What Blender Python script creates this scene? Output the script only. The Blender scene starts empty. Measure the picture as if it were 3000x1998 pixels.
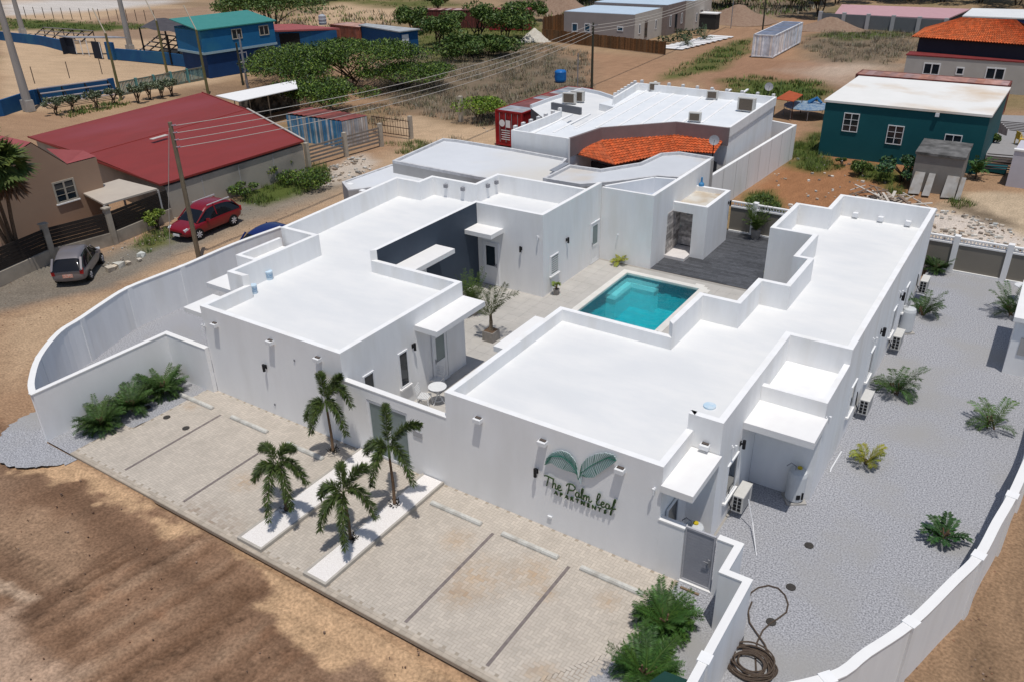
import bpy, bmesh, math, random
from mathutils import Vector, Matrix
rnd = random.Random(7)
PI = math.pi
# ------------------------------------------------------------------ camera, sky, sun, exposure
SC = bpy.context.scene
COL = SC.collection
CAM = (14.94, -18.08, 16.38)
CAM = (11.4905*1.17, -13.9063*1.17, 14.0*1.17)
FPX, PITCH, ROLL, YAW = 2393.99, 0.487604, -0.02329, 0.5923
FW = Vector((-math.sin(YAW)*math.cos(PITCH), math.cos(YAW)*math.cos(PITCH), -math.sin(PITCH)))
RT0 = Vector((math.cos(YAW), math.sin(YAW), 0)); UP0 = RT0.cross(FW)
RT = RT0*math.cos(ROLL)+UP0*math.sin(ROLL); UPV = -RT0*math.sin(ROLL)+UP0*math.cos(ROLL)
cam = bpy.data.objects.new('camera', bpy.data.cameras.new('camera')); COL.objects.link(cam)
cam.matrix_world = Matrix(((RT.x, UPV.x, -FW.x, CAM[0]), (RT.y, UPV.y, -FW.y, CAM[1]), (RT.z, UPV.z, -FW.z, CAM[2]), (0, 0, 0, 1)))
cam.data.sensor_width = 36; cam.data.lens = FPX/3000*36; cam.data.clip_end = 2000
SC.camera = cam
SUN = Vector((0.185, -0.18, 1.0)).normalized()
w = bpy.data.worlds.new('World'); SC.world = w; w.use_nodes = True
nt = w.node_tree; nt.nodes.clear()
sk = nt.nodes.new('ShaderNodeTexSky'); sk.sky_type = 'NISHITA'; sk.sun_disc = False
sk.sun_elevation = math.asin(SUN.z); sk.sun_rotation = math.atan2(SUN.x, SUN.y)
bg = nt.nodes.new('ShaderNodeBackground'); bg.inputs[1].default_value = 0.10
wo = nt.nodes.new('ShaderNodeOutputWorld'); nt.links.new(sk.outputs[0], bg.inputs[0]); nt.links.new(bg.outputs[0], wo.inputs[0])
sun = bpy.data.objects.new('sun', bpy.data.lights.new('sun', 'SUN')); COL.objects.link(sun)
sun.data.energy = 3.7; sun.data.angle = math.radians(0.53); sun.data.color = (1, 0.955, 0.89)
sun.rotation_euler = SUN.to_track_quat('Z', 'Y').to_euler(); sun.location = (0, 0, 60)
SC.view_settings.view_transform = 'Standard'; SC.view_settings.look = 'None'; SC.view_settings.exposure = -0.30; SC.view_settings.gamma = 1
SC.cycles.max_bounces = 6; SC.cycles.use_denoising = True

# ------------------------------------------------------------------ survey helpers (positions on the ground, heights above it)
def G(u, v, z=0.0):
    d = FW*FPX+RT*(u-1500)-UPV*(v-999); t = (z-CAM[2])/d.z
    return Vector((CAM[0]+d.x*t, CAM[1]+d.y*t, z))
def hgt(u, v, b):
    d = (FW*FPX+RT*(u-1500)-UPV*(v-999)).normalized(); a = Vector((b[0], b[1], 0))-Vector(CAM)
    # closest point of the vertical through b to the sight line
    A = Matrix(((1, -d.z), (d.z, -1))); r = A.inverted() @ Vector((-a.z, -a.dot(d))); return r.x
def on_x(u, v, x):
    d = FW*FPX+RT*(u-1500)-UPV*(v-999); return Vector(CAM)+d*((x-CAM[0])/d.x)
def on_y(u, v, y):
    d = FW*FPX+RT*(u-1500)-UPV*(v-999); return Vector(CAM)+d*((y-CAM[1])/d.y)

# ------------------------------------------------------------------ materials
MATS = {}
def M(name, c, c2=None, scale=3.0, rough=0.8, bump=0.0, bscale=None, detail=6, metal=0.0, c3=None, sc3=0.4, spec=0.3, lo=0.35, hi=0.65, stretch=None, alpha=None, trans=0.0, ior=1.45, coat=0.0):
    if name in MATS: return MATS[name]
    m = bpy.data.materials.new(name); m.use_nodes = True; n = m.node_tree.nodes; L = m.node_tree.links
    b = n['Principled BSDF']; b.inputs['Roughness'].default_value = rough; b.inputs['Metallic'].default_value = metal
    b.inputs['Specular IOR Level'].default_value = spec; b.inputs['Coat Weight'].default_value = coat
    b.inputs['Transmission Weight'].default_value = trans; b.inputs['IOR'].default_value = ior
    tc = n.new('ShaderNodeTexCoord'); mp = n.new('ShaderNodeMapping'); L.new(tc.outputs['Object'], mp.inputs[0])
    if stretch: mp.inputs['Scale'].default_value = stretch[:3]; mp.inputs['Rotation'].default_value = (0, 0, stretch[3] if len(stretch) > 3 else 0)
    if c2 is None: c2 = tuple(x*0.9 for x in c)
    no = n.new('ShaderNodeTexNoise'); no.inputs['Scale'].default_value = scale; no.inputs['Detail'].default_value = detail; no.inputs['Roughness'].default_value = 0.6
    L.new(mp.outputs[0], no.inputs['Vector'])
    r = n.new('ShaderNodeValToRGB'); r.color_ramp.elements[0].position = lo; r.color_ramp.elements[1].position = hi
    r.color_ramp.elements[0].color = (*c, 1); r.color_ramp.elements[1].color = (*c2, 1); L.new(no.outputs[0], r.inputs[0]); out = r.outputs[0]
    if c3:
        n3 = n.new('ShaderNodeTexNoise'); n3.inputs['Scale'].default_value = sc3; n3.inputs['Detail'].default_value = 5; L.new(mp.outputs[0], n3.inputs['Vector'])
        r3 = n.new('ShaderNodeValToRGB'); r3.color_ramp.elements[0].position = 0.5; r3.color_ramp.elements[1].position = 0.68; L.new(n3.outputs[0], r3.inputs[0])
        mx = n.new('ShaderNodeMixRGB'); L.new(r3.outputs[0], mx.inputs[0]); L.new(out, mx.inputs[1]); mx.inputs[2].default_value = (*c3, 1); out = mx.outputs[0]
    L.new(out, b.inputs['Base Color'])
    if bump:
        nb = n.new('ShaderNodeTexNoise'); nb.inputs['Scale'].default_value = bscale or scale*4; nb.inputs['Detail'].default_value = 5; L.new(mp.outputs[0], nb.inputs['Vector'])
        bp = n.new('ShaderNodeBump'); bp.inputs['Strength'].default_value = bump; bp.inputs['Distance'].default_value = 0.05; L.new(nb.outputs[0], bp.inputs['Height']); L.new(bp.outputs[0], b.inputs['Normal'])
    MATS[name] = m; return m
def MV(name, rough=0.9, mixc=None, scale=8, amt=0.3, spec=0.2, bump=0.0, bscale=30):
    """per-face colour attribute 'Col' multiplied by fine noise"""
    m = bpy.data.materials.new(name); m.use_nodes = True; n = m.node_tree.nodes; L = m.node_tree.links
    b = n['Principled BSDF']; b.inputs['Roughness'].default_value = rough; b.inputs['Specular IOR Level'].default_value = spec
    at = n.new('ShaderNodeVertexColor'); at.layer_name = 'Col'
    tc = n.new('ShaderNodeTexCoord'); no = n.new('ShaderNodeTexNoise'); no.inputs['Scale'].default_value = scale; no.inputs['Detail'].default_value = 8; L.new(tc.outputs['Object'], no.inputs['Vector'])
    mr = n.new('ShaderNodeMapRange'); mr.inputs[1].default_value = 0.3; mr.inputs[2].default_value = 0.7; mr.inputs[3].default_value = 1-amt; mr.inputs[4].default_value = 1+amt; L.new(no.outputs[0], mr.inputs[0])
    mx = n.new('ShaderNodeVectorMath'); mx.operation = 'SCALE'; L.new(at.outputs[0], mx.inputs[0]); L.new(mr.outputs[0], mx.inputs['Scale']); L.new(mx.outputs[0], b.inputs['Base Color'])
    if bump:
        nb = n.new('ShaderNodeTexNoise'); nb.inputs['Scale'].default_value = bscale; nb.inputs['Detail'].default_value = 4; L.new(tc.outputs['Object'], nb.inputs['Vector'])
        bp = n.new('ShaderNodeBump'); bp.inputs['Strength'].default_value = bump; bp.inputs['Distance'].default_value = 0.05; L.new(nb.outputs[0], bp.inputs['Height']); L.new(bp.outputs[0], b.inputs['Normal'])
    MATS[name] = m; return m

white = M('white_plaster', (0.86, 0.86, 0.855), (0.81, 0.81, 0.81), 1.6, 0.85, 0.08, 40, c3=(0.78, 0.77, 0.75), sc3=0.7, stretch=(1.6, 1.6, 0.35))
facade = M('facade_plaster', (0.87, 0.868, 0.87), (0.84, 0.838, 0.84), 1.3, 0.85, 0.10, 24, c3=(0.80, 0.795, 0.79), sc3=0.6, stretch=(1.3, 1.3, 0.4))
roofw = M('roof_coating', (0.76, 0.76, 0.752), (0.70, 0.71, 0.715), 0.55, 0.6, 0.03, 12, c3=(0.69, 0.70, 0.705), sc3=0.3, stretch=(1, 2.2, 1))
roofg = M('grey_roof_coating', (0.66, 0.68, 0.71), (0.62, 0.64, 0.67), 0.5, 0.7, 0.04, 10, c3=(0.62, 0.60, 0.56), sc3=0.12)
navy = M('navy_plaster', (0.045, 0.06, 0.085), (0.05, 0.068, 0.095), 1.0, 0.7)
greyw = M('grey_plaster', (0.42, 0.41, 0.40), (0.38, 0.37, 0.36), 1.2, 0.85)
slab = M('slab_white', (0.82, 0.815, 0.80), (0.79, 0.78, 0.77), 2, 0.7)
pvc = M('pvc_white', (0.78, 0.79, 0.80), (0.74, 0.75, 0.77), 5, 0.35)
glass = M('dark_glass', (0.012, 0.018, 0.025), (0.02, 0.03, 0.04), 1.5, 0.08, spec=0.6)
frost = M('frosted_glass', (0.16, 0.21, 0.21), (0.20, 0.25, 0.25), 1.5, 0.25, spec=0.5)
blackm = M('black_metal', (0.012, 0.012, 0.014), None, 5, 0.4)
greym = M('grey_metal', (0.28, 0.28, 0.30), (0.22, 0.22, 0.24), 6, 0.5)
wood = M('timber', (0.30, 0.22, 0.15), (0.20, 0.14, 0.09), 6, 0.8)
trunkm = M('palm_trunk_bark', (0.16, 0.10, 0.06), (0.09, 0.06, 0.04), 14, 0.9, 0.3)
pool_cop = M('pool_coping', (0.72, 0.70, 0.66), (0.66, 0.64, 0.59), 3, 0.7)
concr = M('concrete', (0.45, 0.43, 0.40), (0.38, 0.36, 0.33), 3, 0.9, 0.1)
fol = MV('foliage', 0.55, scale=5, amt=0.25, spec=0.35)
# ------------------------------------------------------------------ mesh builder
class MB:
    def __init__(s): s.v = []; s.f = []; s.mi = []; s.c = []; s.cur = 0; s.col = None
    def face(s, pts):
        i = len(s.v); s.v += [tuple(p) for p in pts]; s.f.append(tuple(range(i, i+len(pts)))); s.mi.append(s.cur); s.c.append(s.col)
        return s
    def add(s, vs, fs):
        i = len(s.v); s.v += [tuple(p) for p in vs]
        for f in fs: s.f.append(tuple(i+k for k in f)); s.mi.append(s.cur); s.c.append(s.col)
        return s
    def box(s, x0, x1, y0, y1, z0, z1, mat=None):
        vs = [(x, y, z) for z in (z0, z1) for y in (y0, y1) for x in (x0, x1)]
        if mat: vs = [mat @ Vector(p) for p in vs]
        return s.add(vs, [(0, 2, 3, 1), (4, 5, 7, 6), (0, 1, 5, 4), (2, 6, 7, 3), (0, 4, 6, 2), (1, 3, 7, 5)])
    def prism(s, poly, z0, z1):
        n = len(poly)
        a = sum(poly[i][0]*poly[(i+1) % n][1]-poly[(i+1) % n][0]*poly[i][1] for i in range(n))
        if a < 0: poly = poly[::-1]
        vs = [(p[0], p[1], z0) for p in poly]+[(p[0], p[1], z1) for p in poly]
        return s.add(vs, [tuple(range(n-1, -1, -1)), tuple(range(n, 2*n))]+[(i, (i+1) % n, n+(i+1) % n, n+i) for i in range(n)])
    def bar(s, p, q, wd, h, up=Vector((0, 0, 1))):
        p = Vector(p); q = Vector(q); d = (q-p).normalized(); sd = d.cross(up)
        if sd.length < 1e-4: sd = Vector((1, 0, 0))
        sd.normalize(); u = sd.cross(d)
        vs = [a+sd*i*wd/2+u*j*h/2 for a in (p, q) for i, j in ((-1, -1), (1, -1), (1, 1), (-1, 1))]
        return s.add(vs, [(0, 1, 2, 3), (7, 6, 5, 4), (0, 4, 5, 1), (1, 5, 6, 2), (2, 6, 7, 3), (3, 7, 4, 0)])
    def tube(s, pts, r, n=6, r1=None, cap=True):
        pts = [Vector(p) for p in pts]; m = len(pts); rings = []
        for i, p in enumerate(pts):
            d = (pts[min(i+1, m-1)]-pts[max(i-1, 0)]).normalized(); a = d.cross(Vector((0, 0, 1)))
            if a.length < 1e-3: a = d.cross(Vector((1, 0, 0)))
            a.normalize(); b = d.cross(a); rr = r if r1 is None else r+(r1-r)*i/(m-1)
            rings.append([p+(a*math.cos(2*PI*k/n)+b*math.sin(2*PI*k/n))*rr for k in range(n)])
        vs = [q for rg in rings for q in rg]; fs = []
        for i in range(m-1):
            for k in range(n): fs.append((i*n+k, i*n+(k+1) % n, (i+1)*n+(k+1) % n, (i+1)*n+k))
        if cap: fs += [tuple(range(n)), tuple((m-1)*n+k for k in range(n-1, -1, -1))]
        return s.add(vs, fs)
    def cyl(s, c, r, z0, z1, n=20, r1=None):
        r1 = r if r1 is None else r1
        vs = [(c[0]+r*math.cos(2*PI*k/n), c[1]+r*math.sin(2*PI*k/n), z0) for k in range(n)]+[(c[0]+r1*math.cos(2*PI*k/n), c[1]+r1*math.sin(2*PI*k/n), z1) for k in range(n)]
        return s.add(vs, [tuple(range(n-1, -1, -1)), tuple(range(n, 2*n))]+[(i, (i+1) % n, n+(i+1) % n, n+i) for i in range(n)])
    def lathe(s, c, prof, n=18):
        vs = []; fs = []
        for r, z in prof: vs += [(c[0]+r*math.cos(2*PI*k/n), c[1]+r*math.sin(2*PI*k/n), z) for k in range(n)]
        for i in range(len(prof)-1):
            for k in range(n): fs.append((i*n+k, i*n+(k+1) % n, (i+1)*n+(k+1) % n, (i+1)*n+k))
        fs += [tuple(range(n-1, -1, -1)), tuple((len(prof)-1)*n+k for k in range(n))]
        return s.add(vs, fs)
    def seg(s, p, q, t, z0, z1):
        p = Vector((p[0], p[1])); q = Vector((q[0], q[1])); d = (q-p).normalized(); nn = Vector((-d.y, d.x))*t/2
        return s.prism([p-nn, q-nn, q+nn, p+nn], z0, z1)
    def strip(s, pts, t, z0, z1):
        """continuous wall along a polyline with mitred joints"""
        pts = [Vector((p[0], p[1])) for p in pts]; L = []; R_ = []
        for i, p in enumerate(pts):
            d0 = (p-pts[i-1]).normalized() if i else None; d1 = (pts[i+1]-p).normalized() if i < len(pts)-1 else None
            if d0 is None: d0 = d1
            if d1 is None: d1 = d0
            d = (d0+d1).normalized(); n_ = Vector((-d.y, d.x)); k = t/2/max(0.4, n_.dot(Vector((-d0.y, d0.x))))
            L.append(p+n_*k); R_.append(p-n_*k)
        for i in range(len(pts)-1):
            a, b, c, d = R_[i], R_[i+1], L[i+1], L[i]
            vs = [(q.x, q.y, z) for z in (z0, z1) for q in (a, b, c, d)]; fs = [(3, 2, 1, 0), (4, 5, 6, 7), (0, 1, 5, 4), (2, 3, 7, 6)]
            if i == 0: fs.append((3, 0, 4, 7))
            if i == len(pts)-2: fs.append((1, 2, 6, 5))
            s.add(vs, fs)
        return s
    def obj(s, name, mat, parent=None, smooth=False, loc=None, label=None):
        me = bpy.data.meshes.new(name)
        me.from_pydata(s.v, [], s.f)
        for mm in (mat if isinstance(mat, (list, tuple)) else [mat]): me.materials.append(mm)
        if any(s.mi): me.polygons.foreach_set('material_index', s.mi)
        if any(c is not None for c in s.c):
            at = me.color_attributes.new('Col', 'FLOAT_COLOR', 'CORNER'); buf = []
            for f, c in zip(s.f, s.c):
                cc = c or (0.5, 0.5, 0.5); buf += [cc[0], cc[1], cc[2], 1.0]*len(f)
            at.data.foreach_set('color', buf)
        if smooth: me.polygons.foreach_set('use_smooth', [True]*len(me.polygons))
        me.update(); o = bpy.data.objects.new(name, me); COL.objects.link(o)
        if parent: o.parent = parent
        if loc: o.location = loc
        if label: o['label'] = label
        return o
def tag(o, label=None, cat=None, group=None, kind=None):
    if label: o['label'] = label
    if cat: o['category'] = cat
    if group: o['group'] = group
    if kind: o['kind'] = kind
    return o
def thing(name, label, cat, loc=(0, 0, 0), rz=0.0, group=None):
    o = bpy.data.objects.new(name, None); COL.objects.link(o); o.location = loc; o.rotation_euler = (0, 0, rz); o.empty_display_size = 0.3
    return tag(o, label, cat, group)
def copy_tree(o, parent=None):
    c = o.copy(); COL.objects.link(c); c.parent = parent
    for ch in list(o.children): copy_tree(ch, c)
    return c
def place(o, loc, rz=0.0, label=None, group=None, sc=None):
    o.location = loc; o.rotation_euler = (0, 0, rz)
    if label: o['label'] = label
    if group: o['group'] = group
    if sc: o.scale = (sc, sc, sc)
    return o
def struct(name, mb, mat, **k): return tag(mb.obj(name, mat, **k), kind='structure')
def ring(mb, poly, t, z0, hs):
    """parapets round a CCW outline, one height per edge (0 = none), mitred, outer face on the outline"""
    n = len(poly); P = [Vector(p) for p in poly]; inn = []
    for i in range(n):
        d0 = (P[i]-P[i-1]).normalized(); d1 = (P[(i+1) % n]-P[i]).normalized(); n0 = Vector((-d0.y, d0.x)); n1 = Vector((-d1.y, d1.x))
        inn.append(P[i]+(n0+n1)*t/(1+n0.dot(n1)))
    for i in range(n):
        if hs[i] > z0:
            j = (i+1) % n; mb.prism([P[i], P[j], inn[j], inn[i]], z0, hs[i])
    return inn

# ------------------------------------------------------------------ windows, doors, lamps (wall-mounted parts); face: origin on wall, X along wall, Y outward
def frame_m(o, ax, out):
    ax = Vector(ax).normalized(); out = Vector(out).normalized(); up = Vector((0, 0, 1))
    return Matrix(((ax.x, out.x, up.x, o[0]), (ax.y, out.y, up.y, o[1]), (ax.z, out.z, up.z, o[2]), (0, 0, 0, 1)))
def window(parent, o, ax, out, wd, h, panes=1, gm=None, sill=True, fm=None, fw_=0.06, bars=0, rows=1):
    m = frame_m(o, ax, out); b = MB(); fm = fm or pvc
    b.box(0, wd, 0.001, 0.05, 0, fw_, m); b.box(0, wd, 0.001, 0.05, h-fw_, h, m); b.box(0, fw_, 0.001, 0.05, fw_, h-fw_, m); b.box(wd-fw_, wd, 0.001, 0.05, fw_, h-fw_, m)
    for k in range(1, panes): b.box(wd*k/panes-fw_/2, wd*k/panes+fw_/2, 0.001, 0.05, fw_, h-fw_, m)
    for k in range(bars): b.box(fw_, wd-fw_, 0.022, 0.04, fw_+(h-2*fw_)*(k+1)/(bars+1)-0.012, fw_+(h-2*fw_)*(k+1)/(bars+1)+0.012, m)
    w_ = b.obj('window', fm, parent)
    MB().box(fw_*0.9, wd-fw_*0.9, 0.002, 0.02, fw_*0.9, h-fw_*0.9, m).obj('pane', gm or glass, w_)
    if sill: MB().box(-0.06, wd+0.06, 0.001, 0.10, -0.07, -0.002, m).obj('sill', slab, w_)
    return w_
def door(parent, o, ax, out, wd=0.95, h=2.1, gm=None, hinge=1, fm=None):
    m = frame_m(o, ax, out); b = MB(); fm = fm or pvc
    b.box(0, 0.07, 0.001, 0.05, 0, h, m); b.box(wd-0.07, wd, 0.001, 0.05, 0, h, m); b.box(0.07, wd-0.07, 0.001, 0.05, h-0.07, h, m); b.box(0.07, wd-0.07, 0.001, 0.05, 0, 0.05, m)
    b.box(0.085, 0.21, 0.001, 0.035, 0.05, h-0.085, m); b.box(wd-0.21, wd-0.085, 0.001, 0.035, 0.05, h-0.085, m); b.box(0.21, wd-0.21, 0.001, 0.035, 0.05, 0.18, m); b.box(0.21, wd-0.21, 0.001, 0.035, h-0.2, h-0.085, m); b.box(0.21, wd-0.21, 0.001, 0.035, 0.85, 0.98, m)
    b.box(0.2, wd-0.2, 0.001, 0.02, 0.17, 0.86, m)
    d = b.obj('door', fm, parent)
    MB().box(0.2, wd-0.2, 0.002, 0.02, 0.97, h-0.19, m).obj('pane', gm or glass, d)
    hx = wd-0.15 if hinge > 0 else 0.15
    MB().box(hx-0.02, hx+0.02, 0.03, 0.05, 0.95, 1.15, m).box(hx-0.12*hinge-0.01, hx, 0.06, 0.08, 1.05, 1.075, m).box(hx-0.012, hx+0.012, 0.04, 0.08, 1.05, 1.075, m).obj('handle', greym, d)
    return d
def wall_lamp(parent, o, out, s=1.0, col=None):
    ax = Vector(out).cross(Vector((0, 0, 1))); m = frame_m(o, ax, out); b = MB()
    b.box(-0.04*s, 0.04*s, 0.001, 0.03, -0.08*s, 0.08*s, m); b.box(-0.02, 0.02, 0.03, 0.07, -0.02, 0.02, m)
    n = 12; vs = [m @ Vector((0.05*s*math.cos(2*PI*k/n), 0.12+0.05*s*math.sin(2*PI*k/n), z)) for z in (-0.14*s, 0.14*s) for k in range(n)]
    b.add(vs, [tuple(range(n-1, -1, -1)), tuple(range(n, 2*n))]+[(i, (i+1) % n, n+(i+1) % n, n+i) for i in range(n)])
    return b.obj('wall_lamp', col or blackm, parent)
def spot_box(parent, o, out):
    """square floodlight in a white box bracket"""
    ax = Vector(out).cross(Vector((0, 0, 1))); m = frame_m(o, ax, out); b = MB()
    b.box(-0.13, 0.13, 0.10, 0.18, -0.10, 0.03, m).box(-0.13, -0.10, 0.001, 0.10, -0.10, 0.03, m).box(0.10, 0.13, 0.001, 0.10, -0.10, 0.03, m).box(-0.10, 0.10, 0.001, 0.10, -0.10, -0.07, m)
    f = b.obj('flood_lamp', pvc, parent)
    MB().box(-0.095, 0.095, 0.012, 0.095, -0.068, 0.06, m).obj('lamp_head', M('lamp_head', (0.10, 0.08, 0.07), None, 8, 0.4), f)
    return f

# ================================================================== LARGE STRUCTURE: grounds
def ptin(x, y, P):
    c = False; j = len(P)-1
    for i in range(len(P)):
        if (P[i][1] > y) != (P[j][1] > y) and x < (P[j][0]-P[i][0])*(y-P[i][1])/(P[j][1]-P[i][1])+P[i][0]: c = not c
        j = i
    return c
WLT = [G(*p, 1.93) for p in ((92, 1114), (114, 1045), (172, 973), (234, 933), (300, 888), (374, 843), (489, 797), (550, 773), (685, 715), (823, 665))]
WL = [(-13.86, -5.40)]+[(p.x, p.y) for p in WLT]
WR = [(9.87, -5.3), (10.5, -4.6)]+[(q.x, q.y) for q in [G(*p, 1.93) for p in ((2425, 1985), (2540, 1910), (2670, 1822), (2795, 1700), (2868, 1626), (2920, 1530), (2966, 1450), (3020, 1330))]]+[(15.45, 11.0), (15.55, 16.0), (15.5, 27.0)]
def smooth_line(P, k=4):
    o = []
    for i in range(len(P)-1):
        p0 = P[max(0, i-1)]; p1 = P[i]; p2 = P[i+1]; p3 = P[min(len(P)-1, i+2)]
        for j in range(k):
            t = j/k; o.append(tuple(0.5*((2*p1[q])+(p2[q]-p0[q])*t+(2*p0[q]-5*p1[q]+4*p2[q]-p3[q])*t*t+(3*p1[q]-p0[q]-3*p2[q]+p3[q])*t**3) for q in (0, 1)))
    return o+[tuple(P[-1])]
WL = smooth_line(WL); WR = smooth_line(WR)
gravel_poly = [(-13.8, 0), (-13.8, -5.2)]+[(x+0.05, y) for x, y in WL[1:]]+[(-15, 12), (-8, 19), (-2, 27), (15.4, 26.8)]+WR[::-1]+[(9.8, -1), (7.8, -0.05), (7.8, 0)]
gvl = M('gravel', (0.20, 0.203, 0.220), (0.47, 0.475, 0.505), 21, 0.95, 0.35, 40, detail=6, c3=(0.33, 0.325, 0.32), sc3=0.3, lo=0.38, hi=0.62)
g = MB()
left_yard = [(-11.3, 0.0), (-11.3, 2.1), (-12.1, 2.1), (-12.1, 6.7), (-14.1, 6.7)]+[(x+0.03, y) for x, y in WL[::-1]]+[(-13.86, -5.4), (-13.8, 0.0)]
g.face([(x, y, 0.0) for x, y in left_yard])
g.face([(x, y, 0.0) for x, y in [(7.1, 0.0), (9.3, 0.0), (9.3, -1.0), (9.87, -1.0), (9.87, -5.3)]+WR[1:]+[(15.5, 26.8), (9.8, 26.8), (9.8, 7.9), (7.1, 7.9)]])
g.face([(x, y, 0.0) for x, y in [(7.0, -6.5), (9.84, -6.5), (9.84, -1.03), (9.25, -1.03), (9.25, 0.0), (7.7, 0.0), (7.6, -2.5), (7.2, -3.6)]])
g.face([(x, y, 0.0) for x, y in [(-13.8, -5.5), (-11.9, -5.5), (-11.9, -3.0), (-11.2, -0.6), (-11.2, 0.0), (-13.75, 0.0)]])
outg = [G(*p) for p in ((135, 1280), (95, 1170), (60, 1200), (36, 1240), (42, 1285), (75, 1335), (130, 1338), (190, 1325), (300, 1240), (200, 1250))]
g2 = [(-11.9, -5.51), (-13.8, -5.51), (-14.0, -5.3), (-14.7, -4.6), (-15.6, -2.9), (-16.0, -3.6), (-16.2, -4.6), (-16.1, -5.6), (-15.5, -6.3), (-14.6, -6.9), (-13.6, -7.0), (-12.7, -6.5), (-12.0, -5.9)]
ap = smooth_line([(x, y) for x, y in g2[2:]], 8); gg = MB(); rq = random.Random(4); gg.face([(x, y, -0.055) for x, y in [(-11.9, -5.52), (-13.78, -5.52)]+[(x+rq.uniform(-0.06, 0.06), y+rq.uniform(-0.06, 0.06)) for x, y in ap]])
struct('gravel_ground', g, gvl); struct('gravel_apron', gg, gvl)
# courtyard tiles and dark deck
tile = M('courtyard_tile', (0.50, 0.475, 0.44), (0.45, 0.43, 0.40), 1.6, 0.7, c3=(0.43, 0.41, 0.38), sc3=0.7)
b = MB()
k = 0
for ix in range(-16, 14):
    for iy in range(0, 33):
        x0, y0 = ix*0.6+0.03, iy*0.6+0.05
        if x0+0.6 > 8 or x0 < -10.5: continue
        if y0 > 19.2: continue
        b.box(x0, x0+0.594, y0, y0+0.594, 0.004, 0.014+0.0006*rnd.random())
def not_pool(f, vs):
    xs = [vs[i][0] for i in f]; ys = [vs[i][1] for i in f]
    return not (max(xs) > -3.0 and min(xs) < 1.15 and max(ys) > 12.6 and min(ys) < 18.55)
b.f2 = [f for f in b.f if not_pool(f, b.v)]; b.f = b.f2; b.mi = [0]*len(b.f); b.c = [None]*len(b.f)
b.cur = 0
b.box(-3.57, -3.135, 12.05, 18.644, 0.003, 0.0138).box(-3.13, 1.224, 12.05, 12.43, 0.003, 0.0138); b.mi = [0]*len(b.f); b.c = [None]*len(b.f)
struct('courtyard_paving', b, tile)
b = MB(); b.prism([(-10, -0.0), (-3.25, 0.0), (-3.25, 19.5), (-10, 19.5)], -0.02, 0.003); b.prism([(1.35, 0), (8, 0), (8, 19.5), (1.35, 19.5)], -0.02, 0.003); b.prism([(-3.25, 0), (1.35, 0), (1.35, 12.35), (-3.25, 12.35)], -0.02, 0.003); b.prism([(-3.25, 18.75), (1.35, 18.75), (1.35, 19.5), (-3.25, 19.5)], -0.02, 0.003)
struct('courtyard_base', b, M('grout', (0.36, 0.34, 0.31), None, 2, 0.9))
b = MB(); yy = 19.52; r_ = random.Random(3)
while yy < 26.6:
    xx = -5.0-r_.random()*1.2
    while xx < 6.0:
        ln = 1.2; s_ = r_.uniform(0.75, 1.2); b.col = (0.078*s_, 0.081*s_, 0.09*s_)
        b.box(max(xx, -2.1), min(xx+ln-0.006, 6), yy, yy+0.194, 0.005, 0.02) if xx+ln > -2.0 else None; xx += ln
    yy += 0.2
struct('dark_deck', b, MV('deck_tile', 0.65, scale=4, amt=0.18, spec=0.3))
# swimming pool
PX0, PX1, PY0, PY1 = -2.81, 1.01, 12.75, 18.40
b = MB(); b.box(PX0-0.32, PX0, PY0-0.32, PY1+0.32, -0.1, 0.035).box(PX1, PX1+0.32, PY0-0.32, PY1+0.32, -0.1, 0.035).box(PX0, PX1, PY0-0.32, PY0, -0.1, 0.035).box(PX0, PX1, PY1, PY1+0.32, -0.1, 0.035)
b.box(PX1-0.35, PX1+0.1, PY1+0.32, PY1+0.52, -0.1, 0.034).box(PX1+0.32, PX1+0.52, PY1-0.3, PY1+0.1, -0.1, 0.034)
pool = thing('swimming_pool', 'rectangular turquoise swimming pool with pale stone coping in the courtyard', 'pool', (0, 0, 0))
b.obj('coping', pool_cop, pool)
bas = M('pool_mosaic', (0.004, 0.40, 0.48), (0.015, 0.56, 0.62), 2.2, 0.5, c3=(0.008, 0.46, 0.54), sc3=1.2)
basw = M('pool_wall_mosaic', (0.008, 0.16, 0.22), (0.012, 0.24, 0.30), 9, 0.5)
b = MB(); D_ = -1.5
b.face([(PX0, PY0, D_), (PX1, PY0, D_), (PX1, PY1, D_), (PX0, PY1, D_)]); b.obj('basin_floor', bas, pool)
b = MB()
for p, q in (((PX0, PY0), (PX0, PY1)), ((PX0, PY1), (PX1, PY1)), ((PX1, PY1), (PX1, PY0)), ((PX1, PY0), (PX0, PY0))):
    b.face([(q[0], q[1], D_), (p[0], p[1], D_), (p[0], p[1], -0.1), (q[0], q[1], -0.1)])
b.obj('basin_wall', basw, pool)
step_m = M('pool_step_tile', (0.22, 0.70, 0.74), (0.40, 0.80, 0.82), 14, 0.5)
MB().prism([(PX0+0.02, PY1-0.02), (PX0+0.02, PY1-2.3), (PX0+0.5, PY1-2.3), (PX0+0.5, PY1-0.55), (PX0+1.75, PY1-0.55), (PX0+1.75, PY1-0.02)], D_+0.01, -0.45).obj('steps', step_m, pool)
wm = bpy.data.materials.new('pool_water'); wm.use_nodes = True; n = wm.node_tree.nodes; L = wm.node_tree.links; n.clear()
ou = n.new('ShaderNodeOutputMaterial'); gl = n.new('ShaderNodeBsdfGlossy'); gl.inputs['Roughness'].default_value = 0.03
tr = n.new('ShaderNodeBsdfRefraction'); tr.inputs['Color'].default_value = (0.72, 0.98, 1.0, 1); tr.inputs['IOR'].default_value = 1.33; tr.inputs['Roughness'].default_value = 0.0
tp = n.new('ShaderNodeBsdfTransparent'); tp.inputs[0].default_value = (0.72, 0.98, 1.0, 1)
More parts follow.
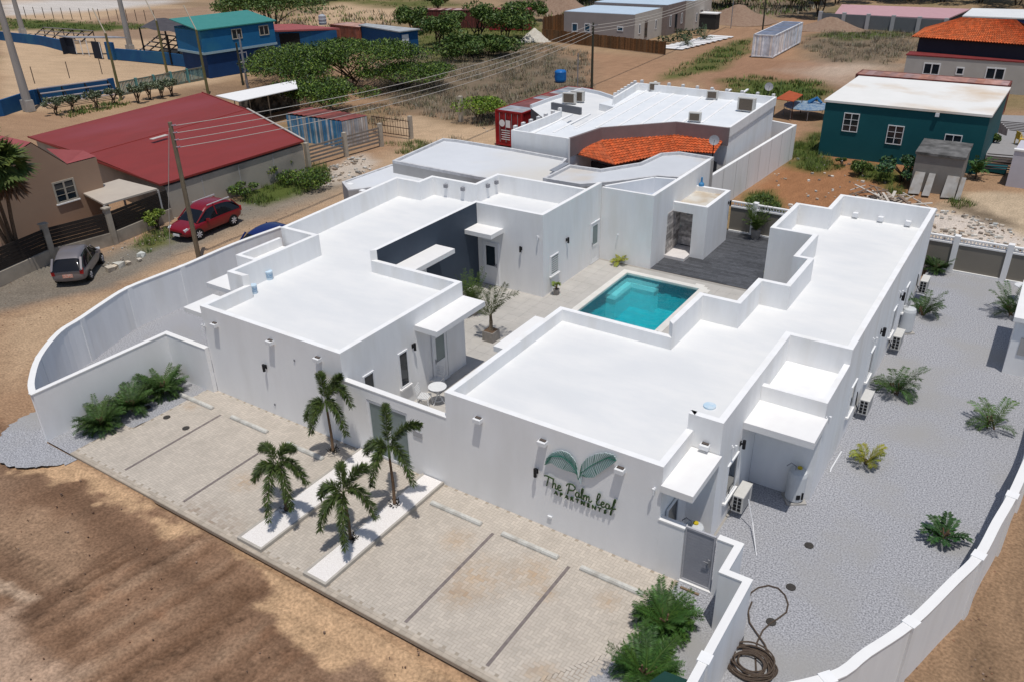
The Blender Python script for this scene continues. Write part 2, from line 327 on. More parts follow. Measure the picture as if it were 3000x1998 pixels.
fr = n.new('ShaderNodeFresnel'); fr.inputs[0].default_value = 1.33; mx = n.new('ShaderNodeMixShader'); mx2 = n.new('ShaderNodeMixShader'); mx2.inputs[0].default_value = 0.25
nz = n.new('ShaderNodeTexNoise'); nz.inputs['Scale'].default_value = 2.6; nz.inputs['Detail'].default_value = 3; tc = n.new('ShaderNodeTexCoord'); L.new(tc.outputs['Object'], nz.inputs['Vector'])
bp = n.new('ShaderNodeBump'); bp.inputs['Strength'].default_value = 0.5; bp.inputs['Distance'].default_value = 0.12; L.new(nz.outputs[0], bp.inputs['Height'])
for q in (gl, tr, fr): L.new(bp.outputs[0], q.inputs['Normal'])
L.new(tp.outputs[0], mx2.inputs[1]); L.new(tr.outputs[0], mx2.inputs[2]); mx2.inputs[0].default_value = 0.5
L.new(fr.outputs[0], mx.inputs[0]); L.new(mx2.outputs[0], mx.inputs[1]); L.new(gl.outputs[0], mx.inputs[2]); L.new(mx.outputs[0], ou.inputs[0])
MB().face([(PX0, PY0, -0.06), (PX1, PY0, -0.06), (PX1, PY1, -0.06), (PX0, PY1, -0.06)]).obj('water', wm, pool)
# parking: herringbone pavers, one face per stone
PKX0, PKX1, PKY0, PKY1 = -12.35, 7.72, -5.5, 0.0
def park_in(x, y):
    return PKY0+0.22 < y < PKY1-0.02 and PKX0+(0 if y < -3.4 else 0.55) < x < 7.75+min(0, (y+2.5)*0.25)
b = MB(); r_ = random.Random(11)
STAIN = [(G(1400, 1690), 0.9), (G(1340, 1745), 0.5), (G(1560, 1680), 0.7), (G(1340, 1580), 0.5), (G(545, 1340+0), 0.01), (G(720, 1412), 0.55), (G(1780, 1760), 0.35), (G(1600, 1740), 0.3), (G(1585, 1985), 0.5), (G(560, 1190), 0.3)]
STAIN2 = [(G(620, 1535), 0.9), (G(560, 1500), 0.6), (G(660, 1565), 0.6)]
a = 0.1
for i in range(-150, 110):
    for j in range(-90, 40):
        # herringbone lattice: pairs (horizontal + vertical) on the grid (1,1),(2,-2)
        ox = (i*1+j*2)*a; oy = (i*1-j*2)*a
        for (w_, h_, dx, dy) in ((2, 1, 0, 0), (1, 2, 0, 1)):
            x0 = ox+dx*a; y0 = oy+dy*a; x0 = x0 if w_ == 2 else x0
            cx, cy = x0+w_*a/2-2.0, y0+h_*a/2-2.8
            if not park_in(cx, cy): continue
            t = r_.uniform(0.92, 1.06); c = [0.52*t, 0.465*t, 0.40*t]
            for (sp, sr) in STAIN:
                dd = (Vector((cx, cy))-sp.xy).length/sr
                if dd < 1.3: k = max(0, 1-dd/1.3)*r_.uniform(0.2, 0.9); c = [c[0]*(1-k*0.12), c[1]*(1-k*0.3), c[2]*(1-k*0.48)]
            for (sp, sr) in STAIN2:
                dd = (Vector((cx, cy))-sp.xy).length/sr
                if dd < 1.3: k = max(0, 1-dd/1.3)*r_.uniform(0.0, 0.8); c = [c[0]*(1-k*0.45), c[1]*(1-k*0.55), c[2]*(1-k*0.62)]
            b.col = tuple(c); e = 0.0045
            b.face([(cx-w_*a/2+e, cy-h_*a/2+e, 0.012), (cx+w_*a/2-e, cy-h_*a/2+e, 0.012), (cx+w_*a/2-e, cy+h_*a/2-e, 0.012), (cx-w_*a/2+e, cy+h_*a/2-e, 0.012)])
for x in range(0, 100):   # border course and edge kerb
    xx = PKX0+0.2*x+0.0
    if xx < 5.75:
        t = r_.uniform(0.85, 1.1); b.col = (0.44*t, 0.38*t, 0.31*t); b.box(xx, xx+0.194, PKY0+0.02, PKY0+0.115, -0.12, 0.014)
        t = r_.uniform(0.85, 1.1); b.col = (0.46*t, 0.40*t, 0.33*t); b.box(xx, xx+0.194, PKY0+0.12, PKY0+0.215, 0.0, 0.014)
    if -0.5+PKX0 < xx < 7.6: t = r_.uniform(0.8, 1.0); b.col = (0.36*t, 0.31*t, 0.25*t)
struct('parking_paving', b, MV('paver', 0.9, scale=1.2, amt=0.07, bump=0.1))
b = MB(); b.prism([(PKX0-0.02, PKY0), (5.8, PKY0), (7.3, -3.2), (7.82, -0.001), (PKX0+0.6, -0.001), (PKX0+0.5, -3.3), (PKX0-0.02, -3.6)], -0.12, 0.006)
struct('parking_base', b, M('joint_sand', (0.33, 0.28, 0.22), (0.38, 0.33, 0.27), 8, 0.95))
lm = MV('stall_marking', 0.9, scale=8, amt=0.2)
b = MB(); b.col = (0.20, 0.17, 0.16)
for p, q in (((366, 1377), (648, 1216)), ((538, 1470), (756, 1328)), ((1191, 1825), (1442, 1561)), ((1429, 1952), (1665, 1659))):
    x = (G(*p).x+G(*q).x)/2; y0, y1 = G(*p).y, G(*q).y; b.box(x-0.05, x+0.05, y0, y1, 0.0125, 0.0165)
struct('stall_marking', b, lm)
for nm, (u1, v1, u2, v2), lb in (('wheel_stop', (527, 1158, 625, 1198), 'leftmost concrete wheel stop beside the palm bushes'), ('wheel_stop', (677, 1224, 785, 1268), 'concrete wheel stop in the second stall from the left'), ('wheel_stop', (845, 1298, 902, 1332), 'concrete wheel stop half hidden behind the left planter palms'), ('wheel_stop', (1262, 1476, 1412, 1537), 'concrete wheel stop just right of the second planter'), ('wheel_stop', (1470, 1566, 1636, 1636), 'concrete wheel stop below the green sign'), ('wheel_stop', (1700, 1665, 1885, 1744), 'concrete wheel stop nearest the side gate, chipped at its end')):
    a_, c_ = G(u1, v1), G(u2, v2); y = (a_.y+c_.y)/2; x0, x1 = a_.x, c_.x
    if u1 == 845: x1 = x0+1.75
    m_ = MB(); m_.prism([(0, -0.08), (x1-x0, -0.08), (x1-x0, 0.08), (0, 0.08)], 0.014, 0.06)
    m_.add([(0, -0.08, 0.06), (x1-x0, -0.08, 0.06), (x1-x0, 0.08, 0.06), (0, 0.08, 0.06), (0.02, -0.05, 0.115), (x1-x0-0.02, -0.05, 0.115), (x1-x0-0.02, 0.05, 0.115), (0.02, 0.05, 0.115)], [(4, 5, 6, 7), (0, 1, 5, 4), (1, 2, 6, 5), (2, 3, 7, 6), (3, 0, 4, 7)])
    tag(m_.obj(nm, M('worn_white_concrete', (0.60, 0.59, 0.55), (0.50, 0.49, 0.45), 9, 0.85, 0.1, c3=(0.42, 0.40, 0.36), sc3=3), loc=(x0, y, 0)), lb, 'wheel stop', 'wheel stops in the parking stalls')
# planters
peb = M('white_pebbles', (0.88, 0.85, 0.82), (0.70, 0.66, 0.63), 26, 0.9, 0.25, 40, lo=0.3, hi=0.65)
curbm = M('planter_kerb', (0.46, 0.43, 0.38), (0.40, 0.37, 0.33), 4, 0.9)
for x0, x1, lb in ((-3.86, -2.83, 'narrow raised planter of white pebbles, the left of the pair'), (-1.12, -0.24, 'narrow raised planter of white pebbles, right of the entrance path')):
    t = thing('planter', lb, 'planter', ((x0+x1)/2, 0, 0), 0, 'raised pebble planters flanking the entrance')
    h_ = (x1-x0)/2
    MB().box(-h_, -h_+0.07, -5.36, -0.04, 0.0, 0.13).box(h_-0.07, h_, -5.36, -0.04, 0, 0.13).box(-h_+0.07, h_-0.07, -5.36, -5.28, 0, 0.13).obj('kerb', curbm, t)
    MB().box(-h_+0.07, h_-0.07, -5.28, -0.04, 0.02, 0.11).obj('pebbles', peb, t)
# drain covers
for u, v, lb in ((432, 1194, 'round drain cover in the paving nearest the palm bushes'), (489, 1223, 'middle round drain cover of the three in the paving'), (545, 1255, 'round drain cover in the paving beside the first stall line'), (2370, 1598, 'round drain cover in the grey gravel, farthest from the hose'), (2317, 1720, 'round drain cover in the gravel above the hose loop'), (2259, 1822, 'round drain cover in the gravel crossed by the hose')):
    p = G(u, v); tag(MB().lathe((0, 0), [(0.13, 0.01), (0.13, 0.026), (0.115, 0.03), (0.10, 0.027), (0.02, 0.027)], 20).obj('drain_cover', M('cast_iron', (0.04, 0.036, 0.033), (0.06, 0.055, 0.05), 20, 0.7, 0.3), loc=(p.x, p.y, 0 if u > 1000 else 0.006)), lb, 'drain cover', 'round drain covers')

# ================================================================== perimeter walls
pw = thing('perimeter_wall', 'white curved boundary wall sweeping round the left side of the plot', 'wall')
b = MB(); b.strip(WL, 0.18, -0.2, 1.90); b.obj('wall', white, pw)
b = MB(); b.strip(WL, 0.22, 1.901, 1.94); b.obj('coping', slab, pw)
for u, v in ((114, 1047), (234, 935), (374, 843), (530, 780)):
    q = G(u, v, 1.93); i = min(range(1, len(WL)-1), key=lambda k: (Vector(WL[k])-q.xy).length); d = (Vector(WL[i+1])-Vector(WL[i-1])).normalized(); n_ = Vector((-d.y, d.x))
    c = Vector(WL[i]); MB().prism([c-d*0.13-n_*0.115, c+d*0.13-n_*0.115, c+d*0.13+n_*0.115, c-d*0.13+n_*0.115], -0.2, 1.945).obj('pillar', white, pw)
fw2 = thing('boundary_wall', 'white straight low wall left of the parking, behind the palm bushes', 'wall')
MB().strip([(-13.86, -5.45), (-13.80, -0.09), (-11.36, -0.09)], 0.17, -0.2, 1.90).obj('wall', facade, fw2)
MB().strip([(-13.86, -5.50), (-13.80, -0.09), (-11.36, -0.09)], 0.2, 1.901, 1.935).obj('coping', slab, fw2)
pr = thing('perimeter_wall', 'white curved boundary wall along the right side of the gravel yard', 'wall')
b = MB(); b.strip(WR, 0.18, -0.3, 1.90); b.obj('wall', white, pr)
b = MB(); b.strip(WR, 0.23, 1.901, 1.94); b.obj('coping', slab, pr)
for u, v in ((2425, 1985), (2670, 1822), (2868, 1626), (2966, 1450), (3020, 1330)):
    q = G(u, v, 1.93); i = min(range(1, len(WR)-1), key=lambda k: (Vector(WR[k])-q.xy).length); d = (Vector(WR[i+1])-Vector(WR[i-1])).normalized(); n_ = Vector((-d.y, d.x)); c = Vector(WR[i])
    MB().prism([c-d*0.15-n_*0.15, c+d*0.15-n_*0.15, c+d*0.15+n_*0.15, c-d*0.15+n_*0.15], -0.3, 1.96).obj('pillar', white, pr)
zg = thing('boundary_wall', 'white zigzag wall beside the grey side gate', 'wall')
ZG = [(8.72, 0.09), (9.27, 0.09), (9.27, -1.02), (9.87, -1.02), (9.87, -5.32)]
MB().strip(ZG, 0.18, -0.3, 1.90).obj('wall', white, zg); MB().strip(ZG, 0.2, 1.901, 1.94).obj('coping', slab, zg)
MB().box(9.73, 10.01, -3.9, -3.6, -0.1, 1.96).obj('pillar', white, zg)
# grey side gate and the low wall beside the canopy
sg = thing('side_gate', 'grey slatted aluminium gate in the front wall, between facade and zigzag wall', 'gate', (7.83, 0.09, 0))
m_ = Matrix.Identity(4)
MB().box(0, 0.05, -0.03, 0.03, 0.06, 1.9).box(0.79, 0.84, -0.03, 0.03, 0.06, 1.9).box(0.05, 0.79, -0.03, 0.03, 1.84, 1.9).box(0.05, 0.79, -0.03, 0.03, 0.06, 0.12).obj('frame', M('gate_frame', (0.46, 0.46, 0.49), None, 5, 0.45), sg)
b = MB()
for k in range(17): b.box(0.05, 0.79, -0.012, 0.012, 0.125+k*0.101, 0.125+k*0.101+0.096)
b.obj('slats', M('gate_slats', (0.33, 0.335, 0.37), (0.30, 0.305, 0.34), 3, 0.5), sg)
MB().box(0.70, 0.76, -0.06, -0.031, 0.85, 1.10).box(0.60, 0.73, -0.09, -0.065, 0.99, 1.02).obj('handle', greym, sg)
MB().box(-0.06, 0.90, -0.10, 0.08, -0.02, 0.055).obj('threshold', slab, sg)

# ================================================================== LEFT BUILDING
ZR = 3.12
LB = [(-11.34, 0), (-4.29, 0), (-4.29, 6.72), (-8.61, 6.72), (-8.61, 13.76), (-4.93, 13.76), (-4.93, 18.2), (-10.42, 18.2), (-10.42, 16.2), (-13.2, 16.2), (-13.2, 15.1), (-14.7, 15.1), (-14.15, 6.62), (-12.2, 6.62), (-12.2, 2.05), (-11.34, 2.05)]
LH = [3.65, 3.65, 3.65, 4.08, 4.08, 4.08, 4.08, 4.08, 4.08, 4.08, 4.08, 4.08, 4.08, 4.08, 4.08, 3.65]
lb = thing('apartment_building', 'white flat-roofed apartment building on the left with a navy courtyard wall', 'building')
def shell(root, poly, hs, zr, mats_edge, t=0.2):
    n = len(poly); groups = {}
    for i in range(n): groups.setdefault(mats_edge.get(i, 'white'), []).append(i)
    for key, idx in groups.items():
        mt = {'white': white, 'navy': navy, 'facade': facade, 'grey': greyw}[key]; b = MB()
        for i in idx:
            p, q = poly[i], poly[(i+1) % n]; b.face([(p[0], p[1], -0.1), (q[0], q[1], -0.1), (q[0], q[1], hs[i]), (p[0], p[1], hs[i])])
        b.obj('wall', mt, root)
    b = MB(); inn = ring(b, poly, t, zr-0.05, hs)
    # drop outer faces of the ring (they coincide with the wall faces): keep only top, inner and end faces
    keep = []
    for f in b.f:
        pts = [b.v[k] for k in f]; z = [p[2] for p in pts]
        if max(z)-min(z) < 1e-6:
            if z[0] > zr: keep.append(f)
            continue
        on = False
        for i in range(n):
            p = Vector(poly[i]); q = Vector(poly[(i+1) % n]); d = (q-p).normalized()
            if all(abs((Vector(pt[:2])-p).cross(d)) < 1e-4 and -1e-3 < (Vector(pt[:2])-p).dot(d) < (q-p).length+1e-3 for pt in pts): on = True
        if not on: keep.append(f)
    b.f = keep; b.mi = [0]*len(keep); b.c = [None]*len(keep)
    b.obj('parapet', white, root)
    MB().face([(p[0], p[1], zr) for p in poly]).obj('roof', roofw, root)
shell(lb, LB, LH, ZR, {0: 'facade', 3: 'navy'})
MB().box(-5.13, -4.932, 18.0, 19.44, -0.1, 4.079).obj('wall', white, lb)
# thresholds of parapets: end piece of the navy wall
# roofed box on the left side and its canopies
b = MB(); b.box(-14.15, -13.97, 4.02, 6.42, 3.3, 3.68).box(-13.97, -12.21, 4.02, 4.2, 3.3, 3.68).box(-14.15, -12.21, 4.02, 6.42, 2.85, 3.299); b.obj('side_porch', white, lb)
MB().box(-14.12, -12.205, 2.35, 3.9, 2.85, 3.05).obj('canopy', slab, lb)
MB().box(-12.95, -11.345, 0.35, 1.75, 2.85, 3.05).obj('canopy', slab, lb)
MB().box(-4.285, -3.25, 3.75, 6.75, 2.84, 3.05).obj('canopy', slab, lb)
MB().box(-8.605, -7.55, 7.2, 10.55, 2.84, 3.05).obj('canopy', slab, lb)
MB().box(-8.605, -7.1, 12.72, 13.755, 2.84, 3.05).obj('canopy', slab, lb)
dz = lambda u, v, y: on_y(u, v, y)
door(lb, (-4.27, 5.55, 0.03), (0, -1, 0), (1, 0, 0), 0.95, 2.2, frost, 1)
window(lb, (-4.29, 3.23, 0.9), (0, -1, 0), (1, 0, 0), 0.52, 1.45)
window(lb, (-4.29, 1.42, 0.9), (0, -1, 0), (1, 0, 0), 0.55, 1.45)
wall_lamp(lb, (-4.29, 3.55, 2.3), (1, 0, 0))
door(lb, (-8.605, 8.75, 0.03), (0, 1, 0), (1, 0, 0), 0.95, 2.2)
door(lb, (-8.35, 13.76, 0.03), (1, 0, 0), (0, -1, 0), 0.95, 2.2, None, 1)
window(lb, (-4.93, 15.15, 0.85), (0, -1, 0), (1, 0, 0), 0.75, 1.0, 1, frost, bars=7)
door(lb, (-4.93, 19.3, 0.03), (0, -1, 0), (1, 0, 0), 0.95, 2.2, frost)
wall_lamp(lb, (-4.93, 15.9, 2.2), (1, 0, 0)); wall_lamp(lb, (-6.1, 13.76, 2.25), (0, -1, 0)); wall_lamp(lb, (-5.15, 13.76, 3.0), (0, -1, 0), 0.7, pvc)
# facade lamps
def facade_pt(u, v, y=0.0): p = on_y(u, v, y); return (p.x, y, p.z)
for u, v in ((632, 948), (795, 998), (934, 1048)): spot_box(lb, facade_pt(u, v), (0, -1, 0))
wall_lamp(lb, facade_pt(780, 1073), (0, -1, 0)); wall_lamp(lb, facade_pt(601, 954), (0, -1, 0), 0.7, pvc)
for u, v in ((863, 1055), (973, 1120), (977, 1121), (806, 1184)): p = facade_pt(u, v); MB().box(p[0]-0.025, p[0]+0.025, -0.03, -0.001, p[2]-0.04, p[2]+0.04).obj('outlet', greym, lb)
for u, v in ((1308, 545), (1358, 554)): p = on_y(u, v, 16.0); MB().box(p.x-0.09, p.x+0.09, 15.85, 15.999, p.z-0.09, p.z+0.09).obj('flood_lamp', greym, lb)
for u, v in ((1426, 545), (1451, 535)): p = on_x(u, v, -10.22); MB().box(-10.219, -10.07, p.y-0.09, p.y+0.09, p.z-0.09, p.z+0.09).obj('flood_lamp', greym, lb)
# ================================================================== entrance wall with double glass gate
ew = thing('entrance_wall', 'white front wall joining the two buildings, with a double glass gate', 'wall')
MB().box(-4.288, -3.33, 0.0, 0.18, -0.1, 2.62).obj('wall', facade, ew); MB().box(-1.60, -0.002, 0.0, 0.18, -0.1, 2.62).obj('wall', facade, ew); MB().box(-3.33, -1.60, 0.0, 0.18, 2.25, 2.62).obj('lintel', facade, ew)
MB().box(-4.288, -0.002, -0.015, 0.20, 2.621, 2.66).obj('coping', slab, ew)
b = MB()
for x0, x1 in ((-3.33, -3.25), (-1.68, -1.60), (-2.51, -2.42)): b.box(x0+0.001, x1-0.001, 0.02, 0.10, 0.02, 2.22)
b.box(-3.25, -1.68, 0.03, 0.09, 2.12, 2.2).box(-3.25, -1.68, 0.03, 0.09, 0.02, 0.12)
dg = b.obj('double_door', pvc, ew); MB().box(-3.25, -2.51, 0.05, 0.07, 0.12, 2.12).obj('pane', frost, dg); MB().box(-2.42, -1.68, 0.05, 0.07, 0.12, 2.12).obj('pane', frost, dg)
MB().box(-1.38, -1.02, -0.035, -0.001, 1.52, 1.72).obj('notice_plate', M('grey_plate', (0.42, 0.42, 0.44), None, 4, 0.5), ew)

# ================================================================== RIGHT BUILDING
RB = [(0, 0), (7.11, 0), (7.11, 1.97), (7.93, 1.97), (7.93, 7.93), (9.86, 7.93), (9.86, 23.35), (5.70, 23.35), (5.70, 21.1), (4.28, 21.1), (4.28, 17.27), (6.06, 17.27), (6.06, 14.57), (6.62, 14.57), (6.62, 11.83), (5.59, 11.83), (5.59, 9.54), (4.22, 9.54), (4.22, 6.90), (0, 6.90)]
RH = [3.57, 3.57]+[4.08]*16+[3.57, 3.57]
rb = thing('apartment_building', 'white flat-roofed apartment building on the right carrying the green leaf sign', 'building')
shell(rb, RB, RH, ZR, {0: 'facade', 11: 'navy', 12: 'white'})
MB().box(6.94, 7.11, 1.97, 2.17, ZR, 4.08).obj('parapet', white, rb)
MB().box(7.115, 8.0, -0.10, 1.95, 2.84, 3.05).obj('canopy', slab, rb)
MB().box(-0.94, -0.005, 3.95, 6.67, 2.85, 3.05).obj('canopy', slab, rb)
# side porch with parapet, canopy and recess
b = MB(); b.box(7.935, 9.86, 5.3, 7.925, 2.85, 3.15).box(7.935, 9.86, 5.3, 5.5, 3.15, 3.55).box(9.68, 9.86, 5.5, 7.925, 3.15, 3.55); b.box(9.68, 9.858, 5.302, 7.927, -0.1, 2.85).box(7.935, 9.68, 5.302, 5.45, -0.1, 2.85)
b.obj('side_porch', white, rb)
MB().box(7.935, 9.95, 3.87, 5.298, 2.83, 3.05).obj('canopy', slab, rb)
window(rb, (8.45, 5.30, 1.95), (1, 0, 0), (0, -1, 0), 0.85, 0.5)
# recess behind the side gate
MB().box(7.112, 7.82, -0.001, 0.17, -0.1, 1.82).obj('wall', facade, rb); MB().box(7.09, 7.84, -0.02, 0.19, 1.821, 1.87).obj('coping', slab, rb)
window(rb, (7.13, 1.2, 0.6), (0, -1, 0), (1, 0, 0), 0.8, 1.3)
window(rb, (7.93, 3.7, 0.85), (0, -1, 0), (1, 0, 0), 0.9, 1.3)
for y0 in (9.9, 12.6, 16.6, 19.2): window(rb, (9.86, y0, 0.95), (0, -1, 0), (1, 0, 0), 0.75, 1.15)
for y0, z in ((13.4, 2.3), (17.0, 2.3)): wall_lamp(rb, (9.86, y0, z), (1, 0, 0), 1.2)
wall_lamp(rb, (7.93, 3.8, 2.35), (1, 0, 0)); wall_lamp(rb, (9.86, 5.45, 2.95), (1, 0, 0), 0.8, pvc)
for y0 in (3.0, 11.8, 16.4): wall_lamp(rb, (7.93 if y0 < 4 else 9.86, y0, 2.7), (1, 0, 0), 0.7, pvc)
for u, v in ((1404, 1224), (1593, 1290), (1820, 1370)): spot_box(rb, facade_pt(u, v), (0, -1, 0))
p = on_y(2068, 1300, 1.97); spot_box(rb, (p.x, 1.97, p.z), (0, -1, 0))
wall_lamp(rb, facade_pt(1574, 1378), (0, -1, 0)); wall_lamp(rb, facade_pt(1919, 1432), (0, -1, 0), 0.7, pvc)
p = facade_pt(1612, 1512); MB().box(p[0]-0.07, p[0]+0.07, -0.05, -0.001, p[2]-0.03, p[2]+0.03).obj('outlet', pvc, rb)
for u, v in ((2507, 633), (2581, 644), (2661, 657)): p = on_y(u, v, 23.15); MB().box(p.x-0.11, p.x+0.11, 22.95, 23.149, 3.2, 3.4).obj('flood_lamp', pvc, rb)
p = on_y(1952, 981, 7.0); wall_lamp(rb, (3.75, 6.9, 3.35), (0, 1, 0))
# ================================================================== POOL HOUSE with shower niche
ph = thing('pool_house', 'white pool house with a timber-tiled shower niche beside the dark deck', 'building')
PH = [(-4.93, 19.45), (-2.06, 19.45), (-2.06, 26.9), (-3.2, 26.9), (-2.9, 22.4), (-4.93, 19.7)]
b = MB()
b.box(-4.93, -2.06, 19.45, 19.6, -0.1, 3.84).box(-2.26, -2.06, 19.6, 26.9, 2.83, 3.84).box(-2.26, -2.06, 19.6, 21.25, -0.1, 2.83).box(-2.26, -2.06, 21.25, 26.9, -0.1, 2.83)
b.seg((-4.9, 19.75), (-3.35, 22.3), 0.15, 3.0, 3.84); b.seg((-3.38, 22.3), (-2.27, 22.55), 0.15, 3.0, 3.84)
b.obj('wall', white, ph)
MB().face([(-4.9, 19.5, 3.05), (-2.2, 19.5, 3.05), (-2.2, 22.6, 3.05), (-3.4, 22.4, 3.05)]).obj('roof', M('blue_grey_roof', (0.42, 0.47, 0.56), None, 2, 0.7), ph)
MB().cyl((-3.2, 20.5), 0.12, 3.0, 3.35).obj('roof_vent', pvc, ph)
# shower block  x -2.06..-0.21, y 21.94..25.22
b = MB(); b.box(-0.96, -0.21, 21.94, 22.14, -0.1, 2.83).box(-2.06, -0.96, 21.94, 22.14, 2.35, 2.83).box(-0.41, -0.21, 22.14, 25.22, -0.1, 2.83).box(-2.06, -0.41, 25.02, 25.22, -0.1, 2.83)
b.obj('wall', white, ph)
MB().box(-2.06, -0.41, 22.14, 25.02, 2.40, 2.58).obj('roof', M('stained_roof', (0.62, 0.60, 0.55), (0.50, 0.42, 0.32), 1.2, 0.8, c3=(0.40, 0.30, 0.20), sc3=0.9), ph)
tb = MB(); r_ = random.Random(5)
def planks(x0, x1, y0, y1, axis, zt):
    z = 0.2
    while z < zt:
        o = r_.uniform(-0.6, 0); L_ = (x1-x0) if axis == 'x' else (y1-y0)
        while o < L_:
            s_ = r_.uniform(0.55, 1.35); tb.col = (0.46*s_, 0.43*s_, 0.41*s_); a_, c_ = max(0, o), min(L_, o+0.8)
            if c_ > a_:
                if axis == 'x': tb.box(x0+a_, x0+c_-0.003, y0, y1, z, min(zt, z+0.147))
                else: tb.box(x0, x1, y0+a_, y0+c_-0.003, z, min(zt, z+0.147))
            o += 0.8
        z += 0.15
planks(-2.06, -0.96, 22.98, 23.0, 'x', 2.39); planks(-2.059, -2.04, 22.15, 22.97, 'y', 2.39); planks(-2.059, -2.04, 21.28, 22.14, 'y', 2.39)
tb.obj('tile_wall', MV('timber_tile', 0.6, scale=6, amt=0.35), ph)
MB().box(-0.95, -0.41, 22.15, 23.0, 0, 2.39).obj('niche_side', white, ph)
MB().box(-2.06, -0.96, 21.2, 22.97, 0.0, 0.16).obj('shower_tray', M('shower_tray', (0.74, 0.70, 0.68), None, 4, 0.6), ph)
MB().cyl((-1.5, 22.75), 0.09, 2.02, 2.05).bar((-1.5, 22.97, 2.06), (-1.5, 22.75, 2.06), 0.025, 0.025).obj('shower_head', greym, ph)
wall_lamp(ph, (-0.21, 25.0, 2.2), (1, 0, 0)); wall_lamp(ph, (-3.9, 19.45, 1.5), (0, -1, 0), 0.5, pvc)

# ================================================================== back boundary wall with ornamental rail
bw = thing('boundary_wall', 'beige panel wall with white posts and lattice rail behind the pool and gravel', 'wall')
beige = M('beige_render', (0.22, 0.20, 0.165), (0.20, 0.18, 0.15), 0.6, 0.9)
MB().box(-0.6, 15.5, 26.74, 26.9, -0.1, 1.4).obj('wall', beige, bw)
b = MB(); b.box(-0.6, 15.5, 26.70, 26.94, 1.401, 1.48).box(-0.6, 15.5, 26.74, 26.9, 1.68, 1.74).box(-0.6, 15.5, 26.66, 26.739, -0.05, 0.10)
x = -0.5
while x < 15.4:
    b.bar((x, 26.82, 1.48), (x+0.13, 26.82, 1.68), 0.03, 0.03); b.bar((x+0.13, 26.825, 1.48), (x, 26.825, 1.68), 0.03, 0.03); x += 0.155
b.obj('rail', slab, bw)
for u, v in ((2150, 640), (2200, 690), (2333, 750), (2778, 790), (2945, 830)):
    pass
for x in (0.75, 3.0, 5.4, 8.2, 10.75, 13.05, 15.3): MB().box(x-0.13, x+0.13, 26.64, 26.96, -0.1, 1.84).obj('post', slab, bw)

# ================================================================== GROUND (one sheet to the horizon, colours of the real soil zones)
import numpy as np
def vnoise(x, y, seed=0):
    xi = np.floor(x).astype(np.int64); yi = np.floor(y).astype(np.int64); xf = x-xi; yf = y-yi
    def h(a, b):
        n_ = (a*374761393+b*668265263+seed*1442695041) & 0x7fffffff; n_ = ((n_ ^ (n_ >> 13))*1274126177) & 0x7fffffff; return ((n_ ^ (n_ >> 16)) & 0xffff)/65535.0
    u = xf*xf*(3-2*xf); v = yf*yf*(3-2*yf)
    return (h(xi, yi)*(1-u)+h(xi+1, yi)*u)*(1-v)+(h(xi, yi+1)*(1-u)+h(xi+1, yi+1)*u)*v
def fbm(x, y, o=4, seed=0):
    t = 0; a_ = 0.5; s_ = 0
    for k in range(o): t = t+a_*vnoise(x*2**k, y*2**k, seed+k*17); s_ += a_; a_ *= 0.55
    return t/s_
def rng(*seg):
    r = []
    for a_, b_, st in seg: r += list(np.arange(a_, b_, st))
    return np.array(r+[seg[-1][1]])
xs = rng((-420, -140, 8), (-140, -60, 1.4), (-60, -24, 0.5), (-24, 18, 0.14), (18, 60, 2), (60, 260, 15)); ys = rng((-60, -20, 4), (-20, -5.2, 0.11), (-5.2, 30, 0.35), (30, 75, 0.5), (75, 140, 1.1), (140, 420, 6))
XX, YY = np.meshgrid(xs, ys); nx, ny = len(xs), len(ys)
def sdist(poly):
    P = np.array([(p[0], p[1]) for p in poly]); d = np.full(XX.shape, 1e9); ins = np.zeros(XX.shape, bool); m_ = len(P)
    for i in range(m_):
        a_ = P[i]; b_ = P[(i+1) % m_]; e = b_-a_; wx = XX-a_[0]; wy = YY-a_[1]; t = np.clip((wx*e[0]+wy*e[1])/(e@e+1e-9), 0, 1)
        d = np.minimum(d, np.hypot(wx-t*e[0], wy-t*e[1])); c = (a_[1] > YY) != (b_[1] > YY)
        xc = (b_[0]-a_[0])*(YY-a_[1])/((b_[1]-a_[1]) if abs(b_[1]-a_[1]) > 1e-9 else 1e-9)+a_[0]; ins ^= c & (XX < xc)
    return np.where(ins, d, -d)
n1 = fbm(XX*0.35, YY*0.35, 5, 1); n2 = fbm(XX*1.3, YY*1.3, 4, 5); n3 = fbm(XX*0.08, YY*0.08, 3, 9); n4 = fbm(XX*4, YY*4, 3, 21)
C_ = np.zeros(XX.shape+(3,)); C_[:] = (0.36, 0.24, 0.155)
def lay(col, w_): C_[:] = C_*(1-w_[..., None])+np.array(col)*w_[..., None]
def sm(d, b_): return np.clip(d/b_*0.5+0.5, 0, 1)
def zone(col, px, blur=1.0, amp=2.0, full=1.0, nz_=None):
    P = [G(*p) if p[1] > -200 else p for p in px]; d = sdist(P)+(n1-0.5)*amp*2+(n2-0.5)*amp*0.7; lay(col, sm(d, blur)*full)
lay((0.30, 0.235, 0.16), sm(YY-100+n1*30, 20)*0.7)
for k, (c_, th_) in enumerate((((0.42, 0.30, 0.19), 0.55), ((0.22, 0.15, 0.10), 0.6), ((0.14, 0.15, 0.06), 0.63))):
    lay(c_, sm(fbm(XX*0.05, YY*0.05, 5, 40+k)-th_, 0.08)*0.7*(YY > 25))
GR = (0.085, 0.115, 0.030); GR2 = (0.13, 0.14, 0.05); SAND = (0.52, 0.39, 0.265); SCRUB = (0.20, 0.16, 0.115); DIRT = (0.37, 0.235, 0.15); ORNG = (0.34, 0.175, 0.09); RUB = (0.52, 0.47, 0.41); RD = (0.255, 0.225, 0.185); GRV = (0.20, 0.195, 0.175)
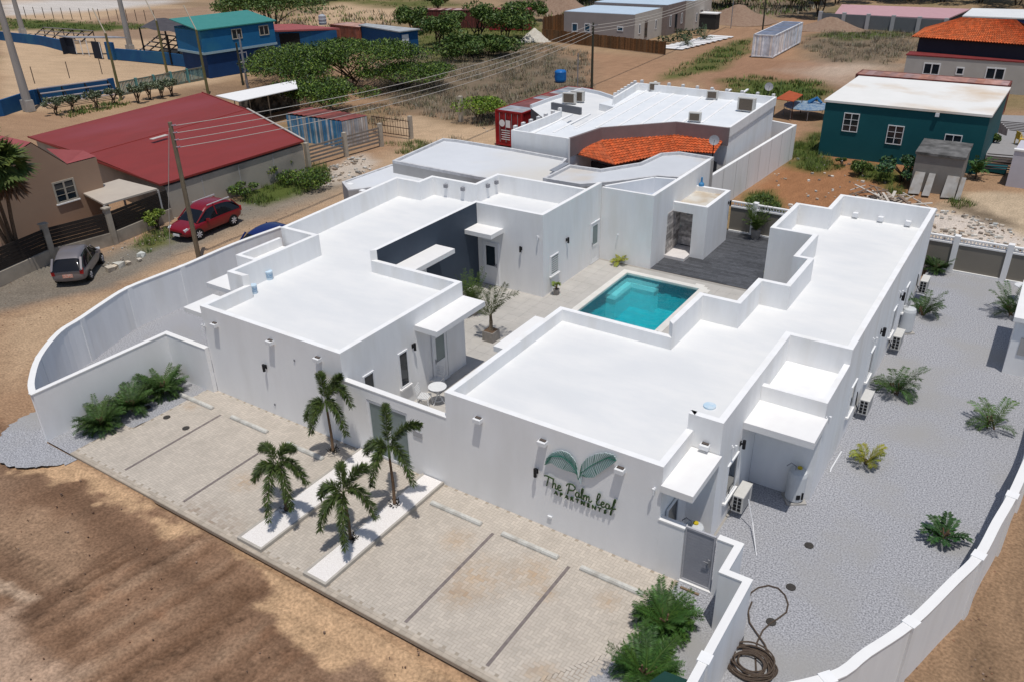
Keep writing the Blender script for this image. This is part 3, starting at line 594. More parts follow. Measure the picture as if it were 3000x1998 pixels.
zone(SAND, [(0, 0), (0, 330), (60, 330), (640, 240), (760, 200), (780, 60), (500, 10), (300, 5)], 1, 1)                  # ball field and its surround
zone((0.34, 0.24, 0.17), [(0, 60), (260, 62), (420, 30), (620, 15), (700, 75), (560, 85), (440, 120), (0, 75)], 2, 1)
zone((0.62, 0.60, 0.58), [(0, 35), (0, 10), (120, 0), (550, 0), (380, 20), (120, 40), (20, 42)], 2, 1)                  # pale road strip
zone(GR, [(0, 85), (0, 55), (240, 66), (430, 72), (440, 82), (230, 92), (60, 82)], 2, 2)
zone(SAND, [(940, 75), (900, 20), (1010, 10), (1280, 28), (1300, 45), (1180, 62), (1040, 72)], 3, 2)
zone(GR2, [(820, 30), (860, 0), (1300, 0), (1350, 18), (1180, 22), (1000, 8), (930, 18)], 4, 4)
zone(SCRUB, [(1130, 290), (1100, 190), (1270, 150), (1420, 150), (1560, 125), (1720, 155), (1735, 260), (1640, 285), (1500, 345), (1420, 365), (1230, 330)], 2, 2)
zone(GR2, [(1180, 165), (1160, 130), (1320, 60), (1580, 70), (1600, 120), (1450, 150), (1300, 190)], 2, 3)
zone(SCRUB, [(1500, 40), (1500, 0), (2400, 0), (2400, 40), (2260, 48), (2150, 60), (2050, 40)], 3, 3)
zone(DIRT, [(1600, 145), (1960, 170), (2060, 90), (2350, 45), (2480, 75), (2420, 110), (2300, 190), (1900, 260), (1740, 300), (1740, 180)], 2, 2)
zone((0.33, 0.20, 0.13), [(2050, 250), (2110, 160), (2280, 175), (2440, 180), (2540, 215), (2420, 260), (2260, 270), (1980, 275)], 1.5, 1.5)
zone((0.50, 0.42, 0.35), [(2330, 200), (2520, 175), (2620, 190), (2540, 225), (2440, 240)], 3, 2, 0.8)
zone(SCRUB, [(2340, 130), (2420, 90), (2680, 92), (2700, 140), (2600, 190), (2420, 180)], 2, 2)
zone(GR2, [(1935, 235), (1990, 195), (2120, 130), (2200, 110), (2190, 150), (2110, 200), (2000, 225)], 1.2, 1.5)
zone(GR, [(2130, 235), (2200, 225), (2400, 240), (2430, 270), (2380, 300), (2260, 285), (2150, 280)], 1.5, 1.5)
zone(GR, [(2400, 105), (2480, 88), (2690, 100), (2600, 110), (2470, 118)], 1.5, 1.5)
zone(DIRT, [(2270, 320), (2400, 310), (2410, 460), (2320, 480)], 1, 1)
zone(ORNG, [(2150, 600), (2300, 470), (2420, 440), (2800, 480), (2690, 600), (2600, 640), (2300, 640)], 1, 1)
zone(GR, [(2300, 480), (2330, 420), (2400, 390), (2420, 460), (2480, 490), (2400, 505), (2330, 490)], 0.8, 1)
zone(GR, [(2190, 600), (2200, 565), (2260, 560), (2290, 620), (2210, 620)], 0.5, 0.8)
zone(GR, [(2510, 520), (2490, 480), (2560, 470), (2640, 520), (2650, 580), (2600, 560), (2560, 530)], 0.6, 1)
zone((0.50, 0.41, 0.30), [(2720, 620), (2830, 560), (3000, 560), (3200, 700), (3000, 790), (2760, 740), (2700, 660)], 0.6, 0.8)
zone((0.60, 0.55, 0.50), [(2480, 610), (2560, 575), (2680, 600), (2900, 640), (3050, 720), (2980, 760), (2760, 700), (2700, 640), (2480, 640)], 0.5, 0.7)
zone(SCRUB, [(2760, 600), (2830, 590), (2960, 640), (3000, 670), (2900, 650)], 0.5, 1)
zone(SAND, [(1110, 340), (1230, 340), (1340, 370), (1470, 375), (1530, 470), (1380, 470), (1230, 480), (1160, 490), (1200, 420)], 0.8, 1.0)
zone((0.50, 0.38, 0.26), [(780, 640), (900, 560), (1150, 440), (1200, 480), (1200, 540), (1000, 600), (560, 790), (420, 860), (300, 760), (560, 640)], 1.0, 0.8, 0.5)
zone(RD, [(20, 760), (120, 800), (330, 790), (560, 720), (900, 600), (1040, 520), (990, 480), (880, 545), (700, 600), (500, 660), (300, 740), (100, 740)], 1.0, 0.8)
zone(GRV, [(-60, 790), (140, 750), (330, 760), (620, 610), (740, 570), (760, 600), (560, 720), (330, 840), (120, 890), (-80, 930)], 0.6, 0.7, 0.85)
zone((0.50, 0.37, 0.25), [(0, 1000), (0, 930), (140, 880), (350, 850), (300, 900), (200, 960), (120, 1060), (60, 1120), (0, 1100)], 0.8, 0.6, 0.9)
zone(GR, [(700, 590), (740, 540), (860, 480), (960, 490), (950, 530), (860, 575), (770, 600)], 0.5, 0.6)
zone(RUB, [(940, 540), (960, 490), (1060, 450), (1100, 470), (1080, 500), (1000, 530)], 0.5, 0.8)
zone(GR2, [(390, 720), (420, 690), (490, 670), (500, 710), (430, 735)], 0.4, 0.5)
# foreground building plot: graded earth with blade marks
FY = YY-PKY0
ang = math.radians(-24); U_ = XX*math.cos(ang)+YY*math.sin(ang); V_ = -XX*math.sin(ang)+YY*math.cos(ang)
pxd = G(300, 1900)-G(980, 1480); ang = math.atan2(pxd.y, pxd.x); U_ = XX*math.cos(ang)+YY*math.sin(ang); V_ = -XX*math.sin(ang)+YY*math.cos(ang)
st = fbm(U_*0.14, V_*2.6, 5, 70); st2 = fbm(U_*0.5, V_*6, 4, 77); big = fbm(XX*0.22, YY*0.22, 4, 81)
fg = sm(-FY-0.1, 0.2)*(XX > -60)*(XX < 30)
base = np.array((0.27, 0.172, 0.115)); lightc = np.array((0.36, 0.25, 0.175)); darkc = np.array((0.135, 0.078, 0.048)); sandc = np.array((0.50, 0.345, 0.215))
lane = sm(sdist([G(60, 1700), G(520, 1560), G(1050, 1720), G(1500, 2010), G(1400, 2200), G(100, 2200), G(180, 1900)])+(n2-0.5)*1.5, 0.8)
st = 0.5+(st-0.5)*(0.25+0.95*lane); mott = fbm(XX*0.9+3, YY*0.9, 5, 101); mott2 = fbm(XX*2.6, YY*2.6, 4, 107); st = 0.5+((st-0.5)*0.70+(mott-0.5)*0.40)
fc = base+(lightc-base)*np.clip((st-0.5)*4.5, 0, 1)[..., None]; fc = fc+(darkc-fc)*np.clip((0.46-st)*6, 0, 1)[..., None]*0.75; fc = fc+(np.array((0.17, 0.10, 0.065))-fc)*np.clip((big-0.52)*5, 0, 1)[..., None]*0.6
fc = fc+(np.array((0.33, 0.16, 0.085))-fc)*np.clip((mott-0.58)*6, 0, 1)[..., None]*0.5; fc = fc*(0.80+0.26*mott2[..., None])*np.array((0.98, 0.97, 0.95))
def fz(col, L_, bl, wt, am=0.6):
    global fc
    d_ = sdist([G(x*1.115, 999+y*1.115) for x, y in L_])+(mott-0.5)*am*2+(mott2-0.5)*am*0.8; w_ = sm(d_, bl)*wt; fc = fc*(1-w_[..., None])+np.array(col)*(0.85+0.3*mott2[..., None])*w_[..., None]
DK = (0.150, 0.092, 0.060)
fz(DK, [(-60, 290), (60, 300), (140, 330), (260, 410), (440, 540), (560, 640), (640, 700), (560, 700), (400, 600), (300, 545), (180, 430), (60, 380), (-60, 380)], 0.35, 0.8)
fz((0.34, 0.235, 0.16), [(-60, 430), (100, 430), (190, 470), (260, 570), (200, 640), (90, 660), (-60, 600)], 0.4, 0.7)
fz(DK, [(-60, 520), (30, 540), (110, 620), (140, 670), (60, 650), (-60, 590)], 0.25, 0.75, 0.4)
fz((0.50, 0.385, 0.29), [(-60, 612), (25, 618), (60, 645), (100, 668), (60, 675), (20, 655), (-60, 655)], 0.1, 0.85, 0.25)
fz((0.44, 0.33, 0.25), [(-60, 700), (50, 690), (60, 760), (110, 830), (220, 860), (160, 930), (-60, 930)], 0.4, 0.75)
fz(DK, [(40, 715), (300, 520), (330, 525), (70, 745)], 0.12, 0.8, 0.25)
fz(DK, [(600, 650), (720, 640), (800, 700), (860, 760), (1000, 790), (1180, 880), (1200, 930), (900, 930), (760, 800)], 0.5, 0.6, 0.9)
tread = np.zeros(XX.shape)
for (ta, tb_, wd_) in ((G(-20, 1560), G(260, 1740), 0.35), (G(-40, 1680), G(120, 1800), 0.3), (G(40, 1860), G(700, 1500), 0.16), (G(330, 1995), G(1010, 1640), 0.16), (G(560, 2010), G(1130, 1760), 0.2)):
    e_ = np.array((tb_.x-ta.x, tb_.y-ta.y)); l_ = np.hypot(*e_); e_ /= l_; su = (XX-ta.x)*e_[0]+(YY-ta.y)*e_[1]; sv = -(XX-ta.x)*e_[1]+(YY-ta.y)*e_[0]+0.25*(n1-0.5); mk = np.clip(1-np.abs(sv)/wd_, 0, 1)*((su > 0) & (su < l_)); tread += mk*(0.5+0.5*np.sign(np.sin(su*22+np.abs(sv)*9)))
fc = fc*(1-0.45*np.clip(tread, 0, 1)[..., None])
fc = fc+(lightc-fc)*np.clip((big-0.56)*6, 0, 1)[..., None]*0.6; fc = fc*(0.86+0.28*st2[..., None])
edge = np.clip(1-(-FY-0.75-(n2-0.5)*2.0-(big-0.5)*3.0-(mott-0.5)*1.5)/0.35, 0, 1)*(XX > -13.5); fc = fc+(sandc*(0.85+0.3*n4[..., None])-fc)*edge[..., None]
C_[:] = C_*(1-fg[..., None])+fc*fg[..., None]
# right-hand outside strip of wet soil with wheel ruts
rz = sdist([(10.2, -6.5)]+[(x+0.05, y) for x, y in WR]+[(30, 27), (40, -20), (12, -12)]); rm = sm(rz-0.1, 0.3)
rut = fbm(XX*2.2+YY*0.3, YY*0.25, 4, 90); rc = np.array((0.27, 0.185, 0.12))*(0.55+0.9*rut[..., None]); rc = rc+(np.array((0.40, 0.36, 0.30))-rc)*np.clip((big-0.55)*5, 0, 1)[..., None]*0.6; C_[:] = C_*(1-rm[..., None])+rc*rm[..., None]
C_ *= (0.84+0.30*n4[..., None]); C_ *= (0.80+0.24*n3[..., None]); C_ *= np.array((1.0, 0.95, 0.90))
ZZ = -0.09-0.03*np.clip(tread, 0, 1)*fg+(mott2-0.5)*0.07*fg+(n1-0.5)*0.10+(n2-0.5)*0.05+(st-0.5)*0.22*fg+(st2-0.5)*0.05*fg-0.06*fg+(rut-0.5)*0.12*rm
ZZ = np.where(fg > 0, ZZ+0.13*np.clip(1+FY/0.8, 0, 1)*fg, ZZ)
comp = sdist([(-13.7, -5.3)]+[(x+0.4, y) for x, y in WL[1:]]+[(-15, 12), (-14, 16), (-8, 20), (-2.2, 26.5), (15.3, 26.6)]+[(x-0.3, y) for x, y in WR[::-1]]+[(9.8, -6)]); comp = np.maximum(comp, sdist([(-13.6, -5.3), (9.8, -5.3), (9.8, 0), (-13.6, 0)]))
ZZ = np.where(comp > 0.0, -0.2, ZZ); far = np.clip((np.hypot(XX, YY)-70)/60, 0, 1); ZZ = ZZ*(1-far)+far*(-0.1+(n3-0.5)*0.8)
ground = bpy.data.meshes.new('ground'); verts = np.stack([XX, YY, ZZ], -1).reshape(-1, 3)
I = np.arange((ny-1)*(nx-1)); r_ = I//(nx-1); c_ = I % (nx-1); q = r_*nx+c_; F = np.stack([q, q+1, q+nx+1, q+nx], -1)
cx_ = (xs[:-1]+xs[1:])/2; cy_ = (ys[:-1]+ys[1:])/2; hole = (cx_[c_] > -3.0) & (cx_[c_] < 1.2) & (cy_[r_] > 12.5) & (cy_[r_] < 18.6); F = F[~hole]
ground.vertices.add(len(verts)); ground.vertices.foreach_set('co', verts.ravel()); ground.loops.add(F.size); ground.loops.foreach_set('vertex_index', F.ravel().astype(np.int32))
ground.polygons.add(len(F)); ground.polygons.foreach_set('loop_start', np.arange(0, F.size, 4, dtype=np.int32)); ground.polygons.foreach_set('loop_total', np.full(len(F), 4, dtype=np.int32)); ground.polygons.foreach_set('use_smooth', np.ones(len(F), bool)); ground.update(calc_edges=True)
ca = ground.color_attributes.new('Col', 'FLOAT_COLOR', 'POINT'); ca.data.foreach_set('color', np.concatenate([np.clip(C_, 0, 1).reshape(-1, 3), np.ones((len(verts), 1))], 1).ravel())
ground.materials.append(MV('soil', 0.95, scale=12, amt=0.3, spec=0.1, bump=0.9, bscale=9))
tag_g = bpy.data.objects.new('ground', ground); COL.objects.link(tag_g); tag(tag_g, kind='structure')

# ================================================================== VEGETATION builders
def jit(c, r_, a=0.25):
    t = r_.uniform(1-a, 1+a); h = r_.uniform(-0.12, 0.12); return (c[0]*t*(1+h), c[1]*t, c[2]*t*(1-h))
def frond(b, base, az, L_, rise, droop, r_, nl=22, ll=0.3, lw=0.03, col=(0.06, 0.12, 0.025), plume=False, tip=0.35, rach=0.012):
    """feather frond: curved rachis with leaflets; plume = leaflets all round (foxtail)"""
    pts = []; d = Vector((math.cos(az), math.sin(az), 0)); base = Vector(base)
    for k in range(9):
        t = k/8; pts.append(base+d*(L_*(t*0.95-0.12*droop*t*t))+Vector((0, 0, L_*(rise*t-droop*t*t))))
    b.col = (col[0]*1.3, col[1]*1.05, col[2]*1.1); b.tube(pts, rach, 3, rach*0.3, cap=False)
    for k in range(nl):
        t = 0.08+0.92*(k+r_.random()*0.6)/nl; f = t*8; i = min(7, int(f)); p = pts[i].lerp(pts[i+1], f-i); tg = (pts[i+1]-pts[i]).normalized(); sd = tg.cross(Vector((0, 0, 1)))
        if sd.length < 0.05: sd = Vector((-d.y, d.x, 0))
        sd.normalize(); up = sd.cross(tg).normalized(); l_ = ll*(0.55+0.45*math.sin(PI*min(1, t*0.85+0.12)))*r_.uniform(0.85, 1.15)*(1-tip*t*0.5)
        for s_ in ((-1, 1) if not plume else (-1, 1, -1, 1, 1)):
            if plume: a_ = r_.uniform(0, 2*PI); dr = (sd*math.cos(a_)+up*math.sin(a_))*0.9+tg*0.7
            else: dr = sd*s_*0.85+tg*0.6+up*r_.uniform(-0.15, 0.3)
            dr.normalize(); q = p+dr*l_+Vector((0, 0, -l_*r_.uniform(0.05, 0.3))); wv = tg*lw*0.5 if not plume else dr.cross(Vector((r_.random(), r_.random(), 1))).normalized()*lw*0.5
            b.col = jit(col, r_); mid = p.lerp(q, 0.45)+Vector((0, 0, l_*0.06)); b.face([p-wv*0.4, mid-wv, q, mid+wv]); 
def clump(b, c, R, H_, r_, n=26, L_=0.9, col=(0.05, 0.11, 0.02), nl=20, ll=0.24, lw=0.03, droop=(0.45, 1.0), rise=(0.5, 1.3)):
    for k in range(n):
        az = r_.uniform(0, 2*PI); a_ = r_.random(); base = Vector((c[0]+R*a_*math.cos(az)*0.3, c[1]+R*a_*math.sin(az)*0.3, c[2]+H_*r_.random()*0.2)); ri = r_.uniform(*rise)
        frond(b, base, az+r_.uniform(-0.4, 0.4), L_*r_.uniform(0.7, 1.1), ri, r_.uniform(*droop), r_, nl, ll, lw, jit(col, r_, 0.3))
def fan(b, base, az, L_, el, r_, n=16, R=0.4, col=(0.10, 0.15, 0.03)):
    """fan palm leaf: petiole and a half disc of pleats"""
    d = Vector((math.cos(az)*math.cos(el), math.sin(az)*math.cos(el), math.sin(el))); p = Vector(base)+d*L_; sd = d.cross(Vector((0, 0, 1))).normalized(); up = sd.cross(d)
    b.col = col; b.bar(base, p, 0.015, 0.015)
    for k in range(n):
        a_ = -1.9+3.8*k/(n-1); q = p+(d*math.cos(a_)+sd*math.sin(a_))*R*r_.uniform(0.85, 1.1)+Vector((0, 0, -R*0.35*abs(math.sin(a_))-R*0.15)); wv = (sd*math.cos(a_)-d*math.sin(a_))*R*0.10
        b.col = jit(col, r_, 0.3); m_ = p.lerp(q, 0.55); b.face([p, m_-wv, q, m_+wv])
def leaves(b, cl, size, cols, r_, up=0.5):
    """scattered leaf quads filling ellipsoid clumps"""
    for (cx, cy, cz, rx, ry, rz_, n) in cl:
        for k in range(n):
            while True:
                x, y, z = r_.uniform(-1, 1), r_.uniform(-1, 1), r_.uniform(-1, 1); q = x*x+y*y+z*z
                if q < 1 and (q > 0.30 or r_.random() < 0.25): break
            p = Vector((cx+x*rx, cy+y*ry, cz+z*rz_)); nn = Vector((r_.gauss(0, 1), r_.gauss(0, 1), r_.gauss(up*1.5, 1))).normalized(); a_ = nn.cross(Vector((r_.gauss(0, 1), r_.gauss(0, 1), r_.gauss(0, 1)))).normalized(); c_ = nn.cross(a_)
            s_ = size*r_.uniform(0.5, 1.3); b.col = jit(r_.choice(cols), r_, 0.25); b.face([p-a_*s_, p-c_*s_*0.45, p+a_*s_, p+c_*s_*0.45])
def tree(name, label, cat, p, h, spread, r_, cols, nclump=14, n=420, size=0.16, flat=0.35, trunks=3, group=None, h0=0.35, droopskirt=False):
    t = thing(name, label, cat, p, 0, group); tb = MB(); cl = []
    tops = []
    for k in range(nclump):
        a_ = r_.uniform(0, 2*PI); q = math.sqrt(r_.random())*0.85; x, y = math.cos(a_)*q*spread, math.sin(a_)*q*spread; z = h*(0.72+0.26*(1-q*q)+r_.uniform(-0.10, 0.06))
        if droopskirt: z = h*(0.25+0.68*math.sqrt(max(0, 1-q*q)))+r_.uniform(-0.1, 0.1)*h
        rr = spread*r_.uniform(0.24, 0.42); cl.append((x, y, z, rr, rr, rr*flat*r_.uniform(0.8, 1.3), n)); tops.append((x, y, z))
    leaves(b_ := MB(), cl, size, cols, r_)
    for k in range(trunks):
        a_ = 2*PI*k/trunks+r_.uniform(-0.3, 0.3); q0 = 0.12*spread
        for x, y, z in tops[k::trunks][:4]:
            tb.tube([(q0*0.3*math.cos(a_), q0*0.3*math.sin(a_), -0.15), (q0*math.cos(a_), q0*math.sin(a_), h*h0*0.7), (x*0.5, y*0.5, h*0.6), (x*0.92, y*0.92, z)], 0.05+0.015*h, 5, 0.02)
    tb.obj('trunk', M('tree_bark', (0.10, 0.07, 0.05), (0.06, 0.045, 0.03), 9, 0.9), t); b_.obj('crown', fol, t)
    return t
GRN = [(0.055, 0.105, 0.018), (0.085, 0.135, 0.025), (0.035, 0.07, 0.014), (0.11, 0.16, 0.03)]
# ---- four foxtail palms in the planters
def foxtail(px, lb, seed, htop, azs, scale=1.0):
    r_ = random.Random(seed); p = G(*px); t = thing('palm_tree', lb, 'palm tree', (p.x, p.y, 0.1), 0, 'foxtail palms in the pebble planters'); th = htop
    MB().tube([(0, 0, 0), (0.02, 0.01, th*0.4), (-0.01, 0.02, th*0.75), (0, 0, th)], 0.055, 8, 0.035).obj('trunk', trunkm, t, smooth=True)
    MB().tube([(0, 0, th*0.9), (0, 0, th+0.28)], 0.04, 8, 0.025).obj('crownshaft', M('crownshaft', (0.10, 0.16, 0.05), None, 9, 0.5), t)
    b = MB()
    for (az, L_, ri, dr) in azs: frond(b, (0, 0, th+0.2), az, L_*scale, ri, dr, r_, 88, 0.29, 0.030, (0.058, 0.088, 0.020), plume=True, tip=0.1, rach=0.015)
    b.obj('fronds', fol, t)
    b = MB(); b.col = (0.03, 0.025, 0.02)
    for k in range(60): a_ = r_.uniform(0, 6.3); q_ = r_.uniform(0.02, 0.2); b.col = jit((0.035, 0.03, 0.022), r_, 0.4); b.face([Vector((q_*math.cos(a_)-0.03, q_*math.sin(a_), 0.01)), Vector((q_*math.cos(a_)+0.03, q_*math.sin(a_)+0.02, 0.01)), Vector((q_*1.5*math.cos(a_), q_*1.5*math.sin(a_), r_.uniform(0.03, 0.14)))])
    b.obj('shadow_tuft', fol, t); return t  # dark-coloured tufts stand in for the palm's denser shadow at its foot
PFR = lambda o: [(o+0.0, 1.35, 1.15, 1.25), (o+2.2, 1.2, 0.9, 1.2), (o+4.1, 1.25, 1.2, 1.3), (o+5.2, 1.1, 0.5, 1.0), (o+3.1, 0.9, 1.6, 0.7)]
foxtail((977, 1328), 'foxtail palm at the back of the left planter, close to the facade', 1, 1.80, [(0.25, 1.35, 1.9, 1.9), (-0.3, 1.55, 0.75, 1.2), (-2.4, 0.9, 0.6, 1.3), (2.5, 1.0, 1.5, 0.9), (-1.6, 1.0, 0.3, 1.1), (1.3, 0.8, 1.9, 1.0)])
foxtail((1157, 1483), 'foxtail palm in front of the double glass gate', 2, 1.95, [(0.6, 1.2, 1.6, 1.0), (-0.25, 1.5, 0.85, 1.35), (2.3, 1.1, 1.7, 0.9), (-1.5, 1.2, 0.8, 1.5), (3.6, 0.9, 0.9, 1.2)])
foxtail((841, 1502), 'foxtail palm standing lowest in the left planter', 3, 1.60, [(0.1, 1.3, 0.8, 1.1), (2.9, 1.2, 0.9, 0.9), (-1.2, 1.35, 0.5, 1.5), (-0.5, 1.3, 0.35, 1.1), (1.7, 0.9, 1.2, 1.2), (4.0, 0.9, 0.5, 1.0)])
foxtail((1028, 1587), 'foxtail palm nearest the dirt in the right planter', 4, 1.50, [(0.15, 1.35, 1.2, 1.6), (2.4, 1.1, 1.3, 1.0), (-0.9, 1.3, 0.6, 1.5), (-1.9, 1.1, 0.5, 1.3), (3.4, 1.0, 1.0, 1.3), (1.2, 1.0, 1.7, 1.2)])
# ---- palm bushes
def bush(px, lb, seed, s=1.0, n=34, group=None, col=(0.045, 0.095, 0.018), name='palm_bush', L_=0.85, nl=22, **k):
    r_ = random.Random(seed); p = G(*px) if len(px) == 2 else Vector(px); t = thing(name, lb, 'palm bush' if name == 'palm_bush' else 'palm', (p.x, p.y, 0), 0, group)
    b = MB(); clump(b, (0, 0, 0.05), 0.5*s, 0.5, r_, n, L_*s, col, nl, **k); b.obj('fronds', fol, t)
    b = MB()
    for q in range(5): b.tube([(r_.uniform(-0.15, 0.15)*s, r_.uniform(-0.15, 0.15)*s, -0.05), (r_.uniform(-0.2, 0.2)*s, r_.uniform(-0.2, 0.2)*s, 0.35*s)], 0.025, 5)
    b.obj('stems', trunkm, t); return t
G3 = 'palm bushes along the white front wall'
KB = dict(droop=(0.35, 0.8), rise=(0.55, 1.5), ll=0.22, lw=0.024, nl=34)
bush((-12.9, -3.95, 0), 'dark green palm bush, frontmost of the three by the left wall', 11, 1.05, 84, G3, **KB)
bush((-13.0, -2.6, 0), 'dark green palm bush, middle one of the three by the left wall', 12, 1.05, 84, G3, **KB)
bush((-13.05, -1.2, 0), 'dark green palm bush in the wall corner, farthest back of the three', 13, 1.1, 84, G3, **KB)
bush((1945, 1830), 'large green palm bush by the side gate, the upper of two', 14, 1.0, 90, G3, col=(0.05, 0.12, 0.02), **KB)
bush((1890, 1985), 'large green palm bush at the bottom edge, the lower of two', 15, 1.05, 90, G3, col=(0.05, 0.12, 0.02), **KB)
GP = 'palms standing in the grey gravel yard'
KP = dict(droop=(0.6, 1.2), rise=(0.8, 2.1), ll=0.27, lw=0.026, nl=34)
bush((2742, 795), 'dense dark palm bush in the corner by the beige wall', 21, 0.9, 44, GP, col=(0.035, 0.075, 0.015), **KB)
bush((2700, 925), 'broad palm beside the white water tank along the building', 22, 1.05, 20, GP, name='yard_palm', **KP)
bush((2620, 1150), 'broad palm with drooping fronds between two outdoor units', 23, 1.15, 22, GP, name='yard_palm', **KP)
bush((2958, 925), 'palm at the right edge under the bistro table', 24, 1.15, 22, GP, name='yard_palm', **KP)
bush((2905, 1255), 'tall young palm with upright fronds near the right wall', 25, 1.2, 13, GP, name='yard_palm', col=(0.065, 0.125, 0.025), **KP)
bush((2535, 1358), 'small yellow-green palm alone in the gravel', 26, 0.62, 10, GP, name='yard_palm', col=(0.22, 0.24, 0.03), L_=0.9, **KP)
bush((2765, 1580), 'small dark green palm nearest the drain covers', 27, 0.85, 12, GP, name='yard_palm', col=(0.03, 0.085, 0.02), nl=18, droop=(0.4, 0.7), rise=(0.7, 1.3), ll=0.22, lw=0.07)
# ---- potted plants in the courtyard
def potted(p, lb, seed, kind, pot='square', s=1.0):
    r_ = random.Random(seed); t = thing('potted_palm', lb, 'potted palm', (p[0], p[1], 0.015), 0)
    pm = M('concrete_pot', (0.30, 0.275, 0.25), (0.25, 0.23, 0.21), 6, 0.85)
    if pot == 'square': MB().prism([(-0.27*s, -0.27*s), (0.27*s, -0.27*s), (0.27*s, 0.27*s), (-0.27*s, 0.27*s)], 0, 0.45*s).obj('pot', pm, t); MB().box(-0.23*s, 0.23*s, -0.23*s, 0.23*s, 0.44*s, 0.455*s).obj('soil', trunkm, t)
    elif pot == 'round': MB().lathe((0, 0), [(0.16*s, 0), (0.2*s, 0.2*s), (0.22*s, 0.42*s), (0.19*s, 0.42*s), (0.18*s, 0.38*s)], 16).obj('pot', pm, t)
    z0 = 0.42*s if pot else 0
    b = MB()
    if kind == 'tall':
        MB().tube([(0, 0, z0), (0.02, 0, 0.85), (0, 0.02, 1.15)], 0.10, 10, 0.06).obj('trunk', M('fibre_trunk', (0.22, 0.18, 0.13), (0.12, 0.09, 0.06), 20, 0.95, 0.6), t, smooth=True)
        for az, L_, ri, dr in ((0.55, 1.9, 1.55, 0.75), (2.7, 1.5, 1.35, 0.45), (2.0, 1.2, 1.5, 0.3), (1.2, 1.3, 1.7, 0.35), (3.4, 0.9, 0.7, 0.2), (0.1, 0.9, 1.6, 0.5)): frond(b, (0, 0, 1.1), az, L_*0.72, ri, dr, r_, 48, 0.42, 0.026, (0.05, 0.065, 0.02), tip=0.2, rach=0.018)
    elif kind == 'fan':
        MB().tube([(0, 0, z0), (0, 0, z0+0.25)], 0.05, 6).obj('trunk', trunkm, t)
        for k in range(9): fan(b, (0, 0, z0+0.2), k*0.7+r_.uniform(-0.2, 0.2), 0.22*s, r_.uniform(0.2, 1.2), r_, 14, 0.26*s, (0.16, 0.22, 0.03))
    elif kind == 'yellow':
        for k in range(8): frond(b, (0, 0, 0.1), k*0.8+r_.uniform(-0.2, 0.2), 0.55, r_.uniform(0.5, 1.6), 0.7, r_, 16, 0.2, 0.06, (0.28, 0.30, 0.03))
    else:
        for k in range(46): frond(b, (r_.uniform(-0.1, 0.1), r_.uniform(-0.1, 0.1), z0), r_.uniform(0, 6.3), r_.uniform(0.4, 0.8)*s, r_.uniform(1.2, 2.6), r_.uniform(0.4, 0.9), r_, 18, 0.22, 0.03, (0.07, 0.12, 0.02))
    b.obj('fronds', fol, t); return t
potted((-4.62, 8.98), 'tall feathery palm in a square concrete pot in the courtyard', 31, 'tall')
potted((-6.7, 10.6), 'dense yellow-green shrub palm beside the canopied courtyard door', 32, 'bushy', 'round', 1.15)
potted((-4.55, 14.35), 'small fan palm in a round pot by the pool corner of the left building', 33, 'fan', 'round', 0.7)
pq = G(1813, 775); potted((pq.x, pq.y), 'yellow-green palm against the white pool house wall', 34, 'yellow', None)
pq = G(2212, 700); potted((pq.x, pq.y), 'bushy tall palm in a grey pot by the beige back wall', 35, 'bushy', 'round', 1.25)
potted((3.7, 21.3), 'yellow-green palm on the dark deck beside the right building', 36, 'yellow', None)
pq = G(1800, 935); potted((0.35, 7.6), 'palm behind the parapet with its fronds over the pool edge', 37, 'tall')

# ================================================================== small things of the compound
def ac_unit(p, rz, lb, ix):
    t = thing('outdoor_unit', lb, 'air conditioner', p, rz, 'outdoor air conditioner units on the side wall')
    MB().box(0, 0.32, -0.42, 0.42, 0, 0.58).obj('casing', M('ac_casing', (0.62, 0.61, 0.58), (0.56, 0.55, 0.52), 6, 0.5), t)
    b = MB()
    for i in range(2):
        for j in range(4): b.box(0.04+i*0.13, 0.04+i*0.13+0.10, -0.428, -0.4205, 0.05+j*0.13, 0.05+j*0.13+0.10)
    b.obj('side_vents', blackm, t)
    MB().box(0.3205, 0.325, -0.38, 0.20, 0.05, 0.53).obj('fan_grille', M('grille', (0.35, 0.35, 0.35), None, 5, 0.5), t)
    MB().box(-0.12, 0.30, -0.36, -0.32, -0.05, -0.001).obj('bracket', greym, t); MB().box(-0.12, 0.30, 0.32, 0.36, -0.05, -0.001).obj('bracket', greym, t)
    MB().tube([(0.1, -0.43, 0.15), (0.02, -0.55, 0.2), (-0.1, -0.52, 0.4), (-0.12, -0.5, 0.9)], 0.02, 6).obj('pipe', blackm, t)
    return t
for (u, v, x, lb) in ((2165, 1455, 7.93, 'outdoor air conditioner nearest the side gate'), (2528, 1185, 9.86, 'outdoor air conditioner behind the drooping palm, second from the front'), (2620, 1010, 9.86, 'outdoor air conditioner between the white tank and the drooping palm'), (2702, 832, 9.86, 'outdoor air conditioner farthest back near the beige wall')):
    pt = on_x(u, v, x+0.2); ac_unit((x+0.13, pt.y, max(0.25, pt.z-0.29)), 0, lb, 0)
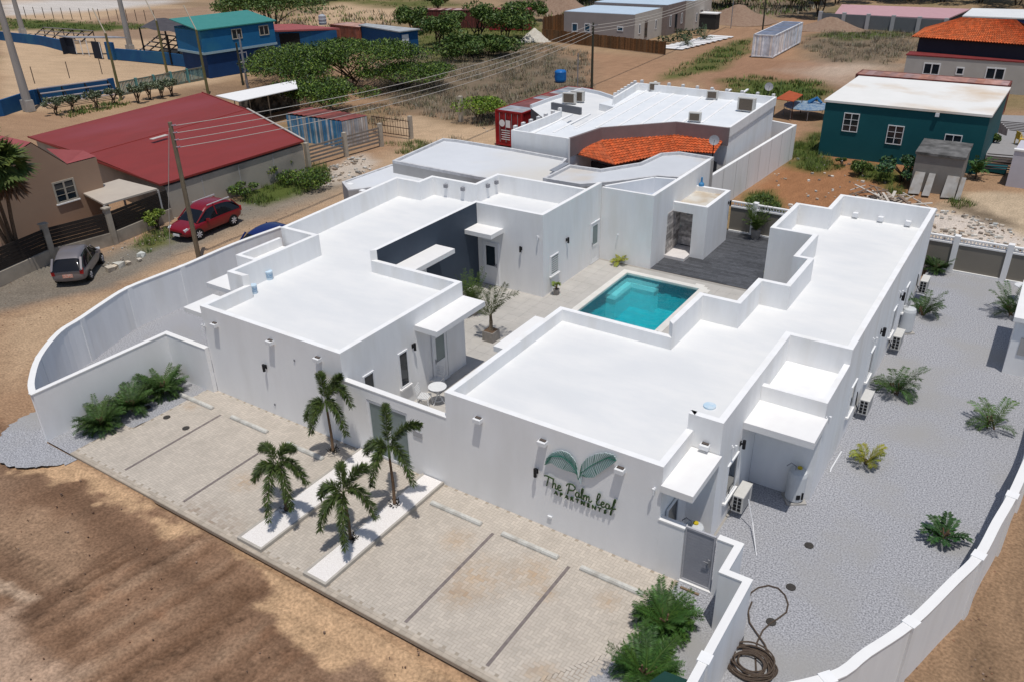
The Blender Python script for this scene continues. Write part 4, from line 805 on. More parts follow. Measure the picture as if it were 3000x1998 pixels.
def tank(p, lb, s=1.15, cap='round'):
    t = thing('water_heater', lb, 'water tank', p, 0.6, 'white water tanks beside the right building')
    MB().lathe((0, 0), [(0.22*s, 0.06), (0.25*s, 0.12), (0.25*s, 0.85*s), (0.22*s, 0.95*s), (0.1*s, 1.0*s)], 24).obj('tank', M('tank_enamel', (0.60, 0.62, 0.63), (0.55, 0.57, 0.58), 3, 0.35), t, smooth=False)
    MB().box(-0.3, 0.3, -0.3, 0.3, 0, 0.06).obj('base_slab', concr, t)
    if cap != 'plain':
        MB().cyl((0.05, 0.05), 0.075, 1.0*s, 1.03*s).obj('warning_cap', M('yellow_label', (0.55, 0.42, 0.02), None, 5, 0.5), t)
        MB().box(-0.06, 0.06, -0.262*s, -0.25*s, 0.22, 0.38).box(0.1, 0.16, -0.245*s, -0.225*s, 0.2, 0.45).obj('control_panel', blackm, t)
    MB().tube([(-0.1, -0.02, 0.98*s), (-0.1, -0.02, 1.12*s), (-0.22, 0.1, 1.15*s), (-0.3, 0.2, 1.0*s)], 0.015, 6).obj('pipe', greym, t)
    return t
q = G(2325, 1462); tank((q.x, q.y, 0), 'white water heater tank standing under the larger side canopy')
tank((7.72, 1.1, 0), 'white water heater tank half hidden behind the grey side gate')
q = G(2650, 972); tank((q.x, q.y, 0), 'white water tank beside the broad palm on the long side wall', 1.15, 'plain')
# bistro furniture
wp = M('white_furniture', (0.75, 0.76, 0.77), None, 4, 0.4)
def chair(p, rz, lb):
    t = thing('garden_chair', lb, 'chair', p, rz, 'white slatted bistro chairs')
    b = MB(); b2 = MB()
    for k in range(7): b.box(-0.2, 0.2, -0.2+k*0.06, -0.2+k*0.06+0.038, 0.42, 0.445)
    b.box(-0.215, -0.2, -0.21, 0.22, 0.40, 0.45).box(0.2, 0.215, -0.21, 0.22, 0.40, 0.45); b.obj('seat', wp, t)
    for k in range(5): b2.box(-0.2, 0.2, 0.215+k*0.012, 0.23+k*0.012, 0.52+k*0.075, 0.52+k*0.075+0.045)
    b2.bar((-0.2, 0.2, 0.44), (-0.2, 0.285, 0.88), 0.03, 0.03).bar((0.2, 0.2, 0.44), (0.2, 0.285, 0.88), 0.03, 0.03); b2.obj('backrest', wp, t)
    for sx in (-1, 1):
        for sy in (-1, 1): MB().bar((sx*0.19, sy*0.19, 0.42), (sx*0.22, sy*0.23, 0), 0.028, 0.028).obj('leg', wp, t)
    return t
def table(p, lb):
    t = thing('bistro_table', lb, 'table', p, 0.4, 'round white bistro tables')
    MB().lathe((0, 0), [(0.33, 0.70), (0.35, 0.71), (0.35, 0.735), (0.33, 0.745)], 28).obj('table_top', wp, t)
    for k in range(3):
        a = k*2*PI/3; MB().tube([(0.05*math.cos(a+2), 0.05*math.sin(a+2), 0.70), (0.04*math.cos(a), 0.04*math.sin(a), 0.4), (0.16*math.cos(a), 0.16*math.sin(a), 0.16), (0.27*math.cos(a), 0.27*math.sin(a), 0)], 0.018, 6).obj('leg', wp, t)
    r = MB(); r.tube([(0.17*math.cos(2*PI*k/16), 0.17*math.sin(2*PI*k/16), 0.17) for k in range(17)], 0.012, 5); r.obj('ring', wp, t)
q = G(1281, 1131, 0.75); table((q.x, q.y, 0.015), 'round white bistro table in the passage behind the entrance wall')
q = G(1243, 1160, 0.44); chair((q.x, q.y, 0.015), 1.9, 'white slatted chair left of the passage table, its back to the white wall'); q = G(1279, 1110, 0.44); chair((q.x, q.y, 0.015), 0.2, 'white slatted chair behind the passage table near the grey door panel')
q = G(2985, 880); table((q.x, q.y, 0.0), 'round white bistro table at the right edge on the gravel'); chair((q.x+0.15, q.y-0.75, 0), 3.3, 'white chair in front of the gravel yard table'); chair((q.x+0.9, q.y+0.4, 0), -1.2, 'white chair at the right picture edge behind the gravel yard table')
# buckets on the roof
bm_ = M('bucket_plastic', (0.45, 0.62, 0.75), (0.60, 0.70, 0.78), 8, 0.4)
def bucket(px, z, lb, label_band=True):
    q = G(*px, z); t = thing('paint_bucket', lb, 'bucket', (q.x, q.y, z), 0, 'paint buckets left on the roofs')
    MB().lathe((0, 0), [(0.125, 0), (0.145, 0.33), (0.155, 0.33), (0.155, 0.36), (0.14, 0.37)], 20).obj('pail', bm_, t)
    MB().lathe((0, 0), [(0.134, 0.10), (0.1445, 0.27)], 20).obj('paper_label', M('bucket_label', (0.10, 0.28, 0.50), (0.55, 0.62, 0.66), 22, 0.5), t)
bucket((745, 860), ZR+0.001, 'blue and white paint bucket on the left roof, closer to the corner'); bucket((791, 819), ZR+0.001, 'blue and white paint bucket on the left roof, farther back')
q = G(2088, 1216, ZR); b = MB(); b.lathe((0, 0), [(0.19, 0.0), (0.19, 0.05), (0.175, 0.055), (0.15, 0.05), (0.02, 0.05)], 24); tag(b.obj('bucket_lid', bm_, loc=(q.x-0.25, q.y+0.4, ZR+0.001)), 'round pale blue lid lying on the right roof near the raised parapet', 'lid')
# hose
def hose_pts():
    P = [(2225, 1718), (2222, 1800), (2210, 1760)]
    return [G(u, v, 0.02) for u, v in ((2192, 1752), (2200, 1735), (2222, 1720), (2252, 1714), (2280, 1722), (2300, 1742), (2309, 1768), (2304, 1792), (2283, 1808), (2256, 1826), (2235, 1845), (2218, 1880), (2213, 1920), (2215, 1960), (2213, 2010))]
b = MB(); rh = 0.022; b.tube(hose_pts(), rh, 6)
b.tube([G(u, v, 0.05) for u, v in ((2203, 1762), (2192, 1790), (2196, 1822), (2215, 1850), (2240, 1885), (2254, 1920), (2256, 1960), (2250, 2010))], rh, 6)
cq = G(2205, 1950); r_ = random.Random(9)
for k in range(13):
    ra = r_.uniform(0.30, 0.62); ex, ey = r_.uniform(-0.12, 0.12), r_.uniform(-0.12, 0.12); b.tube([(cq.x+ex+ra*math.cos(a)*(1+0.06*math.sin(3*a+k)), cq.y+ey+ra*0.85*math.sin(a), 0.03+0.024*(k % 6)+0.015*math.sin(2*a+k)) for a in [2*PI*i/28+k for i in range(27)]], rh, 6)
tag(b.obj('garden_hose', M('hose_rubber', (0.10, 0.075, 0.055), (0.07, 0.05, 0.04), 12, 0.6)), 'brown garden hose looped and coiled on the gravel', 'hose')
tag(MB().tube([G(2193, 1462, 0.9), G(2205, 1530, 0.25), G(2216, 1627, 0.02)], 0.015, 6).obj('drain_pipe', pvc), 'thin white pipe running from the outdoor unit onto the gravel', 'pipe')
tag(MB().tube([G(2192, 1725, 0.03), G(2173, 1885, 0.03)], 0.03, 6).obj('black_pipe', M('pipe_black', (0.06, 0.06, 0.065), None, 5, 0.5)), 'dark pipe lying along the foot of the zigzag wall', 'pipe')
tag(MB().tube([G(2465, 1322, 0.02), G(2435, 1372, 0.02), G(2432, 1382, 0.02)], 0.025, 6).obj('white_pipe', pvc), 'short white pipe at the foot of the long side wall', 'pipe')
tag(MB().bar(G(1993, 1718, 0.03), G(2047, 1741, 0.03), 0.06, 0.04).obj('timber_offcut', wood), 'pale strip of timber lying before the side gate', 'timber')
# small outbuilding at the right edge of the gravel yard
q0 = G(2934, 1091); t = thing('garden_shelter', 'small white shelter with a flat slab roof at the right edge of the yard', 'shelter', (q0.x, q0.y, 0), 0)
MB().box(0, 0.25, 0, 3.2, -0.05, 2.25).box(0.25, 1.0, 0, 0.2, -0.05, 2.25).obj('wall', white, t); MB().box(-0.12, 1.0, -0.15, 3.9, 2.251, 2.42).obj('roof', slab, t); MB().box(0.3, 0.9, -0.03, -0.001, 0.9, 1.6).obj('panel', greyw, t)

# ================================================================== the sign
def leafshape(side):
    pts = []; N = 26
    for k in range(N+1):      # upper edge from stem to tip, then lower edge back
        t = k/N; w_ = 0.62*math.sin(PI*t**0.8)**0.75
        pts.append((t, w_))
    return pts
sgn = thing('wall_sign', 'palm leaf emblem over green script lettering on the front wall', 'sign')
def leaf_emblem(side):
    bx, bz = 0, 0
    P0 = on_y(1698, 1415, 0); cx = {-1: [(1693, 1379), (1676, 1353), (1652, 1334), (1620, 1331)], 1: [(1706, 1380), (1732, 1361), (1760, 1346), (1785, 1336)]}[side]
    mid = [on_y(u, v, 0) for u, v in cx]
    if side == -1: up_ = [(1697, 1370), (1688, 1342), (1670, 1321), (1646, 1313), (1618, 1321), (1603, 1338), (1599, 1356)]; lo_ = [(1602, 1357), (1618, 1352), (1639, 1366), (1660, 1374), (1681, 1379), (1695, 1381)]
    else: up_ = [(1704, 1374), (1708, 1353), (1723, 1335), (1751, 1323), (1779, 1320), (1803, 1327), (1811, 1341)]; lo_ = [(1808, 1348), (1789, 1362), (1768, 1376), (1744, 1395), (1723, 1395), (1709, 1387)]
    sc = lambda L: [on_y(u, v, 0) for u, v in L]
    up_, lo_ = sc(up_), sc(lo_)
    def scal(l, n=24):
        out = []
        for i in range(n):
            f = i/(n-1)*(len(l)-1); k = min(len(l)-2, int(f)); p = l[k].lerp(l[k+1], f-k); out.append(p)
        return out
    U2, L2 = scal(up_), scal(lo_); cen = sum(U2+L2, Vector())/len(U2+L2)
    out = []
    for i, p in enumerate(U2+L2): out.append(cen+(p-cen)*(1.0 if i % 2 else 0.955))
    b = MB(); n = len(out); vs = [(p.x, -0.055, p.z) for p in out]+[(p.x, -0.075, p.z) for p in out]
    b.add(vs, [tuple(range(n)), tuple(range(2*n-1, n-1, -1))]+[(i, (i+1) % n, n+(i+1) % n, n+i) for i in range(n)])
    m_ = b.obj('leaf_emblem', M('emblem_plate', (0.52, 0.60, 0.62), (0.48, 0.57, 0.59), 4, 0.5), sgn)
    v = MB(); base = on_y(1698, 1400, 0); tip = U2[-1].lerp(L2[0], 0.5)
    spine = [base, mid[0], mid[1], mid[2], mid[3], tip]; 
    sp = scal(spine, 30); v.tube([(p.x, -0.08, p.z) for p in sp], 0.012, 4)
    for i in range(6, 30):
        for E_ in (U2, L2[::-1]):
            e = E_[min(23, max(0, int((i-4)*0.92)))]; p = sp[i-3]; d = e-p; q2 = p+d*0.93; v.bar((p.x, -0.08, p.z), (q2.x, -0.08, q2.z), 0.009, 0.010)
    v.obj('leaf_veins', M('emblem_green', (0.02, 0.14, 0.09), (0.05, 0.22, 0.16), 6, 0.4), m_)
leaf_emblem(-1); leaf_emblem(1)
MB().prism([(0, 0), (1, 0), (1, 1)], 0, 0.001)
b = MB(); b.tube([on_y(u, v, -0.065) for u, v in ((1690, 1372), (1697, 1395), (1700, 1414))], 0.022, 5).tube([on_y(u, v, -0.065) for u, v in ((1710, 1375), (1703, 1398), (1701, 1416))], 0.022, 5); b.obj('leaf_stem', MATS['emblem_plate'], sgn)
# handwriting strokes (letter space: x advance, y up, cap height 1)
GL = {'T': (0.75, [[(0.0, 0.92), (0.25, 1.0), (0.85, 0.92)], [(0.42, 0.96), (0.32, 0.5), (0.22, 0.0)]]),
 'h': (0.5, [[(0.12, 0.95), (0.08, 0.5), (0.02, 0.0)], [(0.04, 0.2), (0.18, 0.5), (0.32, 0.45), (0.3, 0.1), (0.42, 0.02), (0.52, 0.15)]]),
 'e': (0.42, [[(0.02, 0.22), (0.2, 0.28), (0.3, 0.42), (0.18, 0.52), (0.05, 0.35), (0.05, 0.1), (0.2, 0.0), (0.42, 0.15)]]),
 'P': (0.85, [[(0.28, 0.95), (0.22, 0.5), (0.12, -0.02)], [(0.02, 0.75), (0.15, 1.0), (0.55, 1.08), (0.82, 0.85), (0.65, 0.52), (0.3, 0.42)]]),
 'a': (0.46, [[(0.34, 0.45), (0.15, 0.5), (0.02, 0.25), (0.1, 0.02), (0.28, 0.12), (0.36, 0.45), (0.33, 0.08), (0.46, 0.1)]]),
 'l': (0.3, [[(0.0, 0.12), (0.2, 0.6), (0.26, 1.0), (0.14, 1.02), (0.08, 0.5), (0.12, 0.03), (0.3, 0.12)]]),
 'L': (0.42, [[(0.02, 0.3), (0.3, 0.8), (0.34, 1.12), (0.18, 1.12), (0.06, 0.5), (0.12, 0.03), (0.4, 0.14)]]),
 'm': (0.72, [[(0.02, 0.48), (0.02, 0.0)], [(0.03, 0.25), (0.16, 0.5), (0.26, 0.42), (0.25, 0.02)], [(0.26, 0.25), (0.4, 0.5), (0.5, 0.42), (0.49, 0.08), (0.62, 0.02), (0.74, 0.18)]]),
 'f': (0.5, [[(0.0, 0.15), (0.25, 0.55), (0.42, 1.1), (0.3, 1.12), (0.18, 0.5), (0.06, -0.42), (0.0, -0.3), (0.16, 0.12), (0.46, 0.3)]])}
A_, B_ = on_y(1598, 1414, 0), on_y(1797, 1478, 0)   # baseline start and end
def catm(P, n=5):
    if len(P) < 3: return P
    o = []
    for i in range(len(P)-1):
        p0 = P[max(0, i-1)]; p1 = P[i]; p2 = P[i+1]; p3 = P[min(len(P)-1, i+2)]
        for k in range(n):
            t = k/n; o.append(tuple(0.5*((2*p1[j])+(p2[j]-p0[j])*t+(2*p0[j]-5*p1[j]+4*p2[j]-p3[j])*t*t+(3*p1[j]-p0[j]-3*p2[j]+p3[j])*t**3) for j in (0, 1)))
    return o+[P[-1]]
word = 'The Palm Leaf'; adv = 0; seq = []
for i, ch in enumerate(word):
    if ch == ' ': adv += 0.42; continue
    w_, st_ = GL[ch]; seq.append((ch, adv, st_)); adv += w_
sx = (B_.x-A_.x+0.12)/adv; sy = 0.35; gm = M('sign_green', (0.022, 0.055, 0.014), (0.03, 0.075, 0.02), 8, 0.4)
zb = lambda x: A_.z+(B_.z-A_.z)*(x-A_.x)/(B_.x-A_.x)
for ch, ad, st_ in seq:
    b = MB()
    for s_ in st_:
        b.tube([(A_.x+(ad+x)*sx, -0.06, A_.z-0.02+y*sy) for x, y in catm(s_)], 0.022, 5)
    b.obj('script_letter', gm, sgn)
dg_n = 'APARTMENTS'
for k, ch in enumerate(dg_n):
    cu = bpy.data.curves.new('lettering', 'FONT'); cu.body = ch; cu.size = 0.18; cu.extrude = 0.02; cu.align_x = 'CENTER'; cu.offset = 0.003
    tmp = bpy.data.objects.new('tmp', cu); COL.objects.link(tmp); dg = bpy.context.evaluated_depsgraph_get(); me = bpy.data.meshes.new_from_object(tmp.evaluated_get(dg)); bpy.data.objects.remove(tmp)
    me.materials.clear(); me.materials.append(gm); o = bpy.data.objects.new('block_letter', me); COL.objects.link(o); o.parent = sgn
    x = A_.x+0.38+(B_.x-A_.x-0.6)*k/9; o.location = (x, -0.05, A_.z-0.22); o.rotation_euler = (PI/2, 0, 0)

# ================================================================== NEIGHBOURHOOD
def clay(name, base=(0.50, 0.10, 0.035), dark=(0.20, 0.035, 0.015)): return M(name, base, (base[0]*0.75, base[1]*0.7, base[2]*0.7), 5, 0.75, 0.2)
def flat_poly(b, P, z0, z1): return b.prism([(p[0], p[1]) for p in P], z0, z1)
def corrug(b, p, q, z0, z1, pitch=0.25, depth=0.05, cols=None, r_=None, out=None):
    """corrugated sheet wall between two ground points"""
    p = Vector((p[0], p[1])); q = Vector((q[0], q[1])); L_ = (q-p).length; d = (q-p)/L_; n_ = Vector((d.y, -d.x)) if out is None else out; k = max(2, int(L_/pitch)*2); last = None
    for i in range(k+1):
        c = p+d*(L_*i/k)+n_*(depth if i % 2 else 0)
        if last is not None:
            if cols: b.col = jit(r_.choice(cols), r_, 0.15)
            b.face([(last.x, last.y, z0), (c.x, c.y, z0), (c.x, c.y, z1), (last.x, last.y, z1)])
        last = c
def tiles(b, a, bb, c, d, r_, col=(0.46, 0.10, 0.035), nu=None, nv=None, amp=0.06):
    """clay tile roof plane a-b eave, d-c ridge: barrel rows with stepped courses"""
    a, bb, c, d = map(Vector, (a, bb, c, d)); W_ = ((bb-a).length+(c-d).length)/2; H_ = ((d-a).length+(c-bb).length)/2; nu = nu or max(4, int(W_/0.24)); nv = nv or max(3, int(H_/0.38)); nrm = (bb-a).cross(d-a).normalized()
    if nrm.z < 0: nrm = -nrm
    for i in range(nu):
        for j in range(nv):
            u0, u1, v0, v1 = i/nu, (i+1)/nu, j/nv, (j+1)/nv; um = (u0+u1)/2; um2 = u0+(u1-u0)*0.25; um3 = u0+(u1-u0)*0.75
            P = lambda u, v, h_: a.lerp(bb, u).lerp(d.lerp(c, u), v)+nrm*h_
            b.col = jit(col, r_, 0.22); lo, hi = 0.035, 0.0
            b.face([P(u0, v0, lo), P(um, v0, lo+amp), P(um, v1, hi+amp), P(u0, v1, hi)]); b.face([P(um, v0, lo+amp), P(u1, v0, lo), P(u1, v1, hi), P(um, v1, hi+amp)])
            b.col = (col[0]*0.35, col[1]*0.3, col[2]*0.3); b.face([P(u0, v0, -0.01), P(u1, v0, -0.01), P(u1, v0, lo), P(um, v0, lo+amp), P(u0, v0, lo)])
tilem = MV('clay_tile', 0.75, scale=4, amt=0.18)
r_ = random.Random(77)
# ---- white neighbour house with the terracotta veranda
nh = thing('house', 'large white flat-roofed house with a curved terracotta veranda roof behind the pool', 'house')
ZN = 4.2
NP = [G(1660, 424, ZN)]
def g4(L, z): return [G(u, v, z) for u, v in L]
# outline of high roof (px at parapet height)
top = g4([(1502, 382), (1668, 405), (1760, 375), (1981, 358), (2137, 374), (2272, 285), (1868, 244), (1756, 283), (1800, 293), (1690, 350), (1640, 327)], ZN)
b = MB(); flat_poly(b, top, -0.1, ZN-0.55); b.obj('wall', white, nh)
b = MB(); b.strip(g4([(1668, 407), (1660, 405), (1502, 382), (1640, 327)], ZN), 0.15, -0.1, ZN); b.obj('parapet', white, nh)
b = MB(); b.strip(g4([(2137, 374), (2272, 285), (1868, 244), (1798, 286)], ZN), 0.15, ZN-0.6, ZN); b.obj('parapet', white, nh)
MB().strip(g4([(1668, 406), (1760, 375), (1981, 358), (2137, 376)], ZN), 0.18, ZN-1.1, ZN).obj('parapet', M('mauve_plaster', (0.21, 0.17, 0.17), None, 2, 0.85), nh)
# roof ridges
A, B = G(1670, 400, ZN-0.5), G(2137, 372, ZN-0.5)
b = MB(); d_ = (G(1868, 250, ZN-0.5)-G(1600, 385, ZN-0.5)).normalized()
for k in range(9):
    s_ = G(1560+k*62, 392-k*3-(0 if k < 2 else 8), ZN-0.5); e = s_+d_*((14 if k > 1 else 6)-k*0.25); b.bar((s_.x, s_.y, ZN-0.53), (e.x, e.y, ZN-0.53), 0.16, 0.08)
for k, (p, q) in enumerate((((1600, 380), (1760, 330)), ((1580, 396), (1840, 330)))): pass
b.obj('roof_ribs', white, nh)
MB().face([(p.x, p.y, ZN-0.535) for p in top]).obj('roof', M('veranda_roof_white', (0.76, 0.78, 0.80), (0.70, 0.73, 0.76), 0.8, 0.7), nh)
b = MB()
for (L_, n_) in ((((2265, 290), (1880, 248)), 9), (((1860, 250), (1802, 286)), 6), (((1640, 331), (1510, 384)), 6)):
    P, Q = G(*L_[0], ZN-0.3), G(*L_[1], ZN-0.3)
    for k in range(n_+1):
        c = P.lerp(Q, k/n_); MB().box(c.x-0.09, c.x+0.09, c.y-0.13, c.y+0.13, ZN-0.6, ZN+0.02).obj('pier', slab, nh)

# veranda tiles
vb = MB()
E_ = g4([(1664, 446), (1803, 485), (1900, 462), (1990, 446), (2092, 452)], 3.05); R_ = g4([(1668, 430), (1752, 399), (1960, 378), (1990, 377), (2133, 394)], 3.5)
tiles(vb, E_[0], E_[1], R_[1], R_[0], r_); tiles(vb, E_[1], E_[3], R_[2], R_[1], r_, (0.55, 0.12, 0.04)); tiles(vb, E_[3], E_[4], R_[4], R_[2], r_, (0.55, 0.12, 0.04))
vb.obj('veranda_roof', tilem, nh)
MB().strip([(p.x, p.y) for p in g4([(1668, 452), (1800, 494), (1990, 450), (2100, 475)], 2.3)], 0.1, -0.1, 2.3).obj('veranda_wall', M('veranda_navy', (0.05, 0.055, 0.07), None, 2, 0.8), nh)  # navy wall beneath the veranda tiles
for u, v in ((1800, 385), (1866, 380), (1947, 374), (1993, 374), (2062, 382), (2122, 388)):
    p = G(u, v, 3.5); MB().box(p.x-0.1, p.x+0.1, p.y-0.22, p.y-0.02, 3.32, 3.66).obj('wall_lamp', pvc, nh)
for u, v in ((1680, 428), (1716, 412), (1752, 396)): p = G(u, v, 3.5); MB().box(p.x-0.06, p.x+0.06, p.y-0.2, p.y-0.05, 3.35, 3.75).obj('wall_lamp', blackm, nh)
for u, v in ((2172, 411), (2237, 368)): p = G(u, v, 2.4); wall_lamp(nh, (p.x+0.05, p.y, 2.4), (1, 0, 0), 1.6)
# annex behind
an = g4([(1555, 318), (1617, 295), (1705, 268), (1755, 278), (1800, 293), (1760, 385), (1640, 385)], 3.2); b = MB(); flat_poly(b, an, -0.1, 3.2); b.obj('wall', M('dark_grey_wall', (0.13, 0.135, 0.15), None, 2, 0.8), nh)
MB().face([(p.x, p.y, 3.205) for p in an]).obj('roof', roofw, nh); MB().seg(G(1617, 301, 3.7).xy, G(1702, 317, 3.7).xy, 0.2, 2.0, 3.7).obj('wall', MATS['dark_grey_wall'], nh); b = MB(); b.strip([(p.x, p.y) for p in an[:5]], 0.15, 3.2, 3.45); b.obj('parapet', roofg, nh)
# lower grey roofs of the neighbour, butting the pool house and left building
lr = thing('house', 'long low house with pale grey roof decks between the white house and the left building', 'house')
z1 = 3.30
def deck(px, z, lb_, t_=0.15, ph_=0.14, mat=roofg):
    P = [(p.x, p.y) for p in g4(px, z)]; a_ = sum(P[i][0]*P[(i+1) % len(P)][1]-P[(i+1) % len(P)][0]*P[i][1] for i in range(len(P)))
    if a_ < 0: P = P[::-1]
    b = MB(); b.prism(P, -0.1, z-0.02); b.obj('wall', greyw, lr); MB().face([(x, y, z-0.015) for x, y in P]).obj('roof', mat, lr)
    b = MB(); ring(b, P, t_, z-0.019, [z+ph_]*len(P)); b.obj('roof_edge', M('grey_edge', (0.66, 0.66, 0.67), (0.50, 0.50, 0.51), 3, 0.8), lr)
deck([(1150, 478), (1298, 412), (1340, 416), (1502, 442), (1662, 472), (1585, 552), (1400, 526), (1290, 505)], 3.1, '')
deck([(1002, 536), (1148, 484), (1290, 510), (1400, 535), (1360, 560), (1160, 545), (1020, 560)], 2.5, '', ph_=0.05)
deck([(1590, 530), (1668, 490), (1760, 503), (1875, 484), (1935, 456), (1990, 452), (2092, 468), (1990, 528), (1925, 524), (1775, 543), (1700, 548)], 3.35, '', mat=M('beige_grey_roof', (0.60, 0.62, 0.65), (0.55, 0.57, 0.60), 0.4, 0.7, c3=(0.58, 0.50, 0.40), sc3=0.22))
for u, v in ((1010, 541), (1045, 560)): p = G(u, v, 2.5)+Vector((0.2, 0.25, 0)); MB().box(p.x-0.15, p.x+0.15, p.y-0.15, p.y+0.15, -0.1, 2.5).obj('pillar', white, lr)

# solar panel on the house roof
q = G(1640, 487, 3.3); t = MB(); t.prism([(p.x, p.y) for p in g4([(1610, 497), (1655, 474), (1668, 478), (1625, 502)], 3.5)], 3.42, 3.46); tag(t.obj('roof_panel', M('panel_grey', (0.20, 0.22, 0.26), (0.35, 0.36, 0.38), 30, 0.4, stretch=(4, 0.2, 1))), 'ribbed grey panel lying on the pale roof deck by the veranda', 'panel')
# side wall of the white house (runs back along the yard)
sw = thing('boundary_wall', 'tall white side wall with vertical joints running beside the orange dirt plot', 'wall')
MB().seg((-2.75, 27.2), (-2.05, 43.4), 0.2, -0.1, 2.35).obj('wall', white, sw); MB().seg((-2.05, 43.3), (-5.5, 44.3), 0.2, -0.1, 2.34).obj('wall', white, sw)
b = MB()
for k in range(8): y = 28.5+k*2.0; x = -2.75+0.7*(y-27.2)/16.2+0.102; b.box(x, x+0.006, y, y+0.03, 0, 2.34)
b.obj('joints', greyw, sw)

# rooftop units and antenna
def roof_unit(px, z, lb, s=1.0, rz=0.2):
    p = G(*px, z); t = thing('rooftop_unit', lb, 'air conditioner', (p.x, p.y, z), rz, 'air conditioner units on the white house roof'); h_ = 0.62*s
    MB().box(-0.4*s, 0.4*s, -0.17, 0.17, 0.06, h_).obj('casing', M('ac_casing2', (0.60, 0.58, 0.54), None, 5, 0.5), t); MB().box(-0.32*s, 0.30*s, -0.178, -0.171, 0.12, h_-0.06).obj('fan_grille', M('grille_dark', (0.06, 0.05, 0.045), (0.18, 0.14, 0.10), 40, 0.6), t); MB().box(-0.35, -0.25, -0.2, 0.2, 0, 0.06).box(0.25, 0.35, -0.2, 0.2, 0, 0.06).obj('feet', greym, t)
roof_unit((1917, 268), ZN-0.5, 'rooftop air conditioner at the left end of the far parapet'); roof_unit((2086, 292), ZN-0.5, 'rooftop air conditioner in the middle of the far parapet')
roof_unit((2185, 328), ZN-0.5, 'large rooftop air conditioner with brown grille by the side parapet', 1.5, 0.0); roof_unit((2035, 358), ZN-0.5, 'rooftop air conditioner with loose wires above the veranda'); roof_unit((1668, 305), 3.25, 'cream rooftop air conditioner on the dark-walled annex, left one', 1.3); roof_unit((1692, 300), 3.25, 'cream rooftop air conditioner on the dark-walled annex, right one', 1.3)
def dish(px, z, lb):
    p = G(*px, z); t = thing('satellite_dish', lb, 'satellite dish', (p.x, p.y, z), 0.4); MB().tube([(0, 0, -0.6), (0, 0, 0.7)], 0.035, 6).obj('mast', blackm, t); b = MB()
    m_ = Matrix.Rotation(math.radians(62), 4, 'X') @ Matrix.Scale(1, 4); v_ = [m_ @ Vector((0.30*r0*math.cos(2*PI*k/14), 0.30*r0*math.sin(2*PI*k/14), 0.07*r0*r0))+Vector((0, 0, 0.85)) for r0 in (0.25, 0.6, 1) for k in range(14)]
    b.add(v_, [tuple(range(14))]+[(i*14+k, i*14+(k+1) % 14, (i+1)*14+(k+1) % 14, (i+1)*14+k) for i in range(2) for k in range(14)]); b.obj('dish', greym, t); MB().bar((0, 0, 0.7), (0, -0.5, 1.0), 0.02, 0.02).obj('arm', blackm, t)
dish((2088, 455), 3.3, 'small grey satellite dish on a black mast at the veranda corner'); dish((2248, 292), 3.9, 'satellite dish at the far corner of the white house roof')
q = G(2055, 542, 2.9); tag(MB().lathe((0, 0), [(0.15, 0), (0.15, 0.35), (0.06, 0.45), (0.05, 0.7)], 12).obj('gas_bottle', M('blue_paint', (0.05, 0.22, 0.45), None, 4, 0.4), loc=(q.x, q.y, 2.6)), 'blue bottle standing behind the shower block roof', 'bottle')

# ---- shipping containers
def container(name, lb, c0, c1, wd, h, colr, roofc, grp, r_, z=0.0, corr=0.28, rows=None):
    """c0 -> c1 long side on the ground, width to the left of that direction"""
    c0 = Vector((c0[0], c0[1])); c1 = Vector((c1[0], c1[1])); d = (c1-c0).normalized(); n_ = Vector((-d.y, d.x)); P = [c0, c1, c1+n_*wd, c0+n_*wd]; t = thing(name, lb, 'container', (0, 0, 0), 0, grp)
    b = MB()
    for i in range(4): p, q = P[i], P[(i+1) % 4]; corrug(b, p, q, z+0.15, z+h-0.12, corr, 0.04, colr, r_)
    b.obj('side_panels', MATS.get('painted_steel') or MV('painted_steel', 0.6, scale=1.5, amt=0.3, spec=0.35), t)
    b = MB()
    for p in P: b.col = colr[0]; b.box(p.x-0.07, p.x+0.07, p.y-0.07, p.y+0.07, z, z+h)
    for i in range(4):
        p, q = P[i], P[(i+1) % 4]; b.col = colr[0]; b.bar((p.x, p.y, z+h-0.06), (q.x, q.y, z+h-0.06), 0.12, 0.12); b.bar((p.x, p.y, z+0.1), (q.x, q.y, z+0.1), 0.12, 0.14)
    b.obj('frame', MATS['painted_steel'], t)
    b = MB(); n = int((c1-c0).length/0.6)
    for k in range(n):
        a_ = c0.lerp(c1, k/n); e_ = c0.lerp(c1, (k+1)/n); b.col = jit(r_.choice(roofc), r_, 0.15); b.face([(q.x, q.y, z+h-0.02) for q in (a_, e_, e_+n_*wd, a_+n_*wd)])
    b.obj('roof', MATS['painted_steel'], t); return t, P
CG = 'shipping containers about the neighbourhood'
RED = [(0.30, 0.012, 0.015), (0.24, 0.012, 0.014)]
c0 = G(1455, 425); t, P = container('shipping_container', 'dark red shipping container with white lettering on its doors, behind the low house', (c0.x+2.4, c0.y), (c0.x+2.7, c0.y+10.5), 2.4, 2.7, RED, [(0.30, 0.31, 0.33), (0.30, 0.31, 0.33), (0.22, 0.07, 0.06)], CG, r_)
cb = MB()
for i in range(4): x = c0.x+0.35+i*0.55; cb.box(x, x+0.04, c0.y-0.05, c0.y-0.01, 0.3, 2.5)
cb.obj('lock_bars', MATS['painted_steel'] if False else greym, t)
cb = MB(); cb.lathe((0, 0), [(0.26, 0), (0.26, 0.01)], 18); o = cb.obj('round_emblem', pvc, t, loc=(c0.x+0.6, c0.y-0.055, 1.75)); o.rotation_euler = (PI/2, 0, 0)
cb = MB(); cb.box(c0.x+0.95, c0.x+1.35, c0.y-0.06, c0.y-0.052, 1.45, 2.0)
